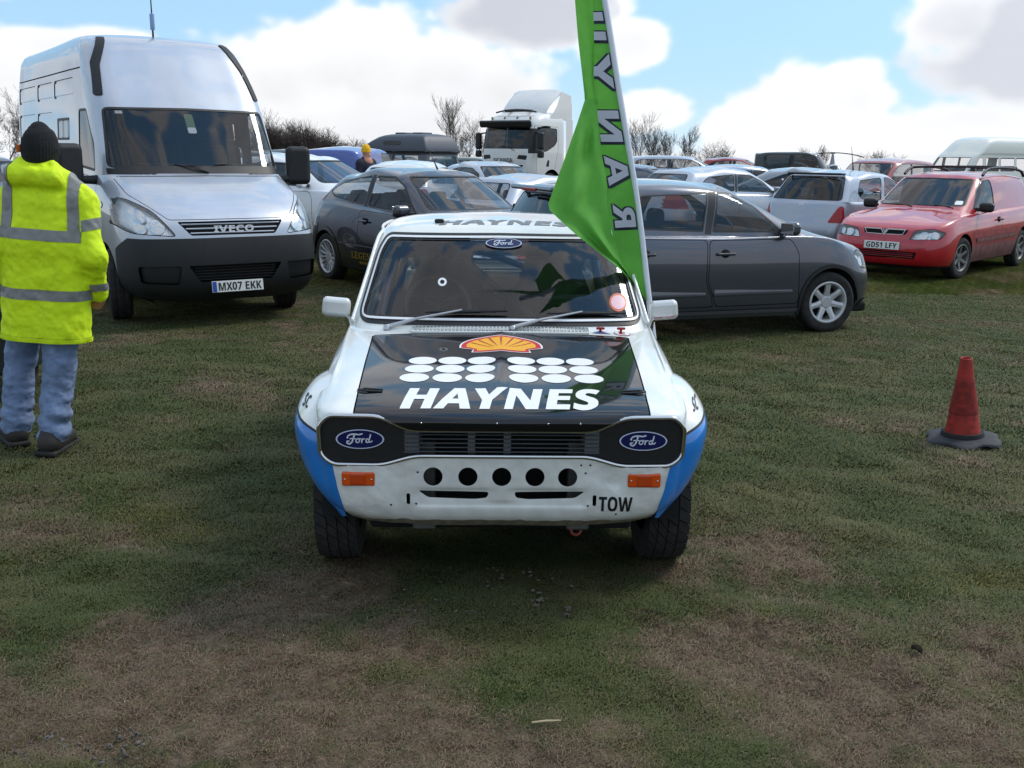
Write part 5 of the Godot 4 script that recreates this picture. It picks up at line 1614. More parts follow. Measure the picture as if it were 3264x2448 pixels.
	window(C, "door_window", [[1.42, 0.945], [2.26, 0.955], [2.24, 1.245], [1.86, 1.245]], 0.03, 0, 0.3, 1.0, "pair", sg)
	window(C, "quarter_window", [[2.33, 0.955], [2.95, 0.985], [2.80, 1.22], [2.32, 1.245]], 0.05, 0, 0.3, 1.0, "pair", sg)
	panel(C, "door", [[1.30, 0.30], [2.32, 0.30], [2.34, 0.90], [1.36, 0.87]], 0.04, 0, 0.4, 1.0, "pair", white)
	inlay(C, "tail_light", rpoly([[0.42, 0.66], [0.66, 0.66], [0.66, 0.76], [0.42, 0.76]], 0.01), 1, 3.7, 4.2, "pair", M.red_lens)
	# ---- roof lettering and drip rail
	var roof_txt := cut(full(C.body), fit("HAYNES", "Droid Sans", 0.7, Vector2(0.025, 1.775), Vector2(0.68, 0.125), 0.03), 2, 1.2, 1.5, false)
	put(C, "roof_lettering", roof_txt[0].lifted(0.0016), mat(Color(0.42, 0.42, 0.42), 0.4), "right")
	put(C, "body", C.body, white)
	for side in [1.0, -1.0]:
		var gut := PackedVector3Array()
		for q in [[0.72, 0.90, 1.22], [0.676, 1.10, 1.50], [0.642, 1.262, 1.73], [0.628, 1.288, 1.82], [0.653, 1.292, 2.05], [0.658, 1.296, 2.3], [0.648, 1.286, 2.65], [0.627, 1.25, 2.86]]:
			gut.append(Vector3(side * q[0], q[1], C.s0 - q[2]))
		solid("drip_rail", tube(spline(gut, 3), [0.010], 6), white, C.root)
	var vent := solid("roof_vent", rbox(Vector3(0.05, 0.022, 0.03), 0.008), M.black, C.root)
	vent.position = Vector3(-0.325, 1.345, C.s0 - 1.78)
	# ---- scuttle vent: a pale panel with its row of slots
	var sc := solid("scuttle_panel", rbox(Vector3(0.84, 0.012, 0.075), 0.005), white, C.root)
	sc.position = Vector3(-0.002, 0.886, C.s0 - 1.058)
	sc.rotation_degrees.x = 10
	var slot := rbox(Vector3(0.009, 0.003, 0.05), 0.001, 1)
	for i in 46:
		solid("vent_slot", slot, M.gap, sc).position = Vector3(-0.395 + 0.0175 * i, 0.0062, 0)
	# ---- flared arches: a ruled skin from body to lip, blue below, white above
	var inner := [[0.60, 0.32, 0.075], [0.64, 0.42, 0.055], [0.675, 0.54, 0.055], [0.69, 0.66, 0.08], [0.685, 0.745, 0.16], [0.70, 0.80, 0.42], [0.72, 0.775, 0.72], [0.75, 0.62, 0.88], [0.75, 0.30, 0.93]]
	var mid := [[0.62, 0.308, 0.1], [0.688, 0.42, 0.085], [0.743, 0.54, 0.095], [0.778, 0.655, 0.125], [0.78, 0.717, 0.22], [0.785, 0.765, 0.43], [0.788, 0.735, 0.68], [0.778, 0.6, 0.83], [0.763, 0.3, 0.88]]
	var lip := [[0.637, 0.302, 0.16], [0.717, 0.4, 0.15], [0.782, 0.52, 0.17], [0.814, 0.635, 0.22], [0.822, 0.678, 0.29], [0.827, 0.7, 0.46], [0.822, 0.67, 0.64], [0.807, 0.56, 0.77], [0.782, 0.3, 0.83]]
	var turn_in := []
	for q in lip:
		turn_in.append([q[0] - 0.035, q[1] - 0.012, q[2] + 0.02])
	for back in [0.0, 2.42]:
		var ctl := []
		for rowset in [inner, mid, lip, turn_in]:
			var p := pts3(rowset)
			for i in p.size():
				p[i].z += back
			ctl.append(spline(p, 5))
		var rows := []
		for r in 3:
			for k in 4:
				rows.append(PackedVector3Array())
		rows.append(PackedVector3Array())
		for c in ctl[0].size():
			var col := spline(PackedVector3Array([ctl[0][c], ctl[1][c], ctl[2][c], ctl[3][c]]), 4)
			for r in col.size():
				rows[r].append(col[r])
		var fl := grid(rows, Vector3(0.3, 0.45, 0.5 + back), false)
		var top := cut(fl, [PackedVector2Array([Vector2(0.5, 0.585), Vector2(0.70, 0.655), Vector2(0.84, 0.715), Vector2(1.0, 0.78), Vector2(1.0, 1.2), Vector2(0.5, 1.2)])], 1, -1.0, 9.0)
		var pin := cut(top[1], [PackedVector2Array([Vector2(0.5, 0.575), Vector2(0.70, 0.645), Vector2(0.84, 0.705), Vector2(1.0, 0.77), Vector2(1.0, 1.2), Vector2(0.5, 1.2)])], 1, -1.0, back + 0.5)
		put(C, "arch_flare", pin[1], blue, "pair")
		put(C, "pinstripe", pin[0].lifted(0.0005), M.ink, "pair")
		var tops := put(C, "arch_flare_top", top[0], white, "pair")
		if back == 0.0:
			for side in [1.0, -1.0]:
				var let := cut(top[0], fit("SC", "Droid Sans", 0.4, Vector2(0.77, 0.735), Vector2(0.03, 0.035), 0.3, side < 0.0), 1, -1.0, 9.0, false)
				put(C, "arch_lettering", let[0].lifted(0.0015), M.ink, "right" if side > 0.0 else "left")
	# ---- wheels
	rally_wheels(C, fwx, 2.92)
	# ---- mirrors on the doors
	for side in [1.0, -1.0]:
		var o := Node3D.new()
		o.name = "door_mirror"
		C.root.add_child(o, true)
		o.position = Vector3(side * 0.745, 0.878, C.s0 - 1.30)
		var shell_m := mat(Color(0.86, 0.86, 0.85), 0.2, 0.25)
		var h := solid("housing", rbox(Vector3(0.138, 0.098, 0.06), 0.026, 3), shell_m, o)
		h.position = Vector3(side * 0.062, 0.075, 0)
		h.rotation_degrees = Vector3(0, side * -8, side * 6)
		solid("mirror_glass", rbox(Vector3(0.105, 0.068, 0.006), 0.003), M.chrome, h).position = Vector3(0, 0, -0.026)
		solid("stalk", tube(PackedVector3Array([Vector3(-side * 0.01, -0.03, 0), Vector3(side * 0.005, 0.02, 0), Vector3(side * 0.035, 0.045, 0)]), [0.022, 0.014, 0.012], 8), M.chrome, o)
		if side > 0.0:
			var red := mat(Color(0.72, 0.36, 0.38), 0.4)
			for k in 2:
				solid("decal", sheet_mesh(flat([rpoly([[-0.05 + 0.055 * k, -0.035], [-0.005 + 0.055 * k, -0.035], [-0.005 + 0.05 * k, 0.022 - 0.03 * k], [-0.05 + 0.055 * k, 0.026 - 0.03 * k]], 0.008)], -0.0282), 0.0, 1), red, h)
				solid("decal_letter", sheet_mesh(flat(fit("S", "Droid Sans", 0.3, Vector2(-0.028 + 0.053 * k, -0.006 - 0.014 * k), Vector2(0.032, 0.046 - 0.026 * k))), 0.0, 1), M.white, h).position.z = 0.0288
	# ---- wipers
	var silver := mat(Color(0.72, 0.72, 0.73), 0.25, 0.8)
	wiper(C, Vector3(-0.535, 0.892, 1.10), Vector3(-0.36, 0.955, 1.145), Vector3(0.03, 0.965, 1.145), silver, M.black)
	wiper(C, Vector3(0.058, 0.898, 1.07), Vector3(0.22, 0.955, 1.14), Vector3(0.60, 0.952, 1.19), silver, M.black)
	for q in [Vector3(-0.54, 0.885, 1.10), Vector3(0.056, 0.89, 1.07)]:
		solid("wiper_spindle", lathe([[0.0, 0.017], [0.02, 0.015], [0.024, 0.0001]], 12, false), silver, C.root).position = Vector3(q.x, q.y - 0.006, C.s0 - q.z)
	# ---- red pull handles, triangle and circled letter
	var red2 := mat(Color(0.62, 0.05, 0.06), 0.4)
	for x in [0.472, 0.57]:
		var pull := Node3D.new()
		pull.name = "pull_handle"
		C.root.add_child(pull, true)
		pull.position = Vector3(x, 0.866, C.s0 - 1.085)
		solid("stem", tube(PackedVector3Array([Vector3(0, 0, 0), Vector3(0, 0.025, 0.01)]), [0.006, 0.006], 6), red2, pull)
		solid("grip", rbox(Vector3(0.042, 0.012, 0.014), 0.006), red2, pull).position = Vector3(0, 0.03, 0.012)
	var deck := cut(full(C.body), [PackedVector2Array([Vector2(0.3, 0.98), Vector2(0.75, 0.98), Vector2(0.75, 1.2), Vector2(0.3, 1.2)])], 2, 0.7, 1.0, false)
	var deck_s: Sheet = deck[0]
	put(C, "blue_triangle", cut(deck_s, [PackedVector2Array([Vector2(0.43, 1.045), Vector2(0.52, 1.045), Vector2(0.475, 1.10)])], 2, 0.7, 1.0, false)[0].lifted(0.0015), mat(Color(0.15, 0.38, 0.62), 0.4), "right")
	put(C, "red_bolt", cut(deck_s, [PackedVector2Array([Vector2(0.478, 1.05), Vector2(0.495, 1.05), Vector2(0.482, 1.075), Vector2(0.47, 1.075)])], 2, 0.7, 1.0, false)[0].lifted(0.0025), red2, "right")
	put(C, "red_ring", cut(deck_s, [ring_poly(0.575, 1.07, 0.040, 0.036, 24)], 2, 0.7, 1.0, false)[0].lifted(0.0015), red2, "right")
	put(C, "white_disc", cut(deck_s, [ring_poly(0.575, 1.07, 0.036, 0.032, 24)], 2, 0.7, 1.0, false)[0].lifted(0.0025), M.white, "right")
	put(C, "circled_letter", cut(deck_s, fit("E", "Droid Sans", 0.3, Vector2(0.575, 1.07), Vector2(0.028, 0.04)), 2, 0.7, 1.0, false)[0].lifted(0.0035), red2, "right")
	# ---- inside: white tub, cage, bucket seats, wheel
	var tub := mat(Color(0.74, 0.73, 0.68), 0.7)
	solid("floor_pan", rbox(Vector3(1.3, 0.08, 3.0), 0.02), M.gap, C.root).position = Vector3(0, 0.26, C.s0 - 2.1)
	for side in [1.0, -1.0]:
		solid("door_card", rbox(Vector3(0.03, 0.6, 1.9), 0.01), M.inside, C.root).position = Vector3(side * 0.67, 0.58, C.s0 - 2.15)
	var das := solid("dashboard", rbox(Vector3(1.30, 0.18, 0.28), 0.05), M.black, C.root)
	das.position = Vector3(0, 0.80, C.s0 - 1.40)
	solid("rear_bulkhead", rbox(Vector3(1.22, 0.52, 0.03), 0.01), tub, C.root).position = Vector3(0, 0.68, C.s0 - 2.92)
	var shelf := solid("parcel_shelf", rbox(Vector3(1.2, 0.03, 0.42), 0.01), tub, C.root)
	shelf.position = Vector3(0, 0.945, C.s0 - 3.10)
	var sw := TorusMesh.new()
	sw.inner_radius = 0.155
	sw.outer_radius = 0.18
	sw.rings = 24
	sw.ring_segments = 8
	var wh := solid("steering_wheel", sw, M.black, C.root)
	wh.position = Vector3(-0.33, 0.90, C.s0 - 1.68)
	wh.rotation_degrees.x = 68
	for k in 3:
		var spoke := solid("wheel_spoke", rbox(Vector3(0.02, 0.012, 0.16), 0.004), M.black, wh)
		spoke.position = Vector3(0.08 * sin(TAU * k / 3), 0, 0.08 * cos(TAU * k / 3))
		spoke.rotation.y = TAU * k / 3
	var navy := mat(Color(0.085, 0.10, 0.17), 0.9)
	for x in [-0.33, 0.33]:
		var se := Node3D.new()
		se.name = "bucket_seat"
		C.root.add_child(se, true)
		se.position = Vector3(x, 0.32, C.s0 - 2.05)
		solid("cushion", rbox(Vector3(0.46, 0.2, 0.5), 0.07), navy, se).position = Vector3(0, 0.12, 0.1)
		var rows2 := []
		for i in 9:
			var t := i / 8.0
			var hw: float = [0.24, 0.26, 0.27, 0.265, 0.25, 0.21, 0.17, 0.155, 0.12][i]
			var line := PackedVector3Array()
			for j in 9:
				var u := j / 4.0 - 1.0
				line.append(Vector3(u * hw, 0.1 + t * 0.82, 0.12 * u * u * (0.5 if t > 0.7 else 1.0) - 0.22 - 0.16 * t))
			rows2.append(line)
		var back := Sheet.new()
		back.join(grid(rows2, Vector3(0, 0.4, -1.0), false))
		var bm := solid("backrest", sheet_mesh(back, 0.0, 1), navy, se)
		bm.scale.z = -1.0
		bm.position.z = -0.42
		for side in [1.0, -1.0]:
			solid("bolster", tube(PackedVector3Array([Vector3(side * 0.24, 0.1, -0.10), Vector3(side * 0.27, 0.4, -0.14), Vector3(side * 0.25, 0.6, -0.2)]), [0.05, 0.05, 0.04], 8), navy, se)
	var cage := mat(Color(0.09, 0.12, 0.22), 0.4)
	var hoop := PackedVector3Array()
	for q in [[-0.60, 0.3, 2.35], [-0.60, 0.9, 2.35], [-0.53, 1.22, 2.35], [-0.42, 1.285, 2.35], [0.42, 1.285, 2.35], [0.53, 1.22, 2.35], [0.60, 0.9, 2.35], [0.60, 0.3, 2.35]]:
		hoop.append(Vector3(q[0], q[1], C.s0 - q[2]))
	solid("roll_hoop", tube(hoop, [0.024], 8), cage, C.root)
	for q in [[[-0.42, 1.26, 2.36], [0.58, 0.42, 2.36]], [[-0.52, 1.20, 2.38], [-0.50, 0.85, 3.0]], [[0.52, 1.20, 2.38], [0.50, 0.85, 3.0]], [[-0.45, 1.25, 2.37], [0.45, 0.88, 3.0]], [[-0.55, 0.86, 2.36], [0.55, 0.86, 2.36]]]:
		solid("cage_tube", tube(PackedVector3Array([Vector3(q[0][0], q[0][1], C.s0 - q[0][2]), Vector3(q[1][0], q[1][1], C.s0 - q[1][2])]), [0.022, 0.022], 8), cage, C.root)
	for side in [1.0, -1.0]:
		var fr := PackedVector3Array()
		for q in [[0.62, 0.35, 1.42], [0.60, 0.90, 1.42], [0.52, 1.24, 1.80], [0.50, 1.285, 2.0], [0.44, 1.285, 2.35]]:
			fr.append(Vector3(side * q[0], q[1], C.s0 - q[2]))
		solid("cage_tube", tube(spline(fr, 3), [0.022], 8), cage, C.root)

func rally_wheels(C: Dictionary, s1: float, s2: float) -> void:
	# broad road-rally tyres with moulded tread: four ribs, slanted lateral grooves
	var R := 0.288
	var w := 0.172
	var h := w * 0.5
	var st := SurfaceTool.new()
	st.begin(Mesh.PRIMITIVE_TRIANGLES)
	st.append_from(lathe([[-h * 0.9, 0.165], [-h * 1.03, 0.20], [-h * 1.05, 0.235], [-h * 0.97, R - 0.022], [-h * 0.86, R - 0.012], [h * 0.86, R - 0.012], [h * 0.97, R - 0.022], [h * 1.05, 0.235], [h * 1.03, 0.20], [h * 0.9, 0.165]], 44), 0, Transform3D())
	var carcass := st.commit()
	var bands := [[-0.96, -0.60], [-0.545, -0.12], [-0.07, 0.36], [0.415, 0.96]]
	var tread := SurfaceTool.new()
	tread.begin(Mesh.PRIMITIVE_TRIANGLES)
	var n := 34
	for b in 4:
		for i in n:
			var a0 := TAU * (i + 0.06) / n
			var a1 := TAU * (i + 0.94) / n
			var sl := TAU / n * (0.9 if b < 2 else 0.6)
			var x0: float = bands[b][0] * h
			var x1: float = bands[b][1] * h
			var f := func(x: float, a: float, r: float) -> Vector3: return Vector3(x, r * cos(a), r * sin(a))
			var off := func(x: float) -> float: return sl * (x - x0) / (x1 - x0)
			var ro := R - (0.010 if b in [0, 3] else 0.0)
			var e0 := (R - 0.008) if b == 0 else R
			var e1 := (R - 0.008) if b == 3 else R
			var p := [f.call(x0, a0, e0), f.call(x1, a0 + off.call(x1), e1), f.call(x1, a1 + off.call(x1), e1), f.call(x0, a1, e0)]
			var q := []
			for k in 4:
				var pk: Vector3 = p[k]
				q.append(Vector3(pk.x, pk.y * (R - 0.016) / R, pk.z * (R - 0.016) / R))
			var faces := [[p[0], p[1], p[2], p[3]], [q[0], p[0], p[3], q[3]], [p[1], q[1], q[2], p[2]], [q[0], q[1], p[1], p[0]], [p[3], p[2], q[2], q[3]]]
			var mid: Vector3 = (p[0] + p[2] + q[0] + q[2]) * 0.25
			for fa in faces:
				var nn: Vector3 = (fa[1] - fa[0]).cross(fa[2] - fa[0]).normalized()
				var order := [0, 1, 2, 0, 2, 3]
				if nn.dot((fa[0] + fa[2]) * 0.5 - mid) > 0.0:
					order = [0, 2, 1, 0, 3, 2]
				else:
					nn = -nn
				for k in order:
					tread.set_normal(nn)
					tread.add_vertex(fa[k])
	var tm := tread.commit()
	for s in [s1, s2]:
		for side in [1.0, -1.0]:
			var o := Node3D.new()
			o.name = "wheel"
			C.root.add_child(o, true)
			o.position = Vector3(side * 0.680, R - 0.004, C.s0 - s)
			o.rotation_degrees.y = (0.0 if side > 0.0 else 180.0) + (2.0 if s < 1.0 else 0.0)
			solid("tyre", carcass, M.tyre, o)
			var t := solid("tread", tm, M.tyre, o)
			t.set_meta("kind", "stuff")
			solid("rim", lathe([[h * 0.9, 0.166], [h * 0.95, 0.16], [h * 0.3, 0.15], [h * 0.25, 0.12], [h * 0.45, 0.08], [h * 0.4, 0.0001]], 28), mat(Color(0.55, 0.56, 0.58), 0.35, 0.7), o)

# ---------------------------------------------------------------- people
func blob(caps: Array, k: float, cell: float, squash: float, crease: Callable) -> Sheet:
	# surface nets over a smooth union of tapered capsules [ax, ay, az, bx, by, bz, ra, rb]; z flattened by squash
	var lo := Vector3(1e9, 1e9, 1e9)
	var hi := -lo
	for c in caps:
		for e in [[Vector3(c[0], c[1], c[2] / squash), c[6]], [Vector3(c[3], c[4], c[5] / squash), c[7]]]:
			var r: Vector3 = Vector3.ONE * (e[1] + 0.03)
			lo = lo.min(e[0] - r)
			hi = hi.max(e[0] + r)
	var n := Vector3i(((hi - lo) / cell).ceil()) + Vector3i.ONE
	var A := PackedVector3Array()
	var B := PackedVector3Array()
	var L := PackedFloat32Array()
	var R := PackedVector2Array()
	for c in caps:
		var a := Vector3(c[0], c[1], c[2] / squash)
		var b := Vector3(c[3], c[4], c[5] / squash) - a
		A.append(a); B.append(b); L.append(maxf(b.length_squared(), 1e-9)); R.append(Vector2(c[6], c[7]))
	var f := func(p: Vector3) -> float:
		var d := 1e9
		for i in A.size():
			var q := p - A[i]
			var t := clampf(q.dot(B[i]) / L[i], 0.0, 1.0)
			var e := (q - B[i] * t).length() - lerpf(R[i].x, R[i].y, t)
			if d > 1e8 or absf(d - e) > k:
				d = minf(d, e)
			else:
				var h := k - absf(d - e)
				d = minf(d, e) - h * h / (4.0 * k)
		return d + (crease.call(p) if d < 0.06 and d > -0.06 else 0.0)
	var v := PackedFloat32Array()
	v.resize(n.x * n.y * n.z)
	var at := 0
	for z in n.z:
		for y in n.y:
			for x in n.x:
				v[at] = f.call(lo + Vector3(x, y, z) * cell)
				at += 1
	var sx := 1
	var sy := n.x
	var sz := n.x * n.y
	var vert := {}
	var pos := PackedVector3Array()
	var nor := PackedVector3Array()
	var corner := [0, sx, sy, sx + sy, sz, sx + sz, sy + sz, sx + sy + sz]
	var cpos := [Vector3(0, 0, 0), Vector3(1, 0, 0), Vector3(0, 1, 0), Vector3(1, 1, 0), Vector3(0, 0, 1), Vector3(1, 0, 1), Vector3(0, 1, 1), Vector3(1, 1, 1)]
	var edges := [[0, 1], [2, 3], [4, 5], [6, 7], [0, 2], [1, 3], [4, 6], [5, 7], [0, 4], [1, 5], [2, 6], [3, 7]]
	for z in n.z - 1:
		for y in n.y - 1:
			for x in n.x - 1:
				var i := x + y * sy + z * sz
				var neg := 0
				for c in 8:
					if v[i + corner[c]] < 0.0:
						neg += 1
				if neg == 0 or neg == 8:
					continue
				var sum := Vector3.ZERO
				var m := 0
				for e in edges:
					var a := v[i + corner[e[0]]]
					var b := v[i + corner[e[1]]]
					if (a < 0.0) != (b < 0.0):
						sum += cpos[e[0]].lerp(cpos[e[1]], a / (a - b))
						m += 1
				var p := lo + (Vector3(x, y, z) + sum / m) * cell
				var h := cell * 0.7
				var g := Vector3(f.call(p + Vector3(h, 0, 0)) - f.call(p - Vector3(h, 0, 0)), f.call(p + Vector3(0, h, 0)) - f.call(p - Vector3(0, h, 0)), (f.call(p + Vector3(0, 0, h)) - f.call(p - Vector3(0, 0, h))) / squash)
				vert[i] = pos.size()
				pos.append(Vector3(p.x, p.y, -p.z * squash))
				nor.append(Vector3(g.x, g.y, -g.z).normalized())
	var sh := Sheet.new()
	for i in vert:
		var x: int = i % sy
		var y: int = (i / sy) % n.y
		var z: int = i / sz
		for ax in 3:
			var step: int = [sx, sy, sz][ax]
			var u: int = [sy, sz, sx][ax]
			var w: int = [sz, sx, sy][ax]
			if (v[i] < 0.0) == (v[i + step] < 0.0):
				continue
			if not (vert.has(i - u) and vert.has(i - w) and vert.has(i - u - w)):
				continue
			var q := [vert[i], vert[i - u], vert[i - u - w], vert[i - w]]
			sh.tri(pos[q[0]], pos[q[1]], pos[q[2]], nor[q[0]], nor[q[1]], nor[q[2]])
			sh.tri(pos[q[0]], pos[q[2]], pos[q[3]], nor[q[0]], nor[q[2]], nor[q[3]])
	return sh

func steward() -> void:
	# seen from behind, feet on the grass, the far foot a little ahead
	var X := -2.66
	var Z := -5.66
	var o := thing("person", "person from behind in a yellow high-visibility coat, black beanie and jeans", "person", Vector3(X, ground_y(X, Z), Z), 0.0)
	o.rotation_degrees.z = -4.0
	var nz := FastNoiseLite.new()
	nz.seed = 12
	nz.frequency = 3.2
	nz.fractal_octaves = 3
	var folds := func(p: Vector3) -> float: return 0.013 * nz.get_noise_3d(p.x * 1.2, p.y * 1.7 + p.x * 0.6, p.z) + 0.014 * absf(nz.get_noise_3d(p.x * 2.6 + p.y * 1.4, p.y * 2.6 - p.x, p.z * 2.6 + 9.0))
	var none := func(_p: Vector3) -> float: return 0.0
	# body: head, neck, hands
	var skin := mat(Color(0.72, 0.50, 0.41), 0.6)
	var body := blob([[-0.02, 1.60, -0.02, -0.02, 1.70, -0.03, 0.078, 0.082], [0.0, 1.36, 0.0, -0.02, 1.62, -0.01, 0.05, 0.052], [-0.02, 1.585, -0.09, -0.02, 1.60, -0.07, 0.04, 0.045],
		[0, 1.0, 0, 0.02, 1.36, 0.0, 0.09, 0.10], [0.02, 1.36, 0, 0.20, 1.36, 0, 0.045, 0.04], [0.02, 1.36, 0, -0.16, 1.36, 0, 0.045, 0.04], [0.21, 1.36, 0, 0.28, 1.12, 0.03, 0.04, 0.034], [0.28, 1.12, 0.03, 0.26, 0.94, -0.06, 0.034, 0.028], [-0.17, 1.36, 0, -0.27, 1.12, 0.03, 0.04, 0.034], [-0.27, 1.12, 0.03, -0.26, 0.94, -0.06, 0.034, 0.028],
		[0.26, 0.94, -0.06, 0.235, 0.89, -0.11, 0.033, 0.03], [0.235, 0.90, -0.11, 0.20, 0.84, -0.13, 0.015, 0.011], [0.24, 0.89, -0.12, 0.21, 0.83, -0.14, 0.015, 0.011], [0.25, 0.89, -0.12, 0.225, 0.83, -0.145, 0.015, 0.011], [0.26, 0.90, -0.12, 0.235, 0.845, -0.145, 0.014, 0.010], [0.23, 0.91, -0.09, 0.205, 0.88, -0.12, 0.015, 0.012],
		[-0.26, 0.94, -0.06, -0.235, 0.89, -0.11, 0.033, 0.03], [-0.235, 0.90, -0.11, -0.20, 0.84, -0.13, 0.015, 0.011], [-0.24, 0.89, -0.12, -0.21, 0.83, -0.14, 0.015, 0.011], [-0.25, 0.89, -0.12, -0.225, 0.83, -0.145, 0.015, 0.011], [-0.26, 0.90, -0.12, -0.235, 0.845, -0.145, 0.014, 0.010], [-0.23, 0.91, -0.09, -0.205, 0.88, -0.12, 0.015, 0.012]], 0.04, 0.012, 1.0, none)
	solid("body", sheet_mesh(body, 0.0, 1), skin, o)
	# coat: wide, boxy, to mid-thigh, with a rolled hood
	var coat := blob([[0.07, 0.68, 0, 0.075, 1.22, 0, 0.168, 0.168], [-0.085, 0.68, 0, -0.06, 1.22, 0, 0.172, 0.168], [0.075, 1.20, 0, 0.08, 1.38, 0, 0.17, 0.14], [-0.055, 1.20, 0, -0.035, 1.38, 0, 0.17, 0.14],
		[-0.135, 1.43, 0, 0.185, 1.43, 0, 0.098, 0.098], [0.205, 1.41, 0, 0.285, 1.14, 0.06, 0.092, 0.072], [0.285, 1.14, 0.06, 0.265, 0.92, -0.05, 0.070, 0.056], [-0.155, 1.41, 0, -0.275, 1.14, 0.06, 0.092, 0.072], [-0.275, 1.14, 0.06, -0.262, 0.92, -0.05, 0.070, 0.056],
		[-0.115, 1.555, 0.085, 0.085, 1.545, 0.085, 0.058, 0.058], [-0.10, 1.585, 0.03, 0.06, 1.58, 0.03, 0.062, 0.062], [-0.12, 1.515, 0.0, 0.10, 1.51, 0.0, 0.085, 0.085]], 0.035, 0.014, 0.78, folds)
	coat = cut(coat, [PackedVector2Array([Vector2(-1, 0.655), Vector2(0.0, 0.648), Vector2(1, 0.655), Vector2(1, 3), Vector2(-1, 3)])], 1, -9.0, 9.0)[0]
	var hi_vis := speckle(mat(Color(0.84, 0.95, 0.03), 0.75), 0.94, 1.0, 0.5, 61)
	bumped(hi_vis, 0.6, 0.7, 0.014, 67, 3)
	var silver := mat(Color(0.50, 0.50, 0.49), 0.5, 0.0)
	# reflective tape is sewn on: cut from the same cloth and raised a little
	var bands := [[-0.225, 1.215, 0.235, 1.21, 0.235, 1.27, -0.225, 1.275], [-0.32, 0.885, 0.25, 0.885, 0.25, 0.943, -0.32, 0.943], [-0.195, 1.275, -0.135, 1.275, -0.14, 1.62, -0.205, 1.62], [0.165, 1.27, 0.225, 1.27, 0.21, 1.62, 0.15, 1.62], [0.236, 1.27, 0.50, 1.34, 0.50, 1.40, 0.231, 1.33], [-0.50, 1.34, -0.226, 1.27, -0.206, 1.33, -0.50, 1.40], [0.251, 0.935, 0.50, 0.965, 0.50, 1.005, 0.251, 0.975]]
	for b in bands:
		var poly := PackedVector2Array()
		for i in 4:
			poly.append(Vector2(b[i * 2], b[i * 2 + 1]))
		var got := cut(coat, [poly], 1, -9.0, 9.0)
		coat = got[1]
		solid("reflective_band", sheet_mesh(got[0].lifted(0.003), 0.0, 1), silver, o)
	var hem := cut(coat, [PackedVector2Array([Vector2(-1, 0.60), Vector2(1, 0.60), Vector2(1, 0.675), Vector2(-1, 0.675)])], 1, -9.0, 9.0)
	solid("hem", sheet_mesh(hem[0].lifted(0.006), 0.0, 1), hi_vis, o)
	solid("coat", sheet_mesh(hem[1], 0.0, 1), hi_vis, o)
	solid("coat_lining", rbox(Vector3(0.34, 0.02, 0.18), 0.01), M.gap, o).position = Vector3(0, 0.72, 0)
	# jeans
	var jn := FastNoiseLite.new()
	jn.seed = 33
	jn.frequency = 5.0
	var crumple := func(p: Vector3) -> float: return 0.014 * jn.get_noise_3d(p.x * 1.0, p.y * (2.6 if p.y < 0.35 else 1.2), p.z * 1.0) - 0.014 * absf(jn.get_noise_3d(p.x * 1.6 + p.y, p.y * 3.4, p.z * 1.4)) + (0.008 * sin(p.y * 62.0 + p.x * 26.0) * smoothstep(0.34, 0.12, p.y))
	var jeans := blob([[0.085, 0.86, 0.0, 0.06, 0.52, 0.0, 0.105, 0.088], [0.06, 0.52, 0.0, 0.035, 0.10, 0.05, 0.082, 0.084], [-0.095, 0.86, 0.0, -0.20, 0.52, -0.08, 0.105, 0.082], [-0.20, 0.52, -0.08, -0.225, 0.12, -0.06, 0.080, 0.084], [-0.06, 0.90, 0, 0.06, 0.90, 0, 0.11, 0.11]], 0.03, 0.014, 1.0, crumple)
	jeans = cut(jeans, [PackedVector2Array([Vector2(-1, 0.075), Vector2(1, 0.075), Vector2(1, 2), Vector2(-1, 2)])], 1, -9.0, 9.0)[0]
	solid("jeans", sheet_mesh(jeans, 0.0, 1), bumped(speckle(mat(Color(0.50, 0.58, 0.72), 0.9), 0.74, 1.0, 0.30, 63), 0.4, 0.6, 0.016, 69, 3), o)
	# boots
	for q in [[0.035, 0.06, 4.0], [-0.245, -0.07, -42.0]]:
		var b := Node3D.new()
		b.name = "boot"
		o.add_child(b, true)
		b.position = Vector3(q[0], 0.0, q[1])
		b.rotation_degrees.y = -q[2]
		var up := blob([[0, 0.065, 0.04, 0, 0.06, -0.16, 0.062, 0.052], [0, 0.08, 0.02, 0, 0.13, 0.02, 0.05, 0.05]], 0.05, 0.012, 1.0, none)
		up = cut(up, [PackedVector2Array([Vector2(-1, 0.022), Vector2(1, 0.022), Vector2(1, 1), Vector2(-1, 1)])], 1, -9.0, 9.0)[0]
		solid("upper", sheet_mesh(up, 0.0, 1), mat(Color(0.17, 0.15, 0.14), 0.7), b)
		solid("sole", rbox(Vector3(0.125, 0.035, 0.33), 0.016), mat(Color(0.10, 0.095, 0.09), 0.8), b).position = Vector3(0, 0.016, -0.055)
	# ribbed beanie with its little orange tag
	var rib := func(p: Vector3) -> float: return 0.0022 * sin(atan2(p.z + 0.03, p.x + 0.02) * 40.0)
	var hat := blob([[-0.02, 1.70, -0.02, -0.02, 1.735, -0.02, 0.086, 0.078], [-0.02, 1.775, -0.02, -0.025, 1.80, -0.02, 0.052, 0.036], [-0.02, 1.655, 0.0, -0.02, 1.69, -0.01, 0.084, 0.09]], 0.05, 0.0085, 1.0, rib)
	hat = cut(hat, [PackedVector2Array([Vector2(-1, 1.625), Vector2(1, 1.615), Vector2(1, 3), Vector2(-1, 3)])], 1, -9.0, 9.0)[0]
	solid("beanie", sheet_mesh(hat, 0.0, 1), bumped(mat(Color(0.075, 0.075, 0.085), 0.95), 0.08, 0.3, 0.05, 68), o)
	var tag := solid("hat_tag", rbox(Vector3(0.008, 0.04, 0.022), 0.003), mat(Color(0.75, 0.36, 0.08), 0.7), o)
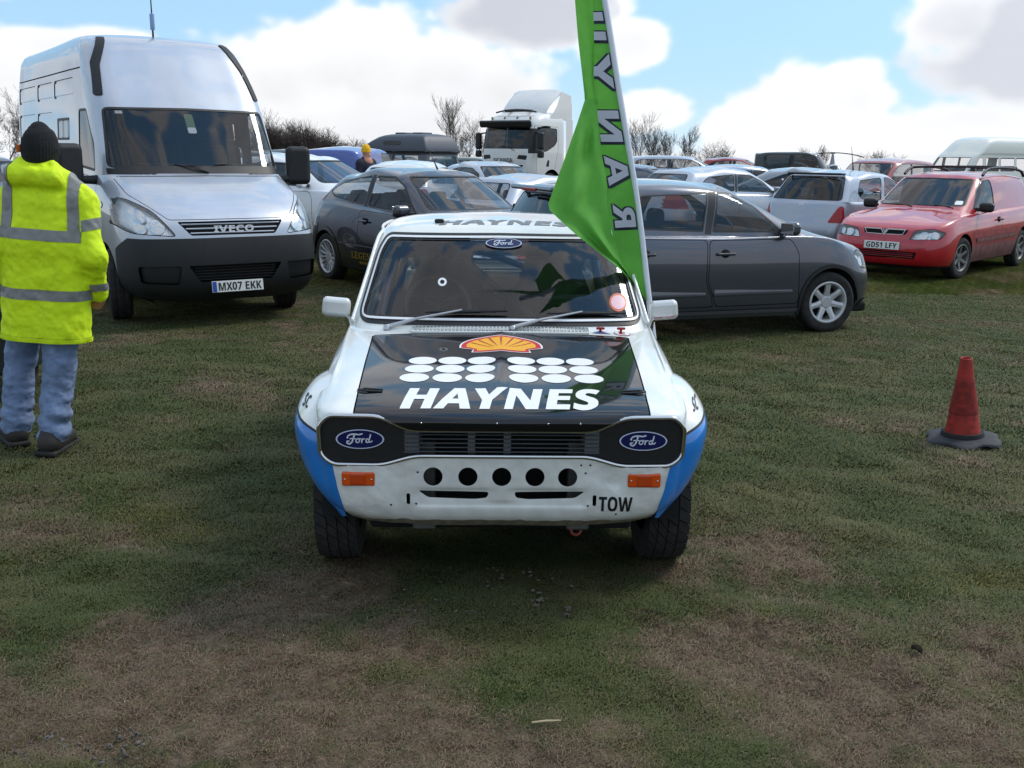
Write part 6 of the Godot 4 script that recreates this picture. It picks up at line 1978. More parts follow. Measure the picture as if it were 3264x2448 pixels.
	tag.position = Vector3(-0.108, 1.69, 0.05)
	tag.rotation_degrees.y = -40

func far_person() -> void:
	var X := -3.22
	var Z := -23.0
	var o := thing("person", "distant person in a navy jacket and a bright yellow hat among the cars", "person", Vector3(X, ground_y(X, Z), Z), 55.0)
	var none := func(_p: Vector3) -> float: return 0.0
	var body := blob([[0, 1.52, 0.03, 0, 1.60, 0.02, 0.075, 0.09], [0, 1.40, -0.02, 0, 1.52, 0.0, 0.055, 0.055], [0, 1.55, 0.105, 0, 1.535, 0.11, 0.012, 0.016], [0.25, 0.78, 0.08, 0.25, 0.70, 0.10, 0.035, 0.03], [-0.25, 0.78, 0.08, -0.25, 0.70, 0.10, 0.035, 0.03], [0.2, 1.36, 0, 0.25, 0.80, 0.06, 0.05, 0.035], [-0.2, 1.36, 0, -0.25, 0.80, 0.06, 0.05, 0.035], [0, 0.9, 0, 0, 1.38, 0, 0.13, 0.15], [-0.18, 1.36, 0, 0.18, 1.36, 0, 0.06, 0.06]], 0.04, 0.02, 1.0, none)
	solid("body", sheet_mesh(body, 0.0, 1), mat(Color(0.70, 0.48, 0.40), 0.6), o)
	var jacket := blob([[0, 0.85, 0, 0, 1.25, 0, 0.20, 0.22], [-0.17, 1.37, 0, 0.17, 1.37, 0, 0.10, 0.10], [0.22, 1.35, 0, 0.27, 1.08, 0.02, 0.09, 0.075], [0.27, 1.08, 0.02, 0.25, 0.84, 0.08, 0.075, 0.055], [-0.22, 1.35, 0, -0.27, 1.08, 0.02, 0.09, 0.075], [-0.27, 1.08, 0.02, -0.25, 0.84, 0.08, 0.075, 0.055], [-0.03, 1.44, 0, 0.03, 1.46, 0, 0.085, 0.07]], 0.06, 0.022, 0.8, none)
	solid("jacket", sheet_mesh(jacket, 0.0, 1), mat(Color(0.10, 0.10, 0.17), 0.85), o)
	var legs := blob([[0.09, 0.85, 0, 0.10, 0.45, 0, 0.11, 0.08], [0.10, 0.45, 0, 0.10, 0.06, 0, 0.08, 0.06], [-0.09, 0.85, 0, -0.10, 0.45, 0, 0.11, 0.08], [-0.10, 0.45, 0, -0.10, 0.06, 0, 0.08, 0.06]], 0.03, 0.025, 1.0, none)
	solid("trousers", sheet_mesh(legs, 0.0, 1), mat(Color(0.14, 0.15, 0.20), 0.85), o)
	var hat := blob([[0, 1.62, 0.01, 0, 1.67, 0.01, 0.105, 0.094], [0, 1.68, 0.01, 0, 1.70, 0.01, 0.09, 0.075]], 0.04, 0.015, 1.0, none)
	hat = cut(hat, [PackedVector2Array([Vector2(-1, 1.60), Vector2(1, 1.60), Vector2(1, 3), Vector2(-1, 3)])], 1, -9.0, 9.0)[0]
	solid("hat", sheet_mesh(hat, 0.0, 1), mat(Color(0.90, 0.68, 0.03), 0.8), o)
	for side in [1.0, -1.0]:
		solid("shoe", rbox(Vector3(0.1, 0.08, 0.27), 0.035), M.black, o).position = Vector3(side * 0.10, 0.04, 0.05)

# ---------------------------------------------------------------- sky, ground, grass, trees
func fbm(seed_: int, freq: float, octaves: int) -> FastNoiseLite:
	var n := FastNoiseLite.new()
	n.seed = seed_
	n.noise_type = FastNoiseLite.TYPE_SIMPLEX
	n.frequency = freq
	n.fractal_octaves = octaves
	n.fractal_gain = 0.52
	return n

var cn1 := fbm(101, 1.0, 6)
var cn2 := fbm(55, 1.0, 4)
const CLOUDS := [
	# azimuth, elevation, half width, half height (degrees), greyness
	[-12.5, 2.0, 5.5, 4.2, 0.0], [-8.5, 3.4, 6.0, 4.2, 0.0], [-4.0, 3.0, 5.0, 3.6, 0.12], [-0.6, 2.6, 3.8, 3.1, 0.15], [-7.0, 0.9, 7.0, 1.6, 0.35], [-17.0, 1.5, 4.5, 4.0, 0.0], [-27.5, 2.6, 6.0, 3.2, 0.05], [-29.0, 8.6, 7.0, 1.3, 0.0], [-22.0, 5.2, 5.0, 0.9, 0.0],
	[0.8, 7.4, 5.0, 2.1, 0.75], [6.2, 5.6, 2.8, 1.4, 0.1], [7.5, 2.2, 3.0, 1.2, 0.0], [14.6, 1.9, 4.0, 3.0, 0.0], [12.2, 1.2, 2.8, 1.8, 0.0], [17.8, 2.6, 3.0, 2.4, 0.1], [26.0, 5.0, 6.6, 4.2, 0.95], [31.0, 6.5, 7.0, 5.0, 0.8], [22.5, 1.2, 6.0, 1.8, 0.1], [22.4, 6.2, 3.2, 2.0, 0.2], [27.0, 9.0, 3.5, 1.2, 0.05]]

const SUN := Vector3(0.591, 0.743, -0.314)
func sky_colour(az: float, el: float) -> Color:
	# degrees; linear light
	var a := deg_to_rad(az)
	var e := deg_to_rad(el)
	var d := Vector3(sin(a) * cos(e), sin(e), -cos(a) * cos(e))
	var p := d * 9.0
	p.y *= 1.6
	var n := cn1.get_noise_3d(p.x, p.y, p.z)
	var m := cn2.get_noise_3d(d.x * 3.2, d.y * 5.0, d.z * 3.2)
	var t := clampf(el / 90.0, 0.0, 1.0)
	var blue := Color(0.34, 0.58, 0.78).lerp(Color(0.17, 0.37, 0.68), pow(t, 0.6))
	blue = blue.lerp(Color(0.50, 0.67, 0.79), 0.6 * exp(-el / 7.0))
	var wide := 0.15 + 0.9 * m + 0.75 * n
	var grey := clampf(0.30 + 0.7 * m, 0.0, 0.7)
	var near := smoothstep(46.0, 33.0, absf(az)) * smoothstep(20.0, 12.0, el)
	if near > 0.0:
		var best := -1.0
		var gsum := 0.0
		var wsum := 1e-4
		for c in CLOUDS:
			var r := sqrt(pow((az - c[0]) / c[2], 2.0) + pow((el - c[1]) / c[3], 2.0))
			var s := 1.0 - r
			best = maxf(best, s)
			var w := maxf(s, 0.0)
			gsum += c[4] * w
			wsum += w
		wide = lerpf(wide, best * 1.1 + 0.55 * n + 0.05, near)
		grey = lerpf(grey, gsum / wsum + 0.15 * n, near)
	var cover := smoothstep(0.0, 0.30, wide)
	var thick := smoothstep(0.1, 0.9, wide)
	var lit := 0.83 - 0.09 * thick + 0.16 * n
	var cloud := Color(lit, lit, lit * 1.005).lerp(Color(0.43, 0.445, 0.505), clampf(grey * (0.55 + 0.7 * thick), 0.0, 0.85))
	var c2 := blue.lerp(cloud, cover * 0.97)
	var haze := 0.6 * exp(-maxf(el, 0.0) / 1.3)
	c2 = c2.lerp(Color(0.76, 0.77, 0.79), haze)
	# whole sky brightened broadly round the sun, added to make up the scene light
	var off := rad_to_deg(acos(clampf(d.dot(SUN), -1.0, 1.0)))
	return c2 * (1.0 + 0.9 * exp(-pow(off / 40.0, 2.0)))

func make_sky() -> Sky:
	var cw := 512
	var coarse := Image.create(cw, cw / 2, false, Image.FORMAT_RGBF)
	for y in cw / 2:
		var el := 90.0 - (y + 0.5) * 360.0 / cw
		for x in cw:
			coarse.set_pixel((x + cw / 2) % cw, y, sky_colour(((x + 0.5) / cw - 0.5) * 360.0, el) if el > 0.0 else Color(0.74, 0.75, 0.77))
	var W := 2048
	var big := coarse.duplicate()
	big.resize(W, W / 2, Image.INTERPOLATE_BILINEAR)
	for y in range(int((90.0 - 24.0) / 360.0 * W), int(91.5 / 360.0 * W)):
		var el := 90.0 - (y + 0.5) * 360.0 / W
		for x in range(int(W * (0.5 - 46.0 / 360.0)), int(W * (0.5 + 46.0 / 360.0))):
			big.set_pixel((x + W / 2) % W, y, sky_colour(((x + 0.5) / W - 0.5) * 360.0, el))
	var pm := PanoramaSkyMaterial.new()
	pm.panorama = ImageTexture.create_from_image(big)
	var s := Sky.new()
	s.sky_material = pm
	return s

var wear := fbm(9, 0.42, 5)
var fine := fbm(19, 3.0, 3)
const BARE := [[-1.75, -3.05, 0.9, 0.45], [-0.75, -2.75, 0.8, 0.35], [-0.85, -3.75, 0.28, 0.35], [0.15, -2.62, 0.7, 0.25], [0.95, -2.95, 0.32, 0.55], [0.62, -3.35, 0.35, 0.25], [1.35, -2.7, 0.4, 0.4], [-2.3, -4.2, 0.7, 0.25], [1.1, -4.25, 0.3, 0.25], [-0.3, -3.25, 0.35, 0.3], [-1.2, -3.35, 0.4, 0.3], [1.75, -3.35, 0.35, 0.3], [-0.62, -4.05, 0.22, 0.25], [0.70, -4.0, 0.22, 0.22]]
const MOSS := [[-1.53, -4.38, 0.34, 0.14], [-1.75, -4.6, 0.2, 0.1], [0.85, -3.5, 0.14, 0.1], [2.0, -3.9, 0.3, 0.12]]
func bareness(x: float, z: float) -> float:
	# 0 turf .. 1 bare earth, trodden most where the cars and feet turn
	var b := 0.235 + 0.60 * wear.get_noise_2d(x, z * 1.35) + 0.22 * fine.get_noise_2d(x, z)
	b += 0.05 * smoothstep(-5.0, -2.6, z)
	for c in BARE:
		var r := pow((x - c[0]) / c[2], 2.0) + pow((z - c[1]) / c[3], 2.0)
		if r < 4.0:
			b += 0.46 * exp(-r * 1.4)
	return clampf(b, 0.0, 1.0)

func ground_tone(x: float, z: float) -> Color:
	var b := bareness(x, z)
	var f := fine.get_noise_2d(x * 2.3 + 40.0, z * 2.3)
	var turf := Color(0.054, 0.070, 0.020).lerp(Color(0.088, 0.084, 0.034), clampf(0.5 + 1.2 * wear.get_noise_2d(x + 70.0, z), 0.0, 1.0))
	var earth := Color(0.140, 0.096, 0.064).lerp(Color(0.190, 0.142, 0.104), clampf(0.5 + f, 0.0, 1.0))
	for c in MOSS:
		turf = turf.lerp(Color(0.12, 0.108, 0.024), 0.6 * exp(-(pow((x - c[0]) / c[2], 2.0) + pow((z - c[1]) / c[3], 2.0))))
	return turf.lerp(earth, smoothstep(0.36, 0.72, b + 0.10 * fine.get_noise_2d(x * 5.0 + 3.0, z * 5.0))) * (1.0 + 0.16 * f + 0.30 * fine.get_noise_2d(x * 7.0, z * 7.0 + 11.0))

func make_ground() -> void:
	var xs := []
	var zs := []
	var v := 0.0
	while v < 260.0:
		xs.append(v)
		v += 0.045 if v < 3.2 else (0.09 if v < 7.0 else 0.045 + (v - 6.5) * 0.16)
	var neg := []
	for i in range(xs.size() - 1, 0, -1):
		neg.append(-xs[i])
	xs = neg + xs
	v = -30.0
	while v < 0.0:
		zs.append(-v)
		v += 3.0
	v = 0.0
	while v < 320.0:
		zs.append(-v)
		v += 0.4 if v < 2.0 else (0.045 if v < 5.5 else (0.09 if v < 11.0 else 0.06 + (v - 10.6) * 0.10))
	var vs := PackedVector3Array()
	var cs := PackedColorArray()
	var ns := PackedVector3Array()
	var ix := PackedInt32Array()
	var rough := fbm(77, 1.6, 4)
	for z: float in zs:
		for x: float in xs:
			var amp := 0.028 * smoothstep(14.0, 3.0, -z)
			vs.append(Vector3(x, ground_y(x, z) + amp * rough.get_noise_2d(x, z) - 0.004, z))
			cs.append(ground_tone(x, z))
			var g := 0.03
			var gx := amp * (rough.get_noise_2d(x + g, z) - rough.get_noise_2d(x - g, z)) / (2.0 * g)
			var gz := amp * (rough.get_noise_2d(x, z + g) - rough.get_noise_2d(x, z - g)) / (2.0 * g)
			ns.append(Vector3(-gx + SLOPE, 1.0, -gz).normalized())
	var nx := xs.size()
	for r in zs.size() - 1:
		for c in nx - 1:
			var a := r * nx + c
			ix.append_array(PackedInt32Array([a, a + nx, a + nx + 1, a, a + nx + 1, a + 1]))
	var arr := []
	arr.resize(Mesh.ARRAY_MAX)
	arr[Mesh.ARRAY_VERTEX] = vs
	arr[Mesh.ARRAY_NORMAL] = ns
	arr[Mesh.ARRAY_COLOR] = cs
	# rows run away from the camera: wind so that the front looks up
	for t in range(0, ix.size(), 3):
		var d := (vs[ix[t + 1]] - vs[ix[t]]).cross(vs[ix[t + 2]] - vs[ix[t]])
		if d.y > 0.0:
			var k := ix[t + 1]
			ix[t + 1] = ix[t + 2]
			ix[t + 2] = k
	arr[Mesh.ARRAY_INDEX] = ix
	var me := ArrayMesh.new()
	me.add_surface_from_arrays(Mesh.PRIMITIVE_TRIANGLES, arr)
	var m := mat(Color(1, 1, 1), 0.97)
	m.specular_mode = BaseMaterial3D.SPECULAR_DISABLED
	m.vertex_color_use_as_albedo = true
	speckle(m, 0.62, 1.0, 0.43, 71, 6)
	m.uv1_world_triplanar = true
	bumped(m, 0.43, 1.2, 0.03, 73, 6)
	m.uv1_world_triplanar = true
	var o := solid("ground", me, m, self)
	o.set_meta("kind", "structure")

func blade_mesh(n: int, tall: float, spread: float, flop: float, seed_: int, wide: float) -> ArrayMesh:
	var r := RandomNumberGenerator.new()
	r.seed = seed_
	var st := SurfaceTool.new()
	st.begin(Mesh.PRIMITIVE_TRIANGLES)
	for i in n:
		var an := r.randf() * TAU
		var at := Vector3(cos(an), 0, sin(an)) * sqrt(r.randf()) * spread
		var dir := Vector3(r.randf_range(-1, 1), 0, r.randf_range(-1, 1)).normalized()
		var h := tall * r.randf_range(0.5, 1.2)
		var f := flop * r.randf_range(0.4, 1.6)
		var side := Vector3(-dir.z, 0, dir.x) * wide * r.randf_range(0.7, 1.3)
		var mid := at + dir * h * f * 0.35 + Vector3(0, h * 0.6, 0)
		var tip := at + dir * h * f + Vector3(0, h * (1.0 - 0.35 * minf(f, 2.0)), 0)
		var sh := r.randf_range(0.75, 1.2)
		var nm := (Vector3(0, 1, 0) + dir * 0.3).normalized()
		for p in [at - side, mid - side * 0.8, mid + side * 0.8, at - side, mid + side * 0.8, at + side, mid - side * 0.8, tip, mid + side * 0.8]:
			st.set_color(Color(sh, sh, sh))
			st.set_normal(nm)
			st.add_vertex(p)
	return st.commit()

func scatter(called: String, label: String, category: String, mesh: Mesh, m: Material, spots: Array) -> void:
	# spots: [Transform3D, Color]
	var mm := MultiMesh.new()
	mm.transform_format = MultiMesh.TRANSFORM_3D
	mm.use_colors = true
	mm.mesh = mesh
	mm.instance_count = spots.size()
	for i in spots.size():
		mm.set_instance_transform(i, spots[i][0])
		mm.set_instance_color(i, spots[i][1])
	var o := MultiMeshInstance3D.new()
	o.name = called
	o.multimesh = mm
	o.material_override = m
	add_child(o)
	o.set_meta("label", label)
	o.set_meta("category", category)
	o.set_meta("kind", "stuff")

func make_grass() -> void:
	var r := RandomNumberGenerator.new()
	r.seed = 4
	var gm := mat(Color(1, 1, 1), 0.85)
	gm.vertex_color_use_as_albedo = true
	gm.backlight_enabled = true
	gm.backlight = Color(0.25, 0.25, 0.25)
	var green := []
	var straw := []
	var crumbs := []
	var d := 2.3
	var rough := fbm(77, 1.6, 4)
	while d < 13.0:
		var step := 0.0058 * d
		var half := d * 0.56 + 0.3
		var x := -half
		while x < half:
			var px := x + r.randf_range(-0.6, 0.6) * step
			var pz := -d + r.randf_range(-0.6, 0.6) * step
			x += step
			var b := bareness(px, pz)
			var y := ground_y(px, pz) + 0.028 * smoothstep(14.0, 3.0, -pz) * rough.get_noise_2d(px, pz) - 0.004
			var sc := clampf(d / 4.6, 0.52, 1.5) * r.randf_range(0.7, 1.25)
			var dead := smoothstep(0.34, 0.80, b + 0.16 * fine.get_noise_2d(px * 5.0 + 3.0, pz * 5.0))
			if r.randf() > dead * 0.45:
				var g := wear.get_noise_2d(px * 2.0 + 30.0, pz * 2.0)
				var tone := Color(0.052, 0.076, 0.016).lerp(Color(0.105, 0.100, 0.036), clampf(0.35 + 0.9 * g + 0.5 * b + r.randf_range(-0.25, 0.25), 0.0, 1.0))
				if r.randf() < 0.03:
					tone = Color(0.13, 0.12, 0.03)
				for c in MOSS:
					if r.randf() < 0.9 * exp(-(pow((px - c[0]) / c[2], 2.0) + pow((pz - c[1]) / c[3], 2.0))):
						tone = Color(0.12, 0.112, 0.024) * r.randf_range(0.7, 1.2)
				if r.randf() < dead * 0.85:
					tone = Color(0.155, 0.100, 0.060).lerp(Color(0.20, 0.150, 0.095), r.randf()) * r.randf_range(0.65, 1.15)
				green.append([Transform3D(Basis(Vector3.UP, r.randf() * TAU).scaled(Vector3(sc, sc * r.randf_range(0.35, 1.0) * clampf(1.5 - d * 0.09, 0.45, 1.0), sc)), Vector3(px, y, pz)), tone])
			elif r.randf() < 0.25:
				var s2 := sc * r.randf_range(0.6, 1.3)
				crumbs.append([Transform3D(Basis(Vector3(r.randf(), r.randf(), r.randf()).normalized(), r.randf() * TAU).scaled(Vector3.ONE * s2), Vector3(px, y, pz)), Color(0.12, 0.09, 0.065) * r.randf_range(0.6, 1.5)])
			if r.randf() < 0.035 + 0.05 * b:
				straw.append([Transform3D(Basis(Vector3.UP, r.randf() * TAU).scaled(Vector3.ONE * sc), Vector3(px, y + 0.002, pz)), Color(0.26, 0.22, 0.14) * r.randf_range(0.5, 1.3)])
		d += step * 0.9
	print("grass ", green.size(), " straw ", straw.size(), " crumbs ", crumbs.size())
	scatter("grass", "short trodden grass covering the field between the cars", "grass", blade_mesh(18, 0.020, 0.058, 1.2, 5, 0.0016), gm, green)
	scatter("dry_straw", "dead straw and clippings lying flat in the grass", "straw", blade_mesh(3, 0.004, 0.02, 7.0, 8, 0.0012), gm, straw)
	for i in 70:
		var a := Vector3(r.randf_range(-0.45, 0.25), 0, r.randf_range(-4.0, -3.55))
		a.y = ground_y(a.x, a.z) + 0.004
		crumbs.append([Transform3D(Basis(Vector3(r.randf(), r.randf(), r.randf()).normalized(), r.randf() * TAU).scaled(Vector3(1.6, 0.9, 1.3) * r.randf_range(0.5, 1.7)), a), Color(0.12, 0.095, 0.07) * r.randf_range(0.5, 1.1)])
	var st := SurfaceTool.new()
	st.begin(Mesh.PRIMITIVE_TRIANGLES)
	var ball := rbox(Vector3(0.012, 0.008, 0.010), 0.0035, 1)
	st.append_from(ball, 0, Transform3D())
	scatter("soil_crumbs", "crumbs of dry earth on the bare patches", "soil", st.commit(), gm, crumbs)
	# a scatter of pale gravel at the near left, and the odd leaf and stick
	var pebbles := []
	for i in 150:
		var a := Vector3(r.randf_range(-1.75, -1.05), 0, r.randf_range(-2.75, -2.42))
		a.y = ground_y(a.x, a.z) + 0.002
		pebbles.append([Transform3D(Basis(Vector3(r.randf(), r.randf(), r.randf()).normalized(), r.randf() * TAU).scaled(Vector3.ONE * r.randf_range(0.5, 1.4)), a), Color(0.125, 0.11, 0.095) * r.randf_range(0.4, 1.2)])
	scatter("gravel", "pale gravel trodden into the earth at the near left", "gravel", rbox(Vector3(0.016, 0.010, 0.013), 0.005, 1), gm, pebbles)
	var stick := thing("stick", "short pale stick lying on the grass in the foreground", "stick", Vector3(0.105, ground_y(0.1, -2.8) + 0.012, -2.80), 8.0)
	solid("stem", tube(PackedVector3Array([Vector3(-0.045, 0, 0), Vector3(0, 0.003, 0.002), Vector3(0.045, 0, 0)]), [0.003, 0.004, 0.002], 6), mat(Color(0.66, 0.60, 0.47), 0.8), stick)
	for q in [[1.42, -3.28, "small dark curled leaf lying alone on the turf at right"], [1.78, -3.02, "brown curled leaf at the right edge of the grass"]]:
		var lf := thing("leaf", q[2], "leaf", Vector3(q[0], ground_y(q[0], q[1]) + 0.008, q[1]), 30.0, "fallen leaves")
		var rows := []
		for i in 5:
			var t := i / 4.0
			var line := PackedVector3Array()
			for j in 5:
				var u := j / 2.0 - 1.0
				line.append(Vector3(u * 0.014 * sin(PI * (0.12 + 0.8 * t)), 0.016 * u * u + 0.008 * sin(t * 3.0), (t - 0.5) * 0.045))
			rows.append(line)
		solid("blade", sheet_mesh(grid(rows, Vector3(0, -1, 0), false), 0.0, 1), mat(Color(0.22, 0.17, 0.13), 0.85), lf)

func bare_tree(called: String, label: String, at: Vector3, height: float, spread: float, seed_: int, stems: int, depth: int, thick: float, tone: Color, group: String) -> void:
	var r := RandomNumberGenerator.new()
	r.seed = seed_
	var t := thing(called, label, "tree" if called == "tree" else "bush", at, 0.0, group)
	var bark := mat(Color(1, 1, 1), 0.9)
	bark.vertex_color_use_as_albedo = true
	var trunk := SurfaceTool.new()
	var crown := SurfaceTool.new()
	crown.begin(Mesh.PRIMITIVE_TRIANGLES)
	var todo := []
	for s in stems:
		var lean := spread * 0.20 * (s / maxf(stems - 1, 1.0) * 2.0 - 1.0) if stems > 1 else 0.0
		todo.append([Vector3(lean * 0.9, -0.1, r.randf_range(-0.3, 0.3) * spread * 0.3), Vector3(lean * 0.35, 1, r.randf_range(-0.2, 0.2)).normalized(), height * r.randf_range(0.34, 0.46), thick, 0])
	while todo.size():
		var b: Array = todo.pop_back()
		var p: Vector3 = b[0]
		var dir: Vector3 = b[1]
		var len: float = b[2]
		var rad: float = b[3]
		var lv: int = b[4]
		var path := PackedVector3Array([p])
		var rr := [rad]
		var segs := 3 if lv < 2 else 2
		for i in segs:
			dir = (dir + Vector3(r.randf_range(-1, 1), r.randf_range(-0.3, 0.7), r.randf_range(-1, 1)) * 0.16).normalized()
			p += dir * len / segs
			path.append(p)
			rr.append(rad * lerpf(1.0, 0.62, (i + 1.0) / segs))
			if lv < depth:
				var kids := 1 if i < segs - 1 else (3 if lv < 3 else 2)
				if lv >= 1 and i < segs - 1:
					kids = 2
				for k in kids:
					var an := r.randf() * TAU
					var out := Vector3(cos(an), 0, sin(an))
					out = (out - dir * out.dot(dir)).normalized()
					var open := r.randf_range(0.45, 0.95) * (0.6 if k == 0 and i == segs - 1 else 1.0) * spread / height * 1.3
					var nd := (dir + out * open + Vector3(0, 0.12, 0)).normalized()
					todo.append([p, nd, len * r.randf_range(0.55, 0.78) * (1.0 if i == segs - 1 else 0.8), rad * lerpf(1.0, 0.62, (i + 1.0) / segs) * (0.72 if k == 0 and i == segs - 1 else 0.5), lv + 1])
		for i in rr.size():
			rr[i] = maxf(rr[i], thick * 0.10 if called == "bush" else 0.0045)
		if lv < 1:
			trunk = SurfaceTool.new()
			trunk.begin(Mesh.PRIMITIVE_TRIANGLES)
			tube_into(trunk, path, rr, 6, false, tone)
			solid("trunk", trunk.commit(), bark, t)
		else:
			tube_into(crown, path, rr, 3, false, tone * r.randf_range(0.75, 1.2))
	solid("crown", crown.commit(), bark, t)

func make_trees() -> void:
	var g := "bare trees along the field edge"
	var dark := Color(0.055, 0.040, 0.032)
	var pale := Color(0.16, 0.13, 0.115)
	bare_tree("tree", "slender bare tree left of the white lorry", Vector3(-4.6, ground_y(-4.6, -80), -80), 6.3, 2.7, 3, 1, 5, 0.07, pale, g)
	bare_tree("tree", "low spreading bare tree tucked behind the white lorry cab", Vector3(-2.6, ground_y(-2.6, -78), -78), 4.2, 3.0, 5, 4, 4, 0.055, dark.lerp(pale, 0.3), g)
	bare_tree("tree", "dark many-stemmed bare tree right beside the green flag", Vector3(9.7, ground_y(9.7, -75), -75), 4.1, 2.2, 8, 5, 4, 0.05, dark.lerp(pale, 0.3), g)
	bare_tree("tree", "thin pale bare tree second right of the green flag", Vector3(12.6, ground_y(12.6, -80), -80), 4.1, 1.9, 11, 2, 5, 0.045, pale, g)
	bare_tree("tree", "bare tree at the left edge of the picture behind the silver van", Vector3(-29.8, ground_y(-29.6, -60), -60), 4.2, 3.0, 14, 3, 5, 0.06, pale, g)
	var h := "scrub bushes on the skyline"
	bare_tree("bush", "low bare thorn bush above the red and white cars", Vector3(16.6, ground_y(16.6, -85), -85), 3.2, 4.0, 17, 5, 4, 0.05, dark, h)
	bare_tree("bush", "small bare bush behind the black off-roader", Vector3(24.8, ground_y(24.8, -85), -85), 3.1, 2.4, 19, 3, 4, 0.05, dark, h)
	bare_tree("bush", "small bare bush right of the helicopter rotor", Vector3(31.2, ground_y(31.2, -88), -88), 2.8, 2.8, 23, 3, 4, 0.05, dark, h)
	var words := ["tall bare bush at the left end of the hedge beside the van", "second bare bush from the van in the dark hedge", "third bare bush from the van in the dark hedge", "fourth bare bush from the van in the dark hedge", "fifth bare bush from the van, above the grey estate roof", "sixth bare bush from the van in the dark hedge", "last low bare bush of the hedge beside the camper van"]
	for i in 7:
		bare_tree("bush", words[i], Vector3(-17.6 + 1.12 * i, ground_y(-17.0, -73), -72 - (i % 2) * 3.0), [3.8, 4.0, 3.6, 3.1, 3.1, 2.7, 2.4][i], [3.4, 3.6, 3.4, 3.0, 3.0, 2.8, 2.6][i], 31 + i, 9, 4, 0.06, dark.lerp(pale, 0.15 + 0.1 * (i % 3)), "hedge of bare bushes left of centre")

# ---------------------------------------------------------------- flag, cone, trailer, helicopter
func poly_at(line: Array, t: float) -> Vector3:
	# point on a polyline of [x, y, z] by height
	for i in line.size() - 1:
		var a: Array = line[i]
		var b: Array = line[i + 1]
		if (t - a[1]) * (t - b[1]) <= 0.0:
			return Vector3(a[0], a[1], a[2]).lerp(Vector3(b[0], b[1], b[2]), (t - a[1]) / (b[1] - a[1]))
	var e: Array = line[0] if absf(t - line[0][1]) < absf(t - line[line.size() - 1][1]) else line[line.size() - 1]
	return Vector3(e[0], t, e[2])

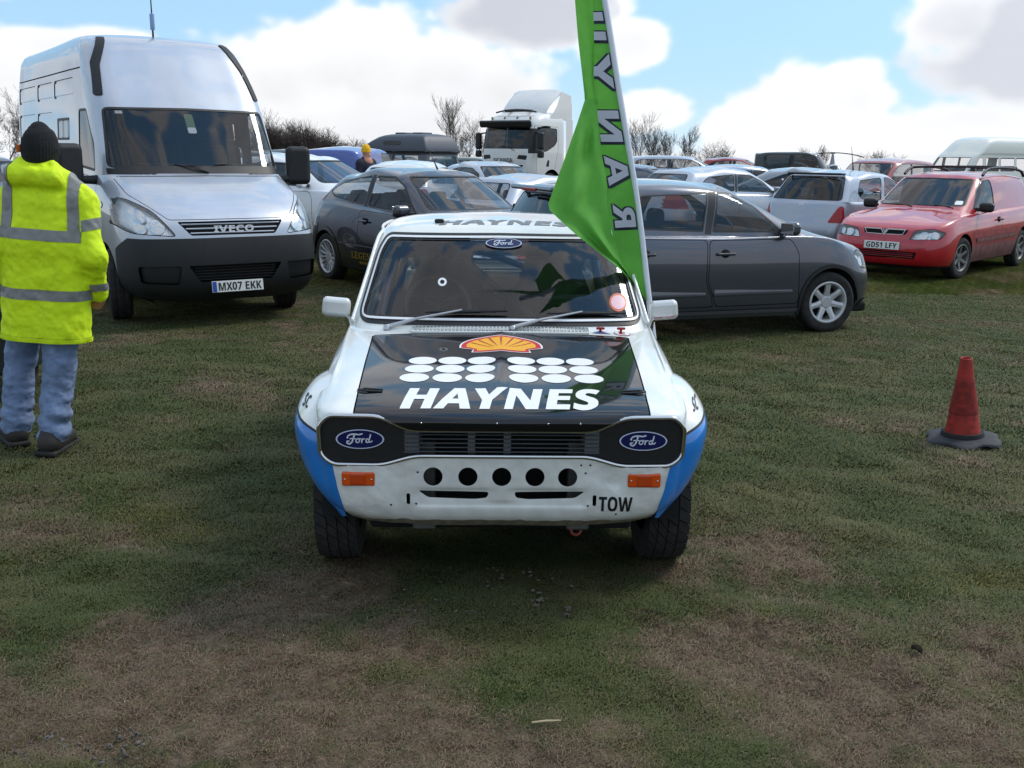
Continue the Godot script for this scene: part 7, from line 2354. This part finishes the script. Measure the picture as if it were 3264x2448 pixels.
func green_flag() -> void:
	var o := thing("flag", "tall green feather flag with white block letters on a white pole", "flag", Vector3(0.84, ground_y(0.84, -5.2), -5.2), 0.0)
	var base := o.position
	var pole := [[0.845, 0.0, -5.2], [0.707, 0.948, -5.2], [0.634, 1.441, -5.2], [0.528, 1.991, -5.2], [0.447, 2.421, -5.2], [0.32, 3.0, -5.2], [0.16, 3.5, -5.2]]
	var fold := [[0.30, 3.4, -5.2], [0.375, 2.8, -5.2], [0.389, 2.505, -5.2], [0.391, 2.395, -5.2], [0.398, 2.291, -5.2], [0.399, 2.072, -5.2], [0.414, 1.96, -5.19], [0.426, 1.833, -5.17], [0.441, 1.698, -5.15], [0.464, 1.589, -5.13], [0.469, 1.533, -5.12], [0.47, 1.461, -5.12], [0.495, 1.319, -5.13], [0.56, 1.154, -5.16], [0.685, 0.969, -5.2]]
	var sleeve := PackedVector3Array()
	for q in pole:
		sleeve.append(Vector3(q[0], q[1], q[2]) - base)
	solid("pole", tube(spline(sleeve, 4), [0.015], 10), mat(Color(0.84, 0.86, 0.90), 0.45), o)
	solid("ground_spike", tube(PackedVector3Array([Vector3(0.85, -0.05, -5.2) - base, Vector3(0.825, 0.16, -5.2) - base]), [0.012, 0.022], 8), M.black, o)
	var cloth := mat(Color(0.40, 0.70, 0.27), 0.8)
	cloth.backlight_enabled = true
	cloth.backlight = Color(0.85, 0.85, 0.85)
	speckle(cloth, 0.92, 1.0, 0.4, 81)
	var ink := mat(Color(0.13, 0.15, 0.22), 0.8)
	var white := mat(Color(0.84, 0.85, 0.90), 0.8)
	white.backlight_enabled = true
	white.backlight = Color(0.8, 0.8, 0.8)
	# flat cloth: x across from the pole, y along it; clipped where the cloth folds over
	var width := func(t: float) -> float: return poly_at(pole, t).x - poly_at(fold, t).x
	var rows := []
	for i in 61:
		var t := lerpf(0.965, 3.2, i / 60.0)
		var line := PackedVector3Array()
		for j in 7:
			line.append(Vector3(width.call(t) * j / 6.0, t, 0))
		rows.append(line)
	var flat_cloth := grid(rows, Vector3(0, 2, 1), false)
	var to_world := func(sh: Sheet, lift: float) -> ArrayMesh:
		var out := Sheet.new()
		for i in sh.v.size():
			var p := sh.v[i]
			var a := poly_at(pole, p.y)
			var w: float = maxf(width.call(p.y), 0.01)
			var b := poly_at(fold, p.y)
			var q := a.lerp(b, p.x / w)
			q.y = p.y
			q.z += 0.012 * sin(p.y * 9.0 + p.x * 14.0) * clampf(p.x / 0.1, 0.0, 1.0) + lift
			out.v.append(Vector3(q.x, q.y, -q.z) - Vector3(base.x, base.y, -base.z))
			out.n.append(Vector3(-0.1 * cos(p.y * 9.0 + p.x * 14.0) - 0.12, 0.05, -1).normalized())
		return sheet_mesh(out, 0.0, 1)
	solid("cloth", to_world.call(flat_cloth, 0.0), cloth, o)
	# letters read up the pole on the far face, so they show reversed here: cap tops towards the pole
	var word := "RANYUH"
	var at := [1.395, 1.615, 1.83, 2.09, 2.30, 2.52]
	var tall := [0.115, 0.145, 0.15, 0.165, 0.13, 0.13]
	for k in 6:
		var polys := []
		for t in fit(word[k], "Droid Sans", 0.4, Vector2.ZERO, Vector2(tall[k], 0.112)):
			var q := PackedVector2Array()
			for p: Vector2 in t:
				q.append(Vector2(0.078 - p.y, at[k] + p.x))
			polys.append(q)
		var shade := []
		for dx in [-0.007, 0.0, 0.008]:
			for dy in [-0.014, 0.0, 0.006]:
				shade += moved(polys, Vector2(dx, dy), 1.0, 1.0)
		var dark := cut(flat_cloth, shade, 1, -1.0, 1.0, false)
		solid("letter_outline", to_world.call(dark[0], 0.002), ink, o)
		var lit := cut(flat_cloth, polys, 1, -1.0, 1.0, false)
		solid("letter", to_world.call(lit[0], 0.004), white, o)
	# the loose corner folded towards the camera
	var outer := [[0.359, 1.962, -5.185], [0.312, 1.832, -5.1], [0.238, 1.637, -5.0], [0.165, 1.448, -4.92]]
	var lower := [[0.165, 1.448, -4.92], [0.238, 1.38, -4.95], [0.312, 1.314, -4.98], [0.538, 1.137, -5.1], [0.685, 0.969, -5.2]]
	rows = []
	var fl := PackedVector3Array()
	for i in 33:
		var t := lerpf(1.96, 0.972, i / 32.0)
		var b := poly_at(fold, t)
		var a := poly_at(outer, t) if t > 1.448 else poly_at(lower, t)
		var line := PackedVector3Array()
		for j in 17:
			var u := j / 16.0
			var p := a.lerp(b, u)
			p.y = t
			var env := sin(PI * u) * smoothstep(1.98, 1.7, t)
			p.z += env * (0.030 * sin(u * 9.0 + t * 7.0) + 0.016 * sin(t * 21.0 - u * 12.0)) + 0.012 * (1.0 - u) + 0.008
			line.append(Vector3(p.x, p.y, -p.z) - Vector3(base.x, base.y, -base.z))
		rows.append(line)
	solid("folded_corner", sheet_mesh(grid(rows, Vector3(-0.3, 1.4, 9.0), false), 0.0, 1), cloth, o)
	# the strip of the far edge that shows behind, higher up
	var strip := [[0.27, 3.2, -5.30], [0.303, 2.569, -5.34], [0.312, 2.44, -5.34], [0.332, 2.237, -5.32], [0.349, 2.082, -5.26], [0.359, 1.958, -5.19]]
	rows = []
	for i in 25:
		var t := lerpf(3.15, 1.935, i / 24.0)
		var a := poly_at(strip, t)
		var b := poly_at(fold, t)
		b.x += 0.006
		b.z -= 0.01
		var line := PackedVector3Array()
		for j in 7:
			var p := a.lerp(b, j / 6.0)
			p.z += 0.02 * sin(j * 0.9 + t * 5.0)
			line.append(Vector3(p.x, p.y, -p.z) - Vector3(base.x, base.y, -base.z))
		rows.append(line)
	solid("turned_edge", sheet_mesh(grid(rows, Vector3(-0.3, 1.4, 9.0), false), 0.0, 1), cloth, o)

func road_cone() -> void:
	var X := 2.79
	var Z := -6.08
	var o := thing("traffic_cone", "battered red traffic cone on a black rubber base standing alone", "cone", Vector3(X, ground_y(X, Z), Z), 12.0)
	o.rotation_degrees.z = 3.0
	o.scale = Vector3(0.86, 0.86, 0.86)
	var red := speckle(mat(Color(0.68, 0.17, 0.12), 0.7), 0.66, 1.0, 0.25, 91)
	solid("cone_body", lathe([[0.055, 0.125], [0.08, 0.117], [0.20, 0.098], [0.30, 0.083], [0.34, 0.079], [0.45, 0.060], [0.56, 0.046], [0.60, 0.042], [0.607, 0.038], [0.60, 0.034]], 36, false), red, o)
	solid("worn_sleeve", lathe([[0.205, 0.0985], [0.212, 0.100], [0.33, 0.0815], [0.44, 0.0635], [0.446, 0.0615]], 36, false), speckle(mat(Color(0.60, 0.15, 0.11), 0.8), 0.6, 1.0, 0.2, 93), o)
	solid("collar", lathe([[0.03, 0.143], [0.035, 0.148], [0.07, 0.142], [0.075, 0.134], [0.07, 0.120]], 36, false), M.rubber, o)
	# octagonal skirt, scalloped between its feet
	var rows := []
	for r in 4:
		var line := PackedVector3Array()
		for i in 49:
			var a := TAU * i / 48.0
			var oct := 0.25 + 0.022 * cos(a * 6.0)
			var rad: float = [0.135, 0.21, oct, oct * 1.005][r]
			var y: float = [0.042, 0.034, 0.024 - 0.006 * cos(a * 6.0), 0.0 if cos(a * 6.0) > -0.2 else 0.012][r]
			line.append(Vector3(cos(a) * rad, y, sin(a) * rad))
		rows.append(line)
	solid("base", sheet_mesh(grid(rows, Vector3(0, -1, 0), false), 0.0, 1), speckle(mat(Color(0.17, 0.175, 0.20), 0.75), 0.7, 1.0, 0.3, 95), o)

func green_trailer() -> void:
	var o := thing("trailer", "dark green box trailer partly hidden behind the legs of the person in yellow", "trailer", Vector3(-3.72, ground_y(-3.72, -6.85), -6.85), 8.0)
	var g := speckle(mat(Color(0.075, 0.12, 0.105), 0.5), 0.8, 1.0, 0.5, 97)
	solid("tub", rbox(Vector3(0.92, 0.42, 1.1), 0.03), g, o).position = Vector3(0, 0.43, -0.2)
	solid("rim_rail", rbox(Vector3(0.97, 0.035, 1.14), 0.012), g, o).position = Vector3(0, 0.645, -0.2)
	for x in [-0.4, 0.0, 0.4]:
		solid("side_rib", rbox(Vector3(0.03, 0.38, 0.02), 0.008), g, o).position = Vector3(x, 0.43, 0.358)
	solid("axle", tube(PackedVector3Array([Vector3(-0.5, 0.2, -0.1), Vector3(0.3, 0.2, -0.1)]), [0.025, 0.025], 8), M.black, o)
	for x in [-0.40, 0.30]:
		var w := Node3D.new()
		w.name = "wheel"
		o.add_child(w, true)
		w.position = Vector3(x, 0.2, -0.1)
		solid("tyre", lathe([[-0.05, 0.10], [-0.065, 0.15], [-0.05, 0.195], [0.05, 0.195], [0.065, 0.15], [0.05, 0.10]], 24), M.tyre, w)
		solid("rim", lathe([[0.05, 0.11], [0.03, 0.09], [0.04, 0.0001]], 18), M.black, w)
	solid("drawbar", tube(PackedVector3Array([Vector3(0, 0.28, -0.7), Vector3(0, 0.3, -1.3)]), [0.025, 0.025], 8), M.black, o)

func helicopter() -> void:
	var o := thing("helicopter", "small white helicopter parked far off, its two-blade rotor above the red van", "helicopter", Vector3(29.9, -1.0, -95), 25.0)
	var w := paint(Color(0.82, 0.83, 0.85))
	var rows := []
	for i in 13:
		var a := PI * i / 12.0
		var line := PackedVector3Array()
		for j in 13:
			var b := PI * j / 12.0
			line.append(Vector3(0.62 * sin(a) * sin(b), 1.05 - 0.68 * cos(b), 1.0 - 1.15 * cos(a) * sin(b)))
		rows.append(line)
	var C := {"root": o, "s0": 0.0, "L": 2.0, "body": grid(rows, Vector3(0, 1.05, 1.0))}
	var g := cut(C.body, [ring_poly(0.35, 1.2, 0.62, 0.42, 20)], 0, 0.05, 2.0)
	put(C, "cabin_glass", g[0], M.glass, "pair")
	put(C, "cabin", g[1], w)
	solid("tail_boom", tube(PackedVector3Array([Vector3(0, 1.15, -1.9), Vector3(0, 1.25, -3.4), Vector3(0, 1.3, -5.2)]), [0.25, 0.14, 0.07], 10), w, o)
	solid("tail_fin", rbox(Vector3(0.05, 1.0, 0.35), 0.02), w, o).position = Vector3(0, 1.5, -5.1)
	solid("mast_fairing", tube(PackedVector3Array([Vector3(0, 1.6, -1.0), Vector3(0, 2.3, -1.0), Vector3(0, 2.62, -1.0)]), [0.26, 0.14, 0.09], 10), mat(Color(0.62, 0.63, 0.66), 0.5), o)
	solid("rotor_hub", rbox(Vector3(0.42, 0.16, 0.26), 0.06), M.black, o).position = Vector3(0, 2.72, -1.0)
	for side in [1.0, -1.0]:
		var p := PackedVector3Array()
		for i in 8:
			var t := i / 7.0
			p.append(Vector3(side * (0.1 + 3.5 * t), 2.74 - 0.42 * t * t, -1.0 + side * 0.2 * t))
		var bl := solid("rotor_blade", tube(p, [0.055], 6), mat(Color(0.25, 0.25, 0.27), 0.5), o)
		solid("skid", tube(PackedVector3Array([Vector3(side * 0.75, 0.14, 0.8), Vector3(side * 0.75, 0.05, 0.5), Vector3(side * 0.75, 0.05, -2.0)]), [0.04], 8), M.black, o)
		for z in [0.0, -1.4]:
			solid("skid_strut", tube(PackedVector3Array([Vector3(side * 0.3, 0.6, z), Vector3(side * 0.75, 0.06, z)]), [0.03, 0.03], 6), M.black, o)

# ---------------------------------------------------------------- the rows of cars behind
func background_cars() -> void:
	var g := "parked cars"
	var silver := paint(Color(0.68, 0.70, 0.74), 0.4, 0.34)
	var white := paint(Color(0.86, 0.87, 0.88), 0.0, 0.3)
	var grey := paint(Color(0.42, 0.44, 0.47), 0.4, 0.36)
	var dark := paint(Color(0.14, 0.15, 0.18), 0.3, 0.35)
	var navy := paint(Color(0.10, 0.14, 0.26), 0.3, 0.35)
	var red := paint(Color(0.58, 0.08, 0.10), 0.0, 0.35)
	var blue := paint(Color(0.26, 0.34, 0.62), 0.2, 0.4)
	plain_car("white hatchback half hidden behind the silver van and its mirror", g, "saloon", white, -3.55, 17.6, 62.0, {"csub": 5, "scale": 1.09})
	plain_car("dark blue car at the left edge beside the silver van", g, "hatch", navy, -9.5, 18.5, 40.0)
	plain_car("black estate roof with rails just showing behind the white hatchback", g, "estate", dark, -6.1, 27.0, 75.0, {"y": 0.12})
	plain_car("grey off-roader behind the white hatchback, left of the blue van", g, "jeep", grey, -6.0, 33.0, 60.0, {"y": -0.12})
	plain_car("blue small van behind the person in the yellow hat", "parked vans", "tall", blue, -3.95, 26.5, 168.0, {"called": "parked_van", "category": "van", "rear_side": false, "rear_glass": false, "y": -0.06})
	plain_car("white car roof between the blue van and the dark three-door hatchback", g, "hatch", white, -2.0, 22.0, 168.0, {"y": -0.02})
	plain_car("silver car facing forward in front of the white lorry", g, "saloon", silver, -0.45, 22.5, 34.0, {"y": 0.05})
	plain_car("silver hatchback seen from behind between the dark hatchbacks", g, "hatch", silver, 0.55, 18.0, 140.0, {"y": -0.12})
	plain_car("dark saloon roof far back beside the slender bare tree", g, "saloon", dark, -2.6, 47.0, 80.0, {"csub": 3})
	plain_car("green-grey estate far back left of the white lorry", g, "estate", paint(Color(0.38, 0.44, 0.42), 0.3, 0.4), -1.2, 44.0, 70.0, {"csub": 3})
	plain_car("silver hatchback far back left of the slender bare tree", g, "hatch", silver, -5.2, 50.0, 60.0, {"csub": 3})
	plain_car("dark blue hatchback right beside the green flag pole", g, "hatch", navy, 3.25, 25.5, 75.0)
	plain_car("silver estate with black roof rails near the right-hand trees", g, "estate", silver, 6.2, 38.0, 82.0, {"csub": 3, "y": 0.22})
	plain_car("silver five-door hatchback behind the dark grey one, rear window to us", g, "hatch", silver, 4.35, 21.3, 124.0, {"csub": 5, "rear_glass_m": M.glass})
	plain_car("pale blue-silver hatchback behind the two silver ones", g, "hatch", paint(Color(0.55, 0.60, 0.68), 0.4, 0.34), 6.3, 27.5, 108.0, {})
	plain_car("small red car far back below the thorn bush", g, "hatch", red, 10.1, 46.0, 70.0, {"csub": 3, "y": 0.15})
	plain_car("white car far back beside the small red car", g, "hatch", white, 12.0, 44.0, 85.0, {"csub": 3, "y": 0.05})
	plain_car("dark people carrier far back right of the white car beside the red one", g, "tall", dark, 14.3, 50.0, 95.0, {"csub": 3, "y": -0.2})
	plain_car("black square-backed off-roader against the sky on the right", g, "jeep", paint(Color(0.06, 0.06, 0.065), 0.0, 0.5), 11.9, 42.0, 72.0, {"y": 0.10, "glass": M.dark_glass, "rear_glass_m": M.dark_glass})
	plain_car("grey saloon in front of the black off-roader", g, "saloon", paint(Color(0.55, 0.57, 0.60), 0.4, 0.35), 7.0, 24.5, 65.0, {"y": 0.02})
	plain_car("red small van with rear side windows left of the white minibus", "parked vans", "tall", red, 10.2, 29.0, -46.0, {"called": "parked_van", "category": "van", "y": -0.10, "csub": 5})

func _ready() -> void:
	lumps.seed = 7
	rng.seed = 1
	var cam := Camera3D.new()
	cam.name = "camera"
	cam.position = Vector3(0, EYE, 0)
	cam.rotation = Vector3(-PITCH, 0, 0)
	cam.fov = rad_to_deg(2.0 * atan(829.5 / 2200.0))
	cam.far = 2000.0
	add_child(cam)
	var e := Environment.new()
	e.background_mode = Environment.BG_SKY
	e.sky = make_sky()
	e.background_energy_multiplier = 1.0
	e.tonemap_mode = Environment.TONE_MAPPER_LINEAR
	e.tonemap_exposure = 1.28
	e.sdfgi_enabled = true
	e.ssao_enabled = true
	e.ssil_enabled = true
	var we := WorldEnvironment.new()
	we.environment = e
	add_child(we)
	var sun := DirectionalLight3D.new()
	sun.name = "sun"
	sun.light_energy = 0.5
	sun.light_color = Color(1.0, 0.965, 0.91)
	sun.light_angular_distance = 16.0
	sun.shadow_enabled = true
	sun.rotation_degrees = Vector3(-48, 118, 0)
	add_child(sun)
	make_materials()
	var t0 := Time.get_ticks_msec()
	make_ground()
	print("ground ", Time.get_ticks_msec() - t0)
	make_trees()
	print("trees ", Time.get_ticks_msec() - t0)
	rally_car()
	silver_van()
	dark_focus()
	dark_polo()
	red_van()
	silver_clio()
	white_lorry()
	white_minibus()
	grey_camper()
	background_cars()
	print("vehicles ", Time.get_ticks_msec() - t0)
	helicopter()
	green_flag()
	road_cone()
	green_trailer()
	steward()
	far_person()
	print("people ", Time.get_ticks_msec() - t0)
	make_grass()
	print("all ", Time.get_ticks_msec() - t0)
